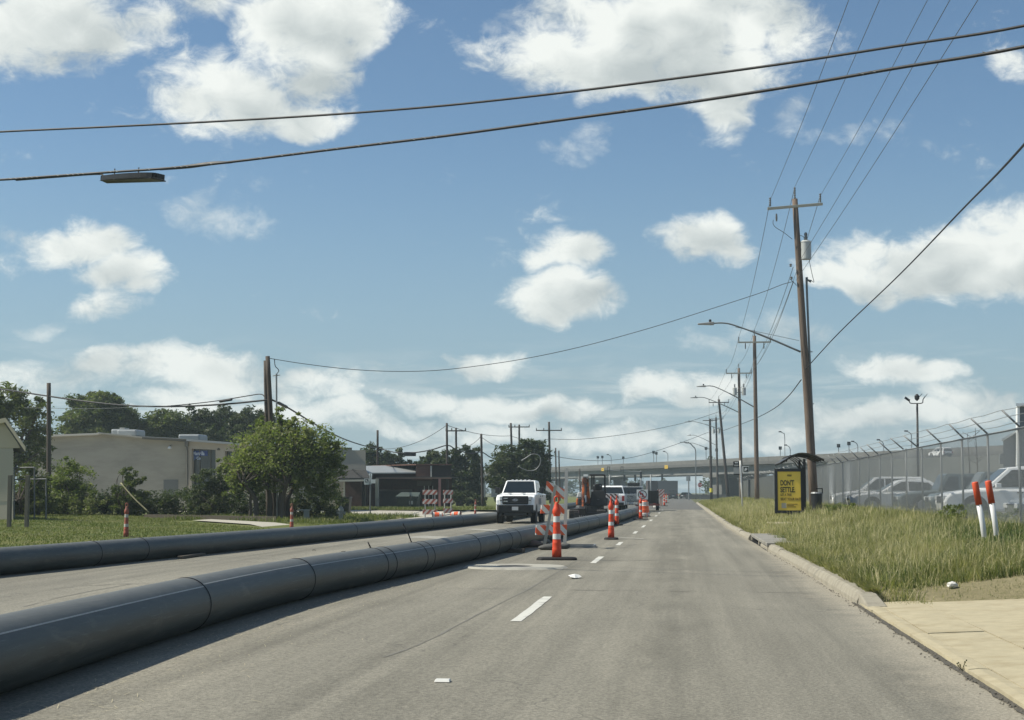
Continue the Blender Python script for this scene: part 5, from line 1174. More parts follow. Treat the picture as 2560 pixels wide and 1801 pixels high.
# ================================================================== BUILDINGS ON THE LEFT
M_WBLK = mat('painted_block', (.34, .325, .27), .85, var=.14, vs=1.6, c2=(.275, .265, .22), f2=(.42, .66), stretch=(.4, 1, 1.6), bump=.2, bs=12)
M_BEIGE = mat('beige_stucco', (.36, .33, .27), .85, var=.06)
M_ROOFM = mat('metal_roof', (.30, .32, .32), .45, .3, var=.1); M_SHING = mat('shingle', (.10, .098, .095), .9, var=.2, vs=20)
M_BRICK = mat('brick_red', (.085, .045, .036), .9, var=.25, vs=14, c2=(.055, .035, .03)); M_SIDING = mat('brown_siding', (.12, .060, .045), .85, var=.15, vs=3, stretch=(.2, .2, 14))
M_TRIM = mat('pale_trim', (.50, .48, .42), .7); M_GUTTER = mat('gutter_dark', (.10, .10, .085), .7)
YW = 105.0
wb = empty('warehouse', P(330, 1300, YW), 'long low white painted block building with a shallow roof behind the hedge', 'building'); wo = wb.location.copy()
wz = lambda px, py, Y=YW: P(px, py, Y) - wo
def wallpoly(name, pts, Y0_, Y1_, m, parent=wb):
    f_ = [wz(a, b, Y0_) for a, b in pts]; bk = [v + Vector((0, Y1_ - Y0_, 0)) for v in f_]; n = len(f_)
    return MB().add(f_ + bk, [tuple(range(n)), tuple(range(n, 2 * n))[::-1]] + [(i, n + i, n + (i + 1) % n, (i + 1) % n) for i in range(n)]).build(name, m, parent)
wallpoly('front_wall', [(70, 1300), (70, 1103), (130, 1091), (245, 1085), (355, 1096), (466, 1105), (466, 1300)], YW, YW + 22, M_WBLK)
# courses of the block wall, faint raised joints every few courses
for py in range(1112, 1230, 13):
    x0, x1 = 84, 464; a, b = wz(x0, py), wz(x1, py + 3); MB().hexa([a, b, b + Vector((0, 0, -.03)), a + Vector((0, 0, -.03))], [v + Vector((0, -.006, 0)) for v in (a, b, b + Vector((0, 0, -.03)), a + Vector((0, 0, -.03)))]).build('block_course', M_WBLK, wb)
# right part with tall openings
def piece(name, x0, x1, y0, y1, Ya, Yb, m, parent=wb): return wallpoly(name, [(x0, y1), (x0, y0), (x1, y0), (x1, y1)], Ya, Yb, m, parent)
YF = YW - .4
piece('pier', 469, 479, 1104, 1300, YF, YW + 6, M_BEIGE); piece('pier', 539, 562, 1108, 1300, YF, YW + 6, M_BEIGE); piece('pier', 600, 745, 1110, 1300, YF, YW + 6, M_BEIGE)
wallpoly('lintel', [(479, 1122), (479, 1104), (539, 1106), (539, 1125)], YF, YW + 6, M_BEIGE); wallpoly('lintel', [(562, 1128), (562, 1108), (600, 1110), (600, 1130)], YF, YW + 6, M_BEIGE)
piece('sill', 479, 539, 1226, 1300, YF, YW + 6, M_BEIGE); piece('sill', 562, 600, 1226, 1300, YF, YW + 6, M_BEIGE)
for x0, x1 in ((479, 539), (562, 600)):
    wn = piece('window', x0, x1, 1120, 1226, YW + .1, YW + .25, glassmat('shop_glass', (.05, .055, .05), .12))
    piece('mullion', (x0 + x1) / 2 + 16, (x0 + x1) / 2 + 18, 1122, 1226, YW + .02, YW + .1, M_GUTTER, wn); piece('mullion', (x0 + x1) / 2 - 11, (x0 + x1) / 2 - 9, 1122, 1226, YW + .02, YW + .1, M_GUTTER, wn)
piece('window_sign', 480.5, 519, 1127, 1140, YW + .03, YW + .06, mat('sign_blue', (.03, .06, .22), .5))
M_LTXT = mat('sign_text_pale', (.50, .58, .72), .6)
q = wz(481.5, 1138, YW); textmesh('lettering', 'Marsella', .34, M_LTXT, wb, (q.x, q.y + .015, q.z), .78, space=.95)
MB().prism([(wz(486, 0).x, wz(0, 1142).z), (wz(517, 0).x, wz(0, 1142).z), (wz(503, 0).x, wz(0, 1154).z)], wz(0, 0).y + .03, wz(0, 0).y + .05, 'y').build('sign_emblem', mat('sign_blue2', (.06, .10, .22), .5), wb)
q = wz(491, 1149, YW); textmesh('lettering', 'Co', .26, M_LTXT, wb, (q.x, q.y + .02, q.z), .9)
# roof edge, fascia and gutters
def strip(name, pts, th, Ya, Yb, m): 
    up_ = [wz(a, b, Ya) for a, b in pts]; mb = MB()
    for i in range(len(pts) - 1):
        a, b = up_[i], up_[i + 1]; d = Vector((0, 0, th)); e = Vector((0, Yb - Ya, 0)); mb.hexa([a - d, a, a + e, a + e - d], [b - d, b, b + e, b + e - d])
    return mb.build(name, m, wb)
strip('roof_edge', [(66, 1101), (130, 1087), (240, 1083), (247, 1081)], .13, YW - .5, YW + 22, M_TRIM)
strip('roof_edge', [(247, 1082), (300, 1087), (355, 1093)], .10, YW - .5, YW + 22, M_WBLK)
strip('gutter', [(355, 1092), (466, 1098)], .16, YW - .55, YW + 22, M_GUTTER); strip('gutter_lip', [(355, 1091), (466, 1097)], .04, YW - .62, YW - .56, M_ROOFM)
strip('roof_edge', [(466, 1098), (575, 1106), (745, 1115)], .14, YW - .9, YW + 8, M_ROOFM)
MB().tube([wz(467.5, 1101, YF - .1), wz(468.5, 1215, YF - .1)], .07, 8).build('downspout', M_GUTTER, wb); MB().box(-.12, .12, -.1, .1, -.35, .1, Matrix.Translation(wz(467, 1104, YF - .1))).build('rain_head', M_GUTTER, wb)
piece('utility_door', 409, 445, 1200, 1245, YW - .03, YW + .1, mat('grey_vent', (.14, .15, .14), .7))
for px, py in ((424, 1116), (547, 1120)):
    l_ = MB().lathe([(.03, 0), (.10, -.05), (.14, -.16), (.10, -.17)], 12, tuple(wz(px, py, YW - .35))).build('wall_lamp', M_WHITE if px < 500 else M_GUTTER, wb); MB().tube([wz(px + 4, py - 3, YW), wz(px, py, YW - .35)], .025, 6).build('lamp_bracket', M_GUTTER, l_)
# roof-top units
def unit(x0, x1, y0, y1, Y_, m=M_ROOFM):
    o = piece('roof_unit', x0, x1, y0, y1, Y_, Y_ + 2, m); b = o.modifiers.new('b', 'BEVEL'); b.width = .12; b.segments = 2; return o
u1 = unit(292, 341, 1074, 1092, YW + 6); piece('cooler_cap', 299, 311, 1069.5, 1074, YW + 6.5, YW + 7.5, M_TRIM, u1)
u2 = unit(277, 298, 1073, 1092, YW + 8); u3 = unit(445, 499, 1086, 1104, YW + 5)
# corner shop beyond the big tree
YB_ = 122.0
bsn = empty('shop_building', P(880, 1265, YB_), 'beige corner shop with a dark shingled awning and brick base', 'building'); wo_b = bsn.location.copy()
def bp(name, pts, Ya, Yb, m, parent, org):
    f_ = [P(a, b, Ya) - org for a, b in pts]; bk = [v + Vector((0, Yb - Ya, 0)) for v in f_]; n = len(f_)
    return MB().add(f_ + bk, [tuple(range(n)), tuple(range(n, 2 * n))[::-1]] + [(i, n + i, n + (i + 1) % n, (i + 1) % n) for i in range(n)]).build(name, m, parent)
rect = lambda x0, x1, y0, y1: [(x0, y1), (x0, y0), (x1, y0), (x1, y1)]
bp('upper_wall', rect(760, 914, 1126, 1272), YB_, YB_ + 12, M_BEIGE, bsn, wo_b); bp('parapet', rect(760, 880, 1121, 1126), YB_ + .02, YB_ + 12, M_BEIGE, bsn, wo_b); bp('coping', rect(760, 880, 1119.5, 1121.2), YB_ - .1, YB_ + 12.1, M_GUTTER, bsn, wo_b)
bp('brick_wall', rect(862, 904, 1197, 1272), YB_ - .5, YB_ - .02, M_BRICK, bsn, wo_b); bp('door', rect(905, 911, 1198, 1268), YB_ - .3, YB_ - .02, M_BLACK, bsn, wo_b)
bp('wall_post', rect(858, 861.5, 1196, 1270), YB_ - 1.4, YB_ - 1.2, M_TRIM, bsn, wo_b); bp('wall_post', rect(938, 945, 1197, 1270), YB_ - .4, YB_, M_CONC, bsn, wo_b)
aw = [P(850, 1175, YB_) - wo_b, P(916, 1176, YB_) - wo_b, P(927, 1195, YB_ - 2.2) - wo_b, P(846, 1196, YB_ - 2.2) - wo_b]; dn = Vector((0, 0, -.12))
MB().hexa(aw, [v + dn for v in aw]).build('awning', mat('awning_shingle', (.030, .030, .030), .9, var=.2, vs=20), bsn)
MB().hexa([aw[3] + dn, aw[2] + dn, aw[2] + dn * 2.2, aw[3] + dn * 2.2], [v + Vector((0, .1, 0)) for v in (aw[3] + dn, aw[2] + dn, aw[2] + dn * 2.2, aw[3] + dn * 2.2)]).build('awning_fascia', M_TRIM, bsn)
a, b, c, d = P(880, 1175, YB_) - wo_b, P(884, 1175, YB_) - wo_b, P(907, 1194, YB_ - 2.1) - wo_b, P(902, 1194, YB_ - 2.1) - wo_b; MB().hexa([v + Vector((0, -.02, .05)) for v in (a, b, c, d)], [v + Vector((0, -.02, -.01)) for v in (a, b, c, d)]).build('roof_valley', M_BLACK, bsn)
# brick building with metal roof and carport
YC = 128.0
bb_ = empty('brick_building', P(1020, 1270, YC), 'low dark brick building with a pale metal roof and a pink carport post', 'building'); wo_c = bb_.location.copy()
bp('brick_wall', rect(914, 1130, 1196, 1272), YC + 2, YC + 12, M_BRICK, bb_, wo_c)
rf = [P(915, 1165, YC + 4) - wo_c, P(1040, 1163, YC + 4) - wo_c, P(1039, 1181, YC) - wo_c, P(915, 1182.5, YC) - wo_c]; MB().hexa(rf, [v + Vector((0, 0, -.1)) for v in rf]).build('metal_roof', M_ROOFM, bb_)
bp('shadow_wall', rect(930, 1040, 1184, 1198), YC + 1.5, YC + 2, M_BRICK, bb_, wo_c)
for i in range(7): bp('siding_board', rect(1040, 1078, 1163 + i * 4.5, 1163 + i * 4.5 + 4.1), YC - .05 - .015 * (i % 2), YC + 2, M_SIDING, bb_, wo_c)
bp('gable_panel', rect(1081, 1128, 1164, 1194), YC - .1, YC + 6, mat('carport_dark', (.022, .016, .015), .9), bb_, wo_c); bp('gable_edge', rect(1076, 1079.5, 1165, 1195), YC - .16, YC - .11, M_TRIM, bb_, wo_c)
bp('roof_fascia', rect(1040, 1130, 1160.5, 1163), YC - .2, YC + 6, M_SIDING, bb_, wo_c)
bp('carport_beam', rect(940, 1128, 1194, 1197.5), YC - 1.6, YC - 1.4, mat('pink_beam', (.33, .20, .18), .8), bb_, wo_c); bp('carport_roof', rect(940, 1128, 1192.5, 1194.2), YC - 1.7, YC + 2, M_SHING, bb_, wo_c)
bp('beam', rect(1030, 1080, 1197.5, 1201), YC - 1.3, YC - 1.1, M_SIDING, bb_, wo_c)
bp('pink_post', rect(1096, 1101.5, 1197.5, 1271), YC - 1.6, YC - 1.4, mat('pink_paint', (.42, .20, .19), .8), bb_, wo_c)
bp('window', rect(1042, 1078, 1203, 1215), YC + 1.85, YC + 1.99, mat('pale_board', (.16, .13, .11), .8), bb_, wo_c); bp('pale_band', rect(945, 1030, 1224, 1229), YC + 1.9, YC + 1.99, mat('grey_band', (.13, .115, .105), .8), bb_, wo_c); bp('block_base', rect(944, 1030, 1229, 1268), YC + 1.8, YC + 1.98, mat('dark_block', (.075, .08, .075), .9, var=.3, vs=2), bb_, wo_c)
for px in (1060, 1071, 1081): bp('rail_post', rect(px, px + 1.3, 1215, 1268), YC - 1.0, YC - .95, M_TRIM, bb_, wo_c)
for rt_, sx_ in ((bsn, 4.5), (bb_, 5.0)):
    for o_ in rt_.children:
        if o_.name.startswith(('upper_wall', 'parapet', 'coping', 'brick_wall', 'gable_panel', 'roof_fascia')):
            ym = min(v_.co.y for v_ in o_.data.vertices)
            for v_ in o_.data.vertices:
                if v_.co.y > ym + 3: v_.co.x -= sx_
# white brick house at the left edge
YH = 58.0
hs = empty('brick_house', P(0, 1310, YH), 'white brick house with gabled roof at the left edge, partly out of view', 'house'); wo_h = hs.location.copy()
M_WBR = mat('white_brick', (.52, .46, .36), .85, var=.1, vs=16, stretch=(1, 1, 3)); M_GAB = mat('gable_cream', (.56, .47, .33), .8, var=.06)
bp('brick_wall', rect(-420, 33, 1121, 1320), YH, YH + 9, M_WBR, hs, wo_h)
for v_ in hs.children[-1].data.vertices:
    if v_.co.y > 1: v_.co.x -= 9
for i in range(20): bp('brick_course', rect(-380, 33.6, 1127 + i * 6.4, 1131.5 + i * 6.4), YH - .012, YH - .0005, M_WBR, hs, wo_h)
bp('gable_wall', [(-300, 1120.5), (15, 1052), (50, 1120.5)], YH - .02, YH + .2, M_GAB, hs, wo_h)
for (xa, ya, xb, yb) in ((14, 1046, 64, 1119), (14, 1046, -300, 1119)):
    a, b = P(xa, ya, YH - .16) - wo_h, P(xb, yb, YH - .16) - wo_h; dz = Vector((0, 0, -.16)); e = Vector((-10, 10, 0))
    MB().hexa([a + dz, a, a + e, a + e + dz], [b + dz, b, b + e, b + e + dz]).build('roof_slope', M_SHING, hs)
    MB().hexa([a + dz, a + Vector((0, 0, .02)), a + Vector((0, -.03, .02)), a + dz + Vector((0, -.03, 0))], [b + dz, b + Vector((0, 0, .02)), b + Vector((0, -.03, .02)), b + dz + Vector((0, -.03, 0))]).build('barge_board', mat('barge_cream', (.55, .48, .34), .7), hs)
# posts with a cross rail on the lawn
for px0, px1, py0, lab in ((22, 22, 1188, 'weathered wooden post at the left edge of the lawn'), (66, 66, 1188, 'weathered wooden post right of the first one on the lawn')):
    b_ = P(px0, 1333, 48.5); o = MB().box(-.06, .06, -.06, .06, -.1, P(px1, py0, 48.5).z - .2).build('wooden_post', mat('old_post', (.13, .12, .095), .9, var=.3, vs=10, stretch=(4, 4, .5)), bevel=.01); o.location = (b_.x, 48.5, .2); tag(o, lab, 'post', 'posts on the lawn')
rk = empty('pipe_frame', P(75, 1300, 60), 'thin grey pipe frame in front of the shrubs at far left', 'pipe frame'); ro = rk.location.copy()
for a, b in (((35, 1170), (86, 1169)), ((35, 1199), (116, 1198)), ((86, 1169), (86, 1300)), ((35, 1169), (35, 1300)), ((115, 1198), (115, 1300))): MB().tube([P(*a, 60) - ro, P(*b, 60) - ro], .03, 6).build('tube', M_GALV, rk)
# low garden edging
a, b = P(360, 1292, 66), P(690, 1304, 63); edg = MB().hexa([(a.x, 66, .2), (b.x, 63, .2), (b.x, 63, .42), (a.x, 66, .46)], [(a.x, 66.2, .2), (b.x, 63.2, .2), (b.x, 63.2, .42), (a.x, 66.2, .46)]).build('garden_edging', M_CHOCK); tag(edg, 'low dark timber edging at the back of the lawn', 'edging')
# hydrant
p = P(852, 1304, 66); hy = empty('fire_hydrant', (p.x, 66, .17), 'grey fire hydrant on the grassy street corner', 'fire hydrant'); M_HYD = mat('hydrant_grey', (.20, .21, .19), .6)
MB().lathe([(.14, 0), (.14, .06), (.095, .08), (.095, .42), (.13, .44), (.13, .48), (.11, .55), (.06, .62), (.03, .63), (.03, .68)], 16).build('barrel', M_HYD, hy, smooth=False)
for a in (0, 120, 240): MB().lathe([(.055, .08), (.055, .16), (.07, .16), (.07, .19)], 10, M=Matrix.Translation((0, 0, .36)) @ Matrix.Rotation(R(a), 4, 'Z') @ Matrix.Rotation(R(90), 4, 'X')).build('outlet_cap', M_HYD, hy)
# cart, pedestal, left bus sign, dumpster
p = P(862, 1290, 80); ct = empty('trash_cart', (p.x, 80, .16), 'black wheeled trash cart beside the corner shop', 'trash cart')
MB().hexa([(-.24, -.26, .05), (.24, -.26, .05), (.24, .26, .05), (-.24, .26, .05)], [(-.30, -.34, .95), (.30, -.34, .95), (.30, .34, .95), (-.30, .34, .95)]).build('bin', M_BLACK, ct, bevel=.03); MB().box(-.32, .32, -.36, .38, .955, 1.02).build('lid', M_BLACK, ct, bevel=.02)
for s in (-.27, .27): MB().lathe([(.11, -.03), (.11, .03)], 14, M=Matrix.Translation((s, .28, .11)) @ Matrix.Rotation(R(90), 4, 'Y')).build('wheel', M_TIRE, ct)
p = P(766, 1298, 67); pe = empty('utility_pedestal', (p.x, 67, .2), 'small pale utility pedestal in the shade of the big tree', 'pedestal'); MB().box(-.11, .11, -.1, .1, 0, .42).build('cabinet', mat('pedestal', (.27, .28, .24), .7), pe, bevel=.02); MB().box(-.30, .14, -.12, .12, .42, .47).build('cap', mat('pedestal_cap', (.36, .36, .32), .7), pe, bevel=.01)
p = P(925.5, 1292, 80); ls = empty('bus_stop_sign', (p.x, 80, .18), 'white bus stop sign with black square emblem at the side street corner', 'bus stop sign'); lo_ = Vector((p.x, 80, .18)); qz = lambda px, py: P(px, py, 80) - lo_
MB().tube([(0, 0, -.2), qz(926, 1184)], .035, 8).build('post', M_GALV, ls); MB().box(-.05, .05, -.03, .03, qz(0, 1212).z, qz(0, 1184).z).build('panel_edge', M_SWH, ls)
def lsg(name, x0, x1, y0, y1, m, yy): a, b = qz(x0, y1), qz(x1, y0); return MB().box(a.x, b.x, yy - .012, yy + .012, a.z, b.z).build(name, m, ls)
lsg('panel', 911, 923, 1197, 1212, M_SWH, -.05); lsg('black_square', 913.5, 921.5, 1198.5, 1206.5, M_BLACK, -.066); lsg('panel', 928, 939, 1199, 1209, M_SWH, -.05); lsg('emblem', 915, 917.5, 1200, 1205, M_SWH, -.082); lsg('emblem', 918.5, 920, 1202, 1206, M_SWH, -.082)
p = P(1022, 1265, 119); dp = empty('dumpster', (p.x, 119, .15), 'dark green dumpster with lid beside the brick building', 'dumpster')
MB().hexa([(-.75, -.7, .15), (.75, -.7, .15), (.75, .7, .15), (-.75, .7, .15)], [(-.8, -.75, .85), (.8, -.75, .85), (.8, .75, 1.15), (-.8, .75, 1.15)]).build('body', mat('dumpster_green', (.022, .032, .030), .6), dp, bevel=.02)
MB().hexa([(-.9, -.85, .9), (.9, -.85, .9), (.9, -.85, .96), (-.9, -.85, .96)], [(-.75, .8, 1.22), (.75, .8, 1.22), (.75, .8, 1.28), (-.75, .8, 1.28)]).build('lid', mat('dumpster_lid', (.05, .065, .05), .6), dp)
MB().box(.15, .45, -.765, -.755, .35, .62).build('label_plate', M_SGREY, dp)
p = P(1026, 1262, 120); jb = MB().box(-.04, .04, -.04, .04, 0, 1.1).build('iron_post', M_BLACK); jb.location = (P(1025.5, 1272, 116).x, 116, .15); tag(jb, 'black iron post in front of the dumpster', 'post')
p = P(1254, 1258, 140)
st_ = empty('street_name_sign', (P(1251, 1260, 150).x, 150, .15), 'small street name sign left of the white truck', 'street sign'); MB().tube([(0, 0, 0), (0, 0, 2.55)], .04, 8).build('post', M_GALV, st_); MB().box(-.4, .4, -.02, .02, 2.3, 2.5).build('blade', M_SGREY, st_)
# ================================================================== BRIDGE
BA = Vector((-29, 425, 0)); BT = Vector((77.8, -179, 0)).normalized(); BN = Vector((BT.y, -BT.x, 0))      # BN points to the camera
br = empty('highway_bridge', BA, 'long grey concrete highway overpass crossing the road in the distance', 'bridge')
br.rotation_euler = (0, 0, math.atan2(BT.y, BT.x)); S0, S1 = -300, 235      # local x along, local -y faces the camera ... checked below
flip = 1 if (Matrix.Rotation(br.rotation_euler.z, 3, 'Z') @ Vector((0, 1, 0))).dot(BN) > 0 else -1
def bbx(name, s0, s1, u0, u1, z0, z1, m, parent=br):   # u: metres towards the camera
    y0, y1 = sorted((u0 * flip, u1 * flip)); return MB().box(s0, s1, y0, y1, z0, z1).build(name, m, parent)
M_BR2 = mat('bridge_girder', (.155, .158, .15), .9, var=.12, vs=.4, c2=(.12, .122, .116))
for i in range(18):
    a = S0 + (S1 - S0) * i / 18; b = S0 + (S1 - S0) * (i + 1) / 18
    bbx('parapet', a + .03, b - .03, -.35, .02 + .01 * (i % 2), 7.75, 8.62, M_BRIDGE)
bbx('deck', S0, S1, -13.5, .28, 7.15, 7.74, mat('bridge_edge_shade', (.09, .09, .085), .9)); bbx('parapet', S0, S1, -13.5, -13.15, 7.75, 8.62, M_BRIDGE)  # deck edge darker, girders paler: the band shading is put into the colour
for u in (-.9, -4.3, -7.7, -11.1):
    for a, b in ((S0, -100), (-99.6, -46), (-45.6, -1.2), (-.8, 86.3), (86.7, 120), (120.4, S1)): bbx('girder', a, b, u - .7, u, 5.35, 7.14, M_BR2)
def pier(s, w, lab=None):
    bbx('pier_cap', s - w / 2 - .8, s + w / 2 + .8, -12.5, -.6, 4.75, 5.34, M_BRIDGE)
    for k in range(3):
        u = -2 - 4.3 * k; bbx('pier', s - w / 2, s + w / 2, u - 1.6, u, -.1, 4.74, M_BRIDGE)
pier(3.9, 5.2); pier(86.5, 6.0); pier(-46, 2.5); pier(-100, 2.5); pier(120, 2.0); pier(149, 2.0)
M_CLR = mat('clearance_yellow', (.55, .36, .03), .6)
def s_at(px):
    k = (px - VPX) / F; return (k * BA.y - BA.x) / (BT.x - k * BT.y)
for px in (1512, 1670):
    s = s_at(px); sg = bbx('clearance_sign', s - .95, s + .95, .30, .36, 6.95, 7.75, M_CLR); bbx('sign_print', s - .5, s + .5, .365, .38, 7.28, 7.42, mat('sign_brown', (.22, .13, .02)), sg)
def blamp(px, h, arm, lab):
    s = s_at(px); p = BA + BT * s - BN * .8; root = empty('bridge_lamp', (p.x, p.y, 8.62), lab, 'lamp post', 'lamp posts along the overpass')
    if arm:
        MB().tube(spline([(0, 0, 0), (0, 0, h - .8), (-.25, 0, h - .3), (-.8, 0, h)], 4), .075, 6).build('post', M_STEEL, root); MB().box(-1.15, -.6, -.15, .15, h - .1, h + .12).build('lamp_head', M_BLACK, root)
    else:
        MB().tube([(0, 0, 0), (0, 0, h)], .07, 6).build('post', M_STEEL, root); MB().box(-.3, .3, -.2, .2, h - .2, h + .45).build('lamp_head', M_BLACK, root)
for i, (px, h, arm, lab) in enumerate(((1490, 1.9, 0, 'round headed post on the bridge left of the first yellow sign'), (1501, 1.9, 0, 'second post on the bridge left of the first yellow sign'), (1523, 2.5, 1, 'bent post on the bridge just above the first yellow sign'), (1553, 1.4, 0, 'short dark post on the bridge right of the first yellow sign'), (1628, 2.3, 0, 'left post of a close pair on the bridge'), (1635, 2.0, 0, 'right post of a close pair on the bridge'), (1663, 2.4, 1, 'bent post on the bridge left of the second yellow sign'),
        (1757, 2.4, 0, 'post on the bridge just left of the thick dark pole'), (1783, 1.9, 0, 'round headed post on the bridge between the dark poles'), (1938, 1.5, 0, 'round headed post on the bridge left of the shelter roof'), (1949, 4.8, 1, 'tall bent lamp on the bridge left of the shelter roof'), (1962, 2.1, 1, 'short bent lamp on the bridge behind the shelter roof'), (2079, 1.3, 0, 'short post on the ramp right of the tall pole'), (2104, 1.6, 0, 'round headed post on the ramp behind the fence'), (2125, 2.0, 1, 'bent lamp on the ramp behind the fence'), (2187, 2.0, 1, 'bent lamp on the ramp near the middle of the fence'), (2254, 3.2, 1, 'curved lamp on the ramp left of the car park floodlight'))): blamp(px, h, arm, lab)
# ramp embankment on the right
M_BANK = ground_mat('bank_grass', (.085, .09, .078), (.105, .108, .095), (.07, .075, .065), .12, 1.2)
mb = MB(); vs = []
for i in range(12):
    s = 150 + (S1 - 150) * i / 11; c = BA + BT * s
    for u, z in ((.05, 7.1), (5.0, 6.95), (11, 1.2), (14, .2)): vs.append((c.x + BN.x * u, c.y + BN.y * u, z))
mb.add(vs, [(4 * i + k, 4 * i + k + 1, 4 * i + k + 5, 4 * i + k + 4) for i in range(11) for k in range(3)]); bank = mb.build('embankment', M_BANK, smooth=True); bank['kind'] = 'structure'
bank2 = MB(); c = BA + BT * 121
e0 = [BA + BT * 150 + BN * u + Vector((0, 0, z)) for u, z in ((.05, 7.1), (5.0, 6.95), (11, 1.2), (14, .2), (.05, .1))]
MB().add(e0, [(0, 1, 2, 3, 4)]).build('retaining_wall', M_BRIDGE, bank)
# ================================================================== SIGNALS
M_SIG = mat('signal_black', (.02, .021, .022), .5)
def mast(label, px, Y, zt, armL, za, sig):
    p = P(px, 1240, Y); root = empty('traffic_signal', (p.x, Y, 0), label, 'traffic signal', 'traffic signals under the bridge')
    MB().tube([(0, 0, 0), (0, 0, zt)], [.16, .12], 10).build('pole', M_STEEL, root, smooth=True)
    if armL: MB().tube([(0, 0, za), (armL, 0, za + .35)], [.11, .06], 8).build('mast_arm', M_STEEL, root, smooth=True)
    for x in sig: 
        h = MB().box(x - .2, x + .2, -.32, -.12, za - .75, za + .5).build('signal_head', M_SIG, root, bevel=.03)
        for k in range(3): MB().lathe([(.11, 0), (.12, .14)], 10, M=Matrix.Translation((x, -.32, za + .28 - .4 * k)) @ Matrix.Rotation(R(90), 4, 'X'), cap=False).build('visor', M_SIG, h)
    return root
mast('signal mast with long arm and two hanging heads, left of the underpass', 1524, 305, 5.0, 5.2, 4.4, (2.9, 5.0))
mast('signal mast behind the dark truck with a head and a lamp on its arm', 1627, 330, 5.2, 4.8, 4.8, (2.4,))
m3 = mast('tall signal pole with stacked heads beside the no left turn sign', 1603, 290, 5.4, 0, 4.8, (0,))
MB().tube([(0, 0, 5.2), (-6.2, 0, 5.55)], [.1, .06], 8).build('mast_arm', M_STEEL, m3)
for x in (-3.5, -6.0): MB().add(*(lambda a: (a.v, a.f))(MB().box(x - .24, x - .16, -.1, 0, 4.6, 6.2).box(x + .16, x + .24, -.1, 0, 4.6, 6.2).box(x - .16, x + .16, -.1, 0, 6.1, 6.2).box(x - .16, x + .16, -.1, 0, 4.6, 4.7))).build('backplate', M_SIG, m3)
MB().prism([(-.55, 3.2), (0, 2.65), (.55, 3.2), (0, 3.75)], -.1, -.06, 'y').build('diamond_sign', M_SGREY, m3)
# stop sign and guard wall in the underpass
p = P(1750, 1240, 300); ss = empty('stop_sign', (p.x, 300, .1), 'small red stop sign in front of the right bridge pier', 'stop sign'); MB().tube([(0, 0, 0), (0, 0, 3.1)], .05, 8).build('post', M_GALV, ss)
oc = [(.42 * math.cos(R(22.5 + 45 * k)), 2.75 + .42 * math.sin(R(22.5 + 45 * k))) for k in range(8)]; MB().prism(oc, -.09, -.06, 'y').build('plate', mat('stop_red', (.42, .03, .035), .5), ss)
textmesh('lettering', 'STOP', .30, M_WHITE, ss, (0, -.094, 2.65), .9, align='CENTER')
p = P(1722, 1243, 300); MBp = MB().tube([(0, 0, 0), (0, 0, 4.2)], .12, 8).build('sign_post', M_STEEL); MBp.location = (p.x, 300, 0); MB().box(-.45, .35, -.05, 0, 3.6, 4.6).build('sign_back', M_SGREY, MBp); tag(MBp, 'grey sign seen from behind at the mouth of the underpass', 'road sign')
wl = MB().box(-4.2, 4.2, 0, .35, 0, .95).build('guard_wall', M_BRIDGE); wl.location = (P(1768, 1240, 312).x, 312, .1); tag(wl, 'low concrete guard wall below the right bridge pier', 'wall')
# chain link screen left of the shelter, reads as a dark panel
p = P(1918, 1240, 150); 
scr = empty('privacy_screen', (p.x, 170, .55), 'dark grey privacy screen at the far end of the fence', 'screen')
for i in range(5): MB().box(-.9 + i * .42, -.9 + i * .42 + .405, -.02, .02, 0, 2.2).build('screen_panel', mat('screen_grey', (.065, .072, .07), .85), scr)
for x in (-.95, 1.25): MB().tube([(x, .05, -.2), (x, .05, 2.35)], .05, 8).build('post', M_GALV, scr)
# ================================================================== CAR PARK FLOODLIGHT, GREY BUILDING
p = P(2296, 1250, 95); fl = empty('floodlight_mast', (p.x, 95, .54), 'car park floodlight mast with three upturned lamps behind the fence', 'floodlight'); zf = lambda py: P(2296, py, 95).z - .54; xf = lambda px: P(px, 1000, 95).x - P(2298, 1000, 95).x
MB().tube([(0, 0, 0), (.05, 0, zf(1008))], [.085, .06], 10).build('mast', M_BLACK, fl, smooth=True)
MB().tube(spline([(xf(2270), 0, zf(994)), (xf(2280), 0, zf(1000)), (xf(2283), 0, zf(1008)), (xf(2298), 0, zf(1009)), (xf(2313), 0, zf(1008)), (xf(2315), 0, zf(1000)), (xf(2320), 0, zf(992))], 4), .03, 6).build('crossbar', M_BLACK, fl)
for a, b in (((2270, 994), (2281, 1002)), ((2316, 998), (2325, 987)), ((2304, 995), (2312, 986))): MB().hexa(*[[(xf(q[0]) + dx, dy, zf(q[1]) + dz) for dx, dy, dz in ((-.03, -.12, -.05), (.03, -.12, .05), (.03, .12, .05), (-.03, .12, -.05))] for q in (a, b)]).build('lamp_head', M_BLACK, fl)
MB().lathe([(.02, 0), (.14, .12), (.15, .3), (.05, .42)], 12, (xf(2300), 0, zf(1003))).build('camera_dome', M_BLACK, fl)
YG = 80.0; gb = empty('steel_building', P(2560, 1240, YG), 'grey corrugated steel building with pale trim at the right edge', 'building'); wo_g = gb.location.copy()
M_CORR = mat('corrugated_grey', (.20, .21, .21), .55, .2, var=.06)
def gp_(name, pts, Ya, Yb, m): return bp(name, pts, Ya, Yb, m, gb, wo_g)
gp_('tall_wall', rect(2549, 2900, 1016, 1300), YG, YG + 10, M_CORR); gp_('low_wall', [(2508, 1300), (2508, 1102), (2548, 1080), (2548, 1300)], YG + .5, YG + 8, M_CORR)
for i in range(26): gp_('corrugation', rect(2551, 2620, 1022 + i * 8.6, 1022 + i * 8.6 + 4.2), YG - .03, YG - .001, M_CORR)
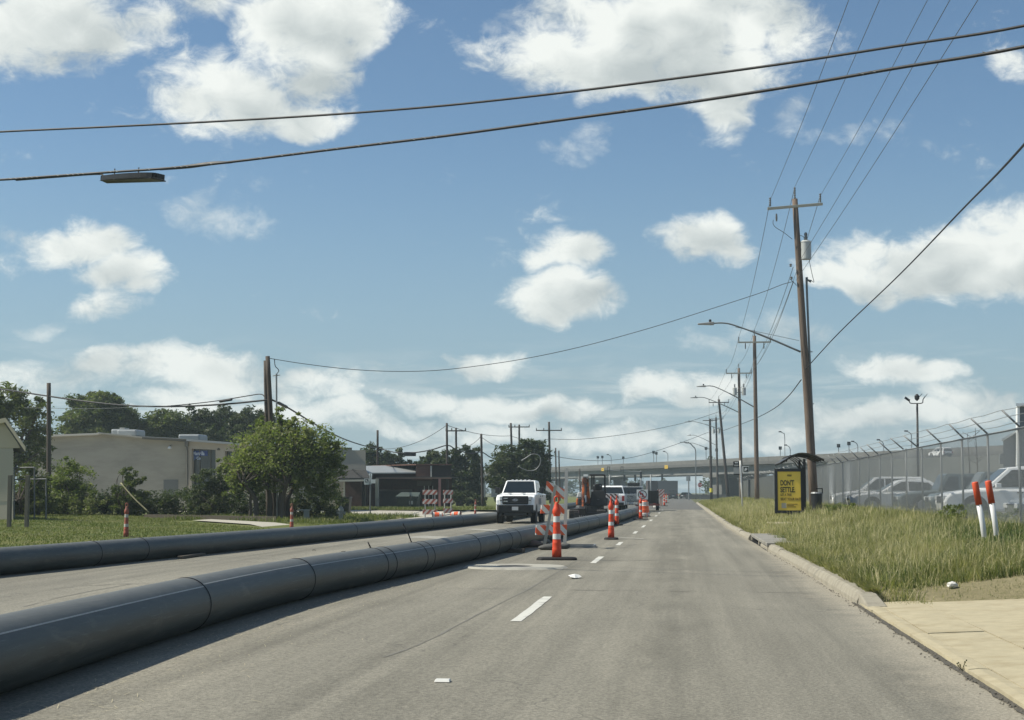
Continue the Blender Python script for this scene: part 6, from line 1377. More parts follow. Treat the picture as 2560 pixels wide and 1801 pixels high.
for i in range(19): gp_('corrugation', rect(2509, 2543, 1106 + i * 8.6, 1106 + i * 8.6 + 4.2), YG + .47, YG + .499, M_CORR)
gp_('corner_trim', rect(2543.5, 2549.5, 1016, 1300), YG - .08, YG + .3, M_WHITE); gp_('eave', rect(2540, 2900, 1008.5, 1016), YG - .3, YG + 10, M_WHITE)
a, b = P(2504, 1103, YG + .2) - wo_g, P(2545, 1079, YG + .2) - wo_g; dz = Vector((0, 0, .1)); e = Vector((3, 8, 0)); MB().hexa([a, a + dz, a + dz + e, a + e], [b, b + dz, b + dz + e, b + e]).build('low_roof', M_WHITE, gb)
for o_ in gb.children:
    if o_.name.startswith(('tall_wall', 'low_wall', 'eave')):
        for v_ in o_.data.vertices:
            if v_.co.y > 4: v_.co.x += 3.2
gp_('door', rect(2500, 2510, 1135, 1160), YG + 2, YG + 2.2, M_STEEL)
# bare scrub on the embankment
for i, (px, py0, lab) in enumerate(((2420, 1085, 'bare leafless sapling behind the fence, right of the floodlight'), (2440, 1070, 'taller bare leafless sapling behind the fence'))):
    b_ = P(px, 1150, 110); tw_ = empty('bare_sapling', (b_.x, 110, .5), lab, 'sapling', 'bare saplings behind the fence'); rr = random.Random(i); mb = MB(); h = P(px, py0, 110).z - .5
    mb.tube([(0, 0, 0), (.1, 0, h * .5), (0, 0, h)], [.05, .04, .015], 6)
    for k in range(9): z = h * rr.uniform(.5, .95); a = rr.uniform(-1, 1); mb.tube([(.05, 0, z), (a * .9, rr.uniform(-.5, .5), z + rr.uniform(.2, .7))], [.02, .008], 5)
    mb.build('branches', M_BARK, tw_)
# ================================================================== VEHICLES
M_CARW = mat('car_white', (.86, .87, .86), .22, var=.02, spec=.6); M_CARG = mat('car_grey_green', (.15, .18, .175), .25, .3, var=.04, spec=.6); M_CARD = mat('car_dark', (.03, .034, .036), .25, var=.04, spec=.6)
M_CARS = mat('car_silver', (.30, .32, .32), .28, .5, var=.04); M_CHR = mat('chrome', (.55, .55, .55), .2, .9, var=.02); M_PLB = mat('plastic_black', (.02, .021, .022), .55); M_HL = mat('headlight', (.62, .64, .64), .12, var=.15, vs=20, spec=.8); M_TAIL = mat('taillight', (.30, .02, .02), .25); M_PLATE = mat('number_plate', (.55, .56, .55), .5)
def bodyshell(name, prof, W, m, parent, edge=.07, tum=.0):
    """prof: closed side outline (x,z); lofted across the width with rounded shoulders"""
    cx = sum(p[0] for p in prof) / len(prof); cz = sum(p[1] for p in prof) / len(prof); L = max(p[0] for p in prof) - min(p[0] for p in prof); Hh = max(p[1] for p in prof) - min(p[1] for p in prof)
    n = len(prof); mb = MB(); st = [(-W / 2, edge), (-W / 2 + edge * .3, edge * .35), (-W / 2 + edge, 0), (W / 2 - edge, 0), (W / 2 - edge * .3, edge * .35), (W / 2, edge)]
    for y, ins in st: mb.v += [(cx + (x - cx) * (1 - 2 * ins / L), y, cz + (z - cz) * (1 - 2 * ins / Hh)) for x, z in prof]
    for i in range(len(st) - 1): mb.f += [(i * n + k, i * n + (k + 1) % n, (i + 1) * n + (k + 1) % n, (i + 1) * n + k) for k in range(n)]
    mb.f += [tuple(range(n))[::-1], tuple((len(st) - 1) * n + k for k in range(n))]
    o = mb.build(name, m, parent); return o
def cabin(prof, W, zb, tum, m, parent, wins, wsh=None, rear=None):
    yf = lambda z: W / 2 * .95 - (z - zb) * tum
    n = len(prof); mb = MB(); mb.v = [(x, -yf(z), z) for x, z in prof] + [(x, yf(z), z) for x, z in prof]
    mb.f = [tuple(range(n))[::-1], tuple(range(n, 2 * n))] + [(i, (i + 1) % n, n + (i + 1) % n, n + i) for i in range(n)]
    c = mb.build('cabin', m, parent, bevel=.035)
    for s in (-1, 1):
        for w in wins:
            k = len(w); mb = MB(); mb.add([(x, s * (yf(z) + .006), z) for x, z in w] + [(x, s * (yf(z) - .02), z) for x, z in w], [tuple(range(k)), tuple(range(k, 2 * k))] + [(i, (i + 1) % k, k + (i + 1) % k, k + i) for i in range(k)]); mb.build('side_window', M_GLASS, c)
    for nm, ws, sg in (('windscreen', wsh, 1), ('rear_window', rear, -1)):
        if ws:
            (xa, za), (xb, zb_) = ws; d = Vector((xb - xa, 0, zb_ - za)).normalized(); nn = Vector((d.z, 0, -d.x)) * (.008 if d.z * sg > 0 else -.008)
            if nn.x * sg < 0: nn = -nn
            A = [Vector((xa, -yf(za) + .07, za)), Vector((xa, yf(za) - .07, za)), Vector((xb, yf(zb_) - .08, zb_)), Vector((xb, -yf(zb_) + .08, zb_))]; MB().hexa([v + nn for v in A], [v - nn * 2 for v in A]).build(nm, M_GLASS, c)
    return c
def wheels(parent, xs, W, r, w=.24):
    for x in xs:
        for s in (-1, 1):
            M = Matrix.Translation((x, s * (W / 2 - w / 2), r)) @ Matrix.Rotation(R(90), 4, 'X')
            t_ = MB().lathe([(r * .62, -w / 2), (r * .93, -w / 2), (r, -w / 2 + .03), (r, w / 2 - .03), (r * .93, w / 2), (r * .62, w / 2)], 24, M=M).build('wheel', M_TIRE, parent, smooth=False)
            yy = s * (W / 2 + .004); MB().lathe([(r * .60, 0), (r * .5, .02), (.06, .015), (.05, .03)], 12, M=Matrix.Translation((x, yy - s * .01, r)) @ Matrix.Rotation(R(-90 * s), 4, 'X')).build('rim', M_RIM, t_)
def arches(parent, xs, W, r, m=M_PLB):
    for x in xs:
        for s in (-1, 1): MB().lathe([(r * 1.16, -.01), (r * 1.16, .008)], 24, M=Matrix.Translation((x, s * (W / 2 + .001), r)) @ Matrix.Rotation(R(90), 4, 'X')).build('wheel_arch', m, parent)
def suv(name, label, loc, rz, m, L=4.8, W=1.92, H=1.75, style='suv', cat='car', group=None):
    root = empty(name, loc, label, cat, group, rz); h = H - .28; x0, x1 = -L / 2, L / 2; bl = .58 * H if style != 'sedan' else .62 * H
    bodyshell('body', [(x0 + .05, .30), (x0, .5), (x0 + .03, bl - .08), (x0 + .12, bl), (x1 - 1.35, bl + .0), (x1 - .9, bl - .03), (x1 - .22, bl - .13), (x1 - .05, bl - .28), (x1, .55), (x1 - .06, .30), (x1 - .5, .24), (x0 + .5, .24)], W, m, root, .09)
    if style == 'suv': cp_ = [(x0 + .10, bl - .02), (x0 + .22, H - .12), (x0 + .45, H - .01), (x1 - 2.35, H), (x1 - 2.05, H - .05), (x1 - 1.25, bl - .02)]; wn = [[(x0 + .32, bl + .04), (x0 + .42, H - .14), (x0 + 1.15, H - .10), (x0 + 1.15, bl + .04)], [(x0 + 1.22, bl + .04), (x0 + 1.22, H - .10), (x0 + 2.15, H - .09), (x0 + 2.15, bl + .04)], [(x0 + 2.22, bl + .04), (x0 + 2.22, H - .09), (x1 - 2.15, H - .11), (x1 - 1.5, bl + .04)]]; ws = ((x1 - 1.30, bl + .03), (x1 - 2.03, H - .07)); rw = ((x0 + .11, bl + .06), (x0 + .22, H - .16))
    elif style == 'box': cp_ = [(x0 + .03, bl - .02), (x0 + .06, H - .05), (x0 + .12, H), (x1 - 1.95, H), (x1 - 1.88, H - .03), (x1 - 1.55, bl - .02)]; wn = [[(x0 + .15, bl + .04), (x0 + .17, H - .12), (x0 + 1.0, H - .12), (x0 + 1.0, bl + .04)], [(x0 + 1.15, bl + .04), (x0 + 1.15, H - .12), (x0 + 1.9, H - .12), (x0 + 1.9, bl + .04)], [(x0 + 2.05, bl + .04), (x0 + 2.05, H - .12), (x1 - 2.0, H - .12), (x1 - 1.72, bl + .04)]]; ws = ((x1 - 1.57, bl + .03), (x1 - 1.85, H - .06)); rw = ((x0 + .03, bl + .06), (x0 + .05, H - .14))
    else: cp_ = [(x0 + .45, bl - .02), (x0 + 1.15, H - .06), (x0 + 1.5, H), (x1 - 2.35, H), (x1 - 2.1, H - .05), (x1 - 1.25, bl - .02)]; wn = [[(x0 + .85, bl + .04), (x0 + 1.25, H - .14), (x0 + 2.1, H - .09), (x0 + 2.1, bl + .04)], [(x0 + 2.17, bl + .04), (x0 + 2.17, H - .09), (x1 - 2.2, H - .11), (x1 - 1.5, bl + .04)]]; ws = ((x1 - 1.30, bl + .03), (x1 - 2.1, H - .07)); rw = ((x0 + .5, bl + .04), (x0 + 1.13, H - .09))
    cabin(cp_, W, bl, .28 if style != 'box' else .12, m, root, wn, ws, rw)
    r = .36 if style != 'sedan' else .32; xs = (x1 - .95, x0 + .95); arches(root, xs, W - .02, r); wheels(root, xs, W + .02, r)
    for s in (-1, 1):
        MB().box(x1 - .18, x1 + .01, s * (W / 2 - .3) - .2, s * (W / 2 - .3) + .2, bl - .36, bl - .22).build('headlight', M_HL, root, bevel=.02)
        MB().box(x0 - .01, x0 + .12, s * (W / 2 - .14) - .1, s * (W / 2 - .14) + .1, bl - .28, bl - .02).build('taillight', M_TAIL, root, bevel=.02)
        MB().box(x1 - 1.75, x1 - 1.58, s * (W / 2 + .09) - .09, s * (W / 2 + .09) + .09, bl + .03, bl + .17).build('mirror', m, root, bevel=.02)
        for xh in (x0 + 1.9, x1 - 2.35): MB().box(xh - .1, xh + .1, s * (W / 2 + .015) - .012, s * (W / 2 + .015) + .012, bl - .14, bl - .11).build('door_handle', M_PLB, root)
    MB().box(x1 - .08, x1 + .015, -.45, .45, .52, bl - .24).build('grille', M_PLB, root, bevel=.02); MB().box(x0 - .02, x0 + .05, -W / 2 + .06, W / 2 - .06, .36, .56).build('rear_bumper', M_PLB, root, bevel=.03); MB().box(x0 - .015, x0 + .01, -.26, .26, .62, .76).build('number_plate', M_PLATE, root)
    return root
GP_ = 'cars parked nose in along the fence'
suv('parked_car', 'white car with arched roof, leftmost of the row parked behind the fence', (P(2078, 1240, 78).x + 2.35, 78, .55), R(178), M_CARW, 4.7, 1.85, 1.62, 'suv', group=GP_)
suv('parked_car', 'low white sedan overlapping the leftmost car behind the fence', (P(2120, 1240, 70).x + 2.3, 70, .55), R(180), M_CARW, 4.6, 1.8, 1.42, 'sedan', group=GP_)
suv('parked_car', 'grey green boxy off-roader with pale window pillars behind the fence', (P(2236, 1240, 64) .x + 2.2, 64, .55), R(181), M_CARG, 4.4, 1.85, 1.60, 'box', group=GP_)
suv('parked_car', 'dark grey green long roofed car between off-roader and white car', (P(2318, 1240, 58.5).x + 2.45, 58.5, .55), R(179), M_CARG, 4.9, 1.9, 1.60, 'box', group=GP_)
suv('parked_car', 'large white sport utility car at the right edge behind the marker posts', (P(2348, 1240, 52).x + 2.5, 52, .55), R(180), M_CARW, 5.0, 1.95, 1.68, 'suv', group=GP_)
suv('parked_car', 'silver car low in the corner behind the fence, right of the large white car', (P(2505, 1240, 44).x + 2.3, 43, .55), R(182), M_CARS, 4.6, 1.8, 1.28, 'sedan', group=GP_)
c = BA + BT * (s_at(2374)) + BN * 3.2; suv('moving_car', 'small white car driving on the ramp above the car park', (c.x, c.y, 7.02), math.atan2(-BT.y, -BT.x), M_CARW, 4.4, 1.8, 1.55, 'suv')
q = P(1683, 1246, 355); suv('moving_car', 'dark sport utility car driving away in our lane near the underpass', (P(1683, 1246, 332).x, 332, .02), R(90), M_CARD, 4.7, 1.95, 1.85, 'box')
q = P(1712, 1243, 372); suv('moving_car', 'dark car beyond the underpass at the right of the lane', (q.x + .5, 372, .02), R(60), M_CARD, 4.5, 1.85, 1.45, 'sedan')

# ---- the white pickup coming towards us
PX = P(1302, 1300, 72).x
tk = empty('pickup_truck', (PX, 72.5, rz0(PX, 72)), 'white pickup truck facing the camera between the two pipes', 'pickup truck', None, R(-90))
Wt = 1.98; tk.scale = (1, .88, 1)
bodyshell('body', [(-3.0, .55), (-3.0, 1.32), (-.62, 1.34), (-.6, 1.36), (1.15, 1.36), (1.3, 1.34), (2.55, 1.28), (2.78, 1.20), (2.86, 1.05), (2.88, .80), (2.84, .58), (2.2, .5), (-2.4, .5)], Wt, M_CARW, tk, .07)
cabin([(-1.25, 1.33), (-1.18, 1.84), (-1.05, 1.93), (.35, 1.95), (.52, 1.92), (1.28, 1.33)], Wt * .97, 1.33, .24, M_CARW, tk, [[(-1.08, 1.40), (-1.02, 1.82), (-.30, 1.84), (-.30, 1.40)], [(-.20, 1.40), (-.20, 1.84), (.36, 1.83), (.98, 1.40)]], ((1.22, 1.375), (.53, 1.905)), ((-1.25, 1.4), (-1.19, 1.8)))
arches(tk, (2.0, -1.75), Wt - .01, .40); wheels(tk, (2.0, -1.75), Wt - .02, .40, .27)
mb = MB(); mb.box(2.80, 2.915, -.66, .66, .86, 1.235); gr = mb.build('grille', M_PLB, tk, bevel=.03)
for z in (.94, 1.02, 1.10, 1.18): MB().box(2.91, 2.93, -.60, .60, z - .012, z + .012).build('grille_bar', mat('grille_grey', (.05, .05, .052), .4), gr)
for z in (1.0, 1.13): MB().box(2.925, 2.94, -.60, -.38, z - .02, z + .02).build('chrome_bar', M_CHR, gr)
e = MB().lathe([(.0, 0), (.14, 0), (.14, .018), (.0, .018)], 28, M=Matrix.Translation((2.915, 0, 1.055)) @ Matrix.Rotation(R(90), 4, 'Y') @ Matrix.Diagonal((.42, 1, 1, 1)), cap=False).build('emblem_rim', M_CHR, gr)
e = MB().lathe([(.0, 0), (.125, 0), (.125, .006), (.0, .006)], 28, M=Matrix.Translation((2.933, 0, 1.055)) @ Matrix.Rotation(R(90), 4, 'Y') @ Matrix.Diagonal((.38, 1, 1, 1)), cap=False).build('emblem', mat('emblem_blue', (.03, .05, .12), .3), gr)
textmesh('lettering', 'Ford', .085, M_CHR, gr, (2.942, 0, 1.03), 1.0, (R(90), 0, R(90)), shear=.3, align='CENTER')
MB().hexa([(2.72, -1.0, .50), (2.96, -.86, .50), (2.98, -.84, .84), (2.80, -1.0, .84)], [(2.72, 1.0, .50), (2.96, .86, .50), (2.98, .84, .84), (2.80, 1.0, .84)]).build('front_bumper', M_PLB, tk, bevel=.03)
MB().box(2.70, 2.90, -.80, .80, .34, .51).build('air_dam', M_PLB, tk, bevel=.03); MB().box(2.975, 2.99, -.16, .16, .60, .76).build('number_plate', M_PLATE, tk)
MB().box(2.78, 2.935, -.98, -.50, .835, .86).build('bumper_trim', M_CHR, tk)
for s in (-1, 1):
    MB().hexa([(2.60, s * .995, .90), (2.90, s * .80, .90), (2.90, s * .80, 1.21), (2.58, s * .985, 1.20)], [(2.60, s * .68, .90), (2.91, s * .68, .90), (2.90, s * .68, 1.22), (2.58, s * .68, 1.21)]).build('headlight', M_HL, tk, bevel=.015)
    MB().box(2.905, 2.915, s * .74 - .06, s * .74 + .06, 1.02, 1.05).build('headlight_divider', M_PLB, tk)
    MB().box(.98, 1.12, s * 1.15 - .12, s * 1.15 + .12, 1.36, 1.62).build('mirror', M_PLB, tk, bevel=.03); MB().box(1.0, 1.08, min(s * .92, s * 1.06), max(s * .92, s * 1.06), 1.40, 1.46).build('mirror_arm', M_PLB, tk)
    MB().box(2.86, 2.9, s * .62 - .05, s * .62 + .05, .40, .46).build('tow_hook', M_CHR, tk)
    MB().box(-1.2, 1.1, s * .98 - .06, s * .98 + .06, .42, .47).build('step_bar', M_PLB, tk)
    for x in (-.95, .0): MB().box(x - .1, x + .1, s * 1.0 - .012, s * 1.0 + .012, 1.20, 1.24).build('door_handle', M_PLB, tk)
for k in range(5): MB().box(.32, .44, -.44 + .22 * k - .05, -.44 + .22 * k + .05, 1.945, 1.985).build('roof_marker_lamp', M_CARW, tk, bevel=.01)
for s in (-.35, .35): MB().box(1.5, 2.5, s - .03, s + .03, 1.30, 1.345).build('bonnet_ridge', M_CARW, tk, bevel=.012)
MB().box(-.2, .9, 1.0, 1.006, .85, 1.12).build('door_print', mat('door_logo', (.25, .28, .30), .5), tk)
for s in (-.35, .35): MB().tube([(1.26, s - .25, 1.385), (1.16, s + .25, 1.41)], .012, 5).build('wiper', M_PLB, tk)
# ---- pickups parked among the works, seen from behind
def rear_pickup(label, px, Y, m, stripes_=False, rack=False, Wp=1.95):
    q = P(px, 1280, Y); root = empty('pickup_truck', (q.x, Y + 2.9, .02), label, 'pickup truck', 'parked works pickups', R(90))
    bodyshell('body', [(-2.9, .55), (-2.92, .8), (-2.88, 1.22), (-.7, 1.24), (1.2, 1.24), (2.5, 1.16), (2.8, .9), (2.8, .5), (-2.4, .5)], Wp, m, root, .06)
    cabin([(-1.2, 1.23), (-1.0, 1.80), (-.8, 1.86), (.4, 1.87), (1.2, 1.23)], Wp * .97, 1.23, .26, m, root, [[(-1.0, 1.3), (-.9, 1.74), (-.2, 1.76), (-.2, 1.3)], [(-.1, 1.3), (-.1, 1.76), (.35, 1.75), (.95, 1.3)]], ((1.1, 1.28), (.45, 1.82)), ((-1.18, 1.32), (-1.02, 1.76)))
    arches(root, (1.9, -1.7), Wp - .01, .38); wheels(root, (1.9, -1.7), Wp - .02, .38)
    MB().box(-3.02, -2.9, -.9, .9, .52, .70).build('rear_bumper', M_CHR if not stripes_ else M_PLB, root, bevel=.02); MB().box(-3.03, -3.015, -.16, .16, .55, .68).build('number_plate', M_PLATE, root)
    MB().box(-2.935, -2.9, -.66, .66, .78, 1.20).build('tailgate', m, root, bevel=.01); MB().box(-2.945, -2.93, -.1, .1, 1.10, 1.15).build('handle', M_PLB, root)
    for s in (-1, 1): MB().box(-2.94, -2.88, s * .86 - .09, s * .86 + .09, .80, 1.15).build('taillight', M_TAIL, root); MB().box(.95, 1.08, s * 1.1 - .1, s * 1.1 + .1, 1.3, 1.5).build('mirror', M_PLB, root)
    if stripes_:
        MB().box(-3.06, -3.04, -.55, .80, .72, 1.30).build('striped_board', stripes('warning_board', (.60, .57, .55), (.07, .03, .03), .30, (0, 1, -1), thr=.5), root)
    if rack: 
        MB().box(-.9, .0, -.55, .35, 1.875, 2.10).build('roof_box', M_PLB, root, bevel=.06); MB().box(-3.0, -2.95, -.75, -.68, .5, 1.3).build('ladder_rail', M_GALV, root)
    return root
rear_pickup('white works pickup seen from behind with a striped warning board', 1527, 108, M_CARW, True)
rear_pickup('silver grey works pickup seen from behind with a black box on its roof', 1578, 112, M_CARS, False, True)
# dark trailer box
q = P(1624, 1260, 120); dt = empty('dump_trailer', (q.x, 121, 0), 'black dump trailer behind the no left turn sign', 'trailer')
MB().hexa([(-1.05, -.1, .55), (.65, -.1, .55), (.65, 3.5, .55), (-1.05, 3.5, .55)], [(-1.05, -.2, 1.55), (.65, -.2, 1.55), (.65, 3.6, 1.55), (-1.05, 3.6, 1.55)]).build('box', M_PLB, dt, bevel=.02)
for x in (-.98, -.5, 0, .52): MB().box(x - .04, x + .04, -.26, -.16, .56, 1.55).build('rib', M_BLACK, dt)
MB().box(-1.15, .75, -.3, .0, .40, .54).build('frame', mat('red_brown', (.12, .03, .03), .7), dt)
for s in (-.95, .55): MB().lathe([(.22, -.12), (.36, -.12), (.36, .12), (.22, .12)], 18, M=Matrix.Translation((s, 1.6, .36)) @ Matrix.Rotation(R(90), 4, 'Y')).build('wheel', M_TIRE, dt)
# lorry crossing under the bridge
q = P(1652, 1246, 352); lr = empty('lorry', (q.x, 352, 0), 'grey box lorry with a brown front crossing under the bridge', 'lorry', None, R(12)); M_BOX = mat('lorry_grey', (.17, .17, .165), .6, var=.05); M_BRN = mat('lorry_brown', (.055, .040, .040), .7)
MB().box(-.6, 3.9, 0, 2.5, 1.15, 4.05).build('box', M_BOX, lr, bevel=.04); MB().box(-2.9, -.65, .05, 2.45, .9, 4.05).build('brown_box', M_BRN, lr, bevel=.04)
for i in range(5): MB().box(-.5 + .88 * i, -.44 + .88 * i, -.03, 0, 1.2, 4.0).build('side_rib', M_BOX, lr)
MB().box(-2.8, 3.8, .2, 2.3, .8, 1.1).build('chassis', M_PLB, lr)
for x in (-2.3, 2.2, 3.3): MB().lathe([(.3, -.15), (.5, -.15), (.5, .15), (.3, .15)], 18, M=Matrix.Translation((x, .2, .5)) @ Matrix.Rotation(R(90), 4, 'X')).build('wheel', M_TIRE, lr)
# ---- compact excavator
YX = 79.0; q = P(1472, 1300, YX); ex = empty('excavator', (q.x, YX, 0), 'compact orange and black excavator standing behind the near pipe', 'excavator'); xo = q.x
X = lambda px: P(px, 1250, YX).x - xo; Z = lambda py: P(1472, py, YX).z
M_EXO = mat('digger_orange', (.52, .13, .03), .4, var=.2, vs=6, c2=(.12, .045, .025), f2=(.40, .55)); M_EXD = mat('digger_dark', (.022, .023, .024), .5); M_EXG = mat('digger_grey', (.30, .33, .33), .4)
def track(x0, x1):
    pr = [(-1.0, .30), (-.95, .12), (-.8, .02), (.8, .02), (.95, .12), (1.0, .30), (.95, .48), (.8, .56), (-.8, .56), (-.95, .48)]
    t_ = MB().prism(pr, x0, x1, 'x').build('track', M_RUBBER, ex, bevel=.03)
    for i in range(7): MB().box(x0 - .01, x1 + .01, -1.04, -1.0, .07 + .065 * i, .10 + .065 * i).build('track_pad', M_EXD, t_)
    for i in range(8): MB().box(x0 - .01, x1 + .01, -.8 + .22 * i, -.70 + .22 * i, .56, .59).build('track_pad', M_EXD, t_)
track(X(1426), X(1449)); track(X(1494), X(1517))
MB().box(X(1446), X(1500), -.7, .7, .25, .62).build('undercarriage', M_EXD, ex)
MB().box(X(1440), X(1518), -1.45, -1.35, .05, .42).build('dozer_blade', M_EXD, ex, bevel=.02)
MB().lathe([(.0, .62), (.62, .62), (.62, .74), (.0, .74)], 20, (X(1478), 0, 0), cap=False).build('slew_ring', M_EXD, ex)
hs_ = MB().box(X(1446), X(1520), -.5, 1.0, .74, 1.15).build('house', M_EXD, ex, bevel=.08)
eng = MB().hexa([(X(1441), -.35, Z(1264)), (X(1456), -.35, Z(1264)), (X(1456), .9, Z(1264)), (X(1441), .9, Z(1264))], [(X(1441.5), -.35, Z(1246)), (X(1457), -.35, Z(1246)), (X(1457), .9, Z(1246)), (X(1441.5), .9, Z(1246))]).build('fuel_cover', M_EXO, ex, bevel=.06)
MB().hexa([(X(1441.5), -.35, Z(1245.5)), (X(1457), -.35, Z(1245.5)), (X(1457), .9, Z(1245.5)), (X(1441.5), .9, Z(1245.5))], [(X(1445), -.25, Z(1230.5)), (X(1457), -.25, Z(1230.5)), (X(1457), .8, Z(1230.5)), (X(1445), .8, Z(1230.5))]).build('hood', M_EXG, ex, bevel=.06)
# canopy frame
for x, y_ in ((X(1481), -.35), (X(1513), -.35), (X(1483), .75), (X(1511), .75)): MB().box(x - .035, x + .035, y_ - .035, y_ + .035, 1.1, Z(1190)).build('canopy_post', M_EXD, ex)
MB().box(X(1475), X(1514), -.55, .95, Z(1190), Z(1186)).build('canopy_roof', M_EXD, ex, bevel=.03)
MB().box(X(1484), X(1504), .1, .62, 1.15, 1.3).build('seat', M_EXD, ex, bevel=.05); MB().box(X(1484), X(1504), .5, .66, 1.3, 1.85).build('seat_back', M_EXD, ex, bevel=.06)
MB().hexa([(X(1476), -.56, .74), (X(1520), -.56, .74), (X(1520), -.42, .74), (X(1476), -.42, .74)], [(X(1480), -.50, 1.5), (X(1512), -.50, 1.5), (X(1512), -.42, 1.5), (X(1480), -.42, 1.5)]).build('front_panel', M_EXD, ex, bevel=.03)
for x in (X(1486), X(1502)): MB().tube([(x, -.2, 1.3), (x, -.28, 1.72)], .018, 6).build('lever', M_EXD, ex); MB().lathe([(.0, 0), (.035, .03), (.03, .07), (.0, .09)], 8, (x, -.28, 1.70)).build('lever_knob', M_EXG, ex)
MB().lathe([(.045, 0), (.06, .05)], 10, M=Matrix.Translation((X(1482.5), -.56, Z(1227))) @ Matrix.Rotation(R(90), 4, 'X')).build('work_lamp', M_HL, ex)
for a, b in ((1497, 1250), (1499, 1261), (1485, 1253)): MB().box(X(a) - .06, X(a) + .06, -.535, -.52, Z(b) - .025, Z(b) + .025).build('decal', M_SGREY, ex)
# boom folded upright in front, dipper hanging down
bm_ = MB(); bx_ = X(1466); bm_.hexa([(bx_ + .0, -.55, .85), (bx_ + .22, -.55, .85), (bx_ + .22, -.2, .95), (bx_, -.2, .95)], [(bx_ - .02, -1.15, Z(1192)), (bx_ + .16, -1.15, Z(1192)), (bx_ + .16, -.85, Z(1190)), (bx_ - .02, -.85, Z(1190))]); bm_.build('boom', M_EXO, ex, bevel=.03)
MB().hexa([(X(1460), -1.75, Z(1266)), (X(1465), -1.75, Z(1266)), (X(1465), -1.5, Z(1266)), (X(1460), -1.5, Z(1266))], [(X(1459), -1.25, Z(1197)), (X(1466), -1.25, Z(1197)), (X(1466), -.95, Z(1197)), (X(1459), -.95, Z(1197))]).build('dipper', M_EXO, ex, bevel=.02)
MB().tube([(X(1463), -1.35, Z(1193)), (X(1474), -1.35, Z(1193))], .11, 12).build('boom_pivot', M_EXG, ex)
MB().hexa([(X(1461), -1.45, Z(1208)), (X(1471), -1.45, Z(1208)), (X(1471), -1.2, Z(1208)), (X(1461), -1.2, Z(1208))], [(X(1462), -1.45, Z(1192)), (X(1471), -1.45, Z(1192)), (X(1471), -1.2, Z(1192)), (X(1462), -1.2, Z(1192))]).build('boom_head', M_EXO, ex, bevel=.03)
MB().tube([(X(1469), -1.42, Z(1210)), (X(1469), -1.5, Z(1238))], .05, 10).build('cylinder', M_EXD, ex); MB().tube([(X(1469), -1.5, Z(1238)), (X(1469), -1.55, Z(1256))], .028, 8).build('cylinder_rod', M_CHR, ex)
MB().tube(spline([(X(1460), -1.1, Z(1200)), (X(1456), -1.2, Z(1215)), (X(1460), -1.3, Z(1235)), (X(1461), -1.4, Z(1250))], 5), .02, 6).build('hose', M_EXD, ex)
bk = MB(); bk.prism([(-1.85, .25), (-1.95, .62), (-1.6, .80), (-1.35, .62), (-1.40, .30), (-1.6, .18)], X(1453), X(1470), 'x'); bk.build('bucket', M_EXD, ex, bevel=.03)
for k in range(4): MB().box(X(1454 + 4.6 * k), X(1456 + 4.6 * k), -1.98, -1.84, .16, .28).build('bucket_tooth', M_STEEL, ex)
MB().box(X(1450), X(1456), -1.08, -1.04, .30, .52).build('pink_tag', mat('tag_pink', (.62, .28, .36), .6), ex)
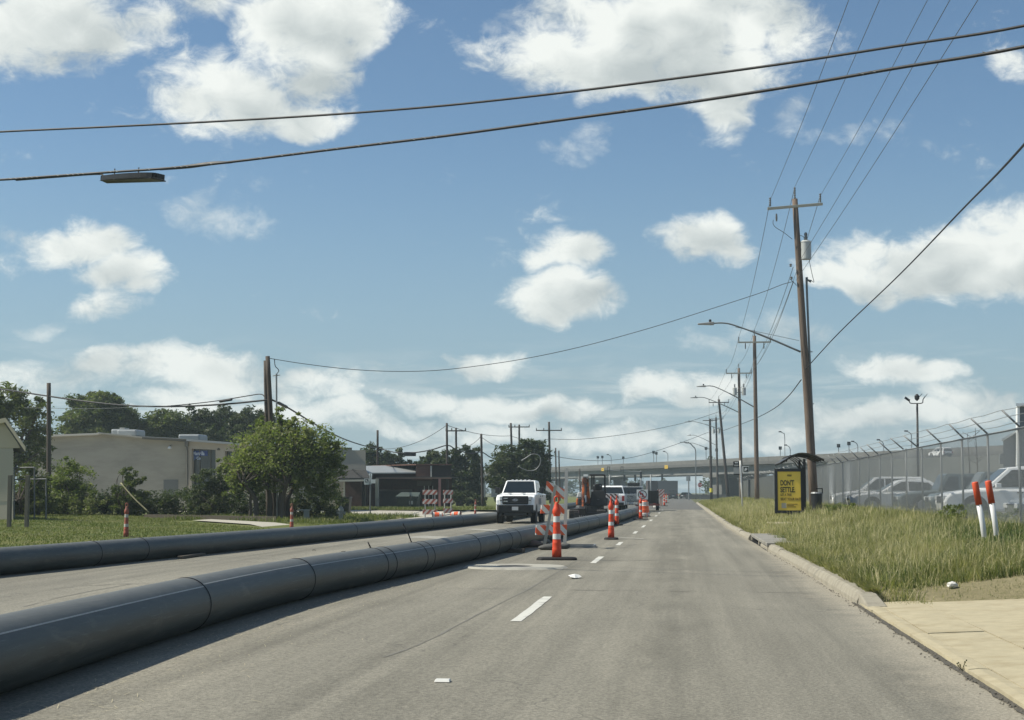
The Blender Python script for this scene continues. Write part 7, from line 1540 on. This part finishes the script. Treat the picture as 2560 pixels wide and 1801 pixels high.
# a pale delivery of stone behind, seen between excavator and oak
# ================================================================== SMALL THINGS ON THE ROAD
x, y = gp(1107, 1709); rm_ = MB().hexa([(-.05, -.05, 0), (.05, -.05, 0), (.05, .05, 0), (-.05, .05, 0)], [(-.045, -.028, .018), (.045, -.028, .018), (.045, .028, .018), (-.045, .028, .018)]).build('road_stud', mat('stud_white', (.60, .60, .56), .5), bevel=.003)
rm_.scale = (1.15, 1, 1); rm_.location = (x, y, rz0(x, y) + .004); tag(rm_, 'small white raised road stud in the lane near the camera', 'road stud')
x, y = gp(1437, 1448); mb = MB(); rr = random.Random(9); vs = []
for i in range(9): a = i / 9 * 6.283; r_ = rr.uniform(.05, .13); vs.append((math.cos(a) * r_ * 1.3, math.sin(a) * r_ * 2.2, rr.uniform(.005, .06)))
vs.append((0, 0, .07)); mb.add(vs, [(i, (i + 1) % 9, 9) for i in range(9)]); lt = mb.build('litter', mat('paper_white', (.70, .70, .66), .7)); lt.location = (x, y, rz0(x, y) + .004); tag(lt, 'crumpled white litter lying beside the lane dashes', 'litter')
# scattered straw and grit along the near pipe
mb = MB(); rr = random.Random(12)
for i in range(420):
    yy = rr.uniform(8.5, 24); xx = CN(yy).x + .35 + abs(rr.gauss(0, .55)); a = rr.uniform(0, 3.14); l = rr.uniform(.015, .07); w = .0022
    z = rz0(xx, yy) + .005; dx, dy = math.cos(a) * l, math.sin(a) * l; px, py = -math.sin(a) * w, math.cos(a) * w
    mb.add([(xx - dx - px, yy - dy - py, z), (xx - dx + px, yy - dy + py, z), (xx + dx + px, yy + dy + py, z + .008), (xx + dx - px, yy + dy - py, z + .008)], [(0, 1, 2, 3)])
tag(mb.build('straw_bits', mat('straw', (.42, .38, .26), .9)), 'bits of dry straw scattered on the road beside the near pipe', 'straw', kind='stuff')
for i, (px, py, s, lab) in enumerate(((860, 1382, .12, 'dark stick on the road between the pipes, right of the plank'), (785, 1378, .08, 'small dark scrap on the road near the left pipe'))):
    x, y = gp(px, py); o = MB().tube(spline([(-s, 0, .02), (0, .02, .035), (s, -.03, .015)], 3), .014, 6).build('road_scrap', M_RUBBER); o.location = (x, y, rz0(x, y)); o.scale = (.55, .6, .5); tag(o, lab, 'road debris', 'debris on the road')
# ================================================================== SUMMER HAZE
hz = MB().box(-700, 700, -60, 900, -1.2, 40).build('haze', None); hz['kind'] = 'stuff'; hz['label'] = 'thin pale summer haze in the air over the whole street'
m = bpy.data.materials.new('haze_air'); m.use_nodes = True; t = NT(m.node_tree)
pv = t.n('ShaderNodeVolumePrincipled', ins={'Color': (.74, .90, .95, 1), 'Density': .00045, 'Anisotropy': .2})
t.n('ShaderNodeOutputMaterial', ins={1: pv.outputs[0]}); hz.data.materials.append(m)
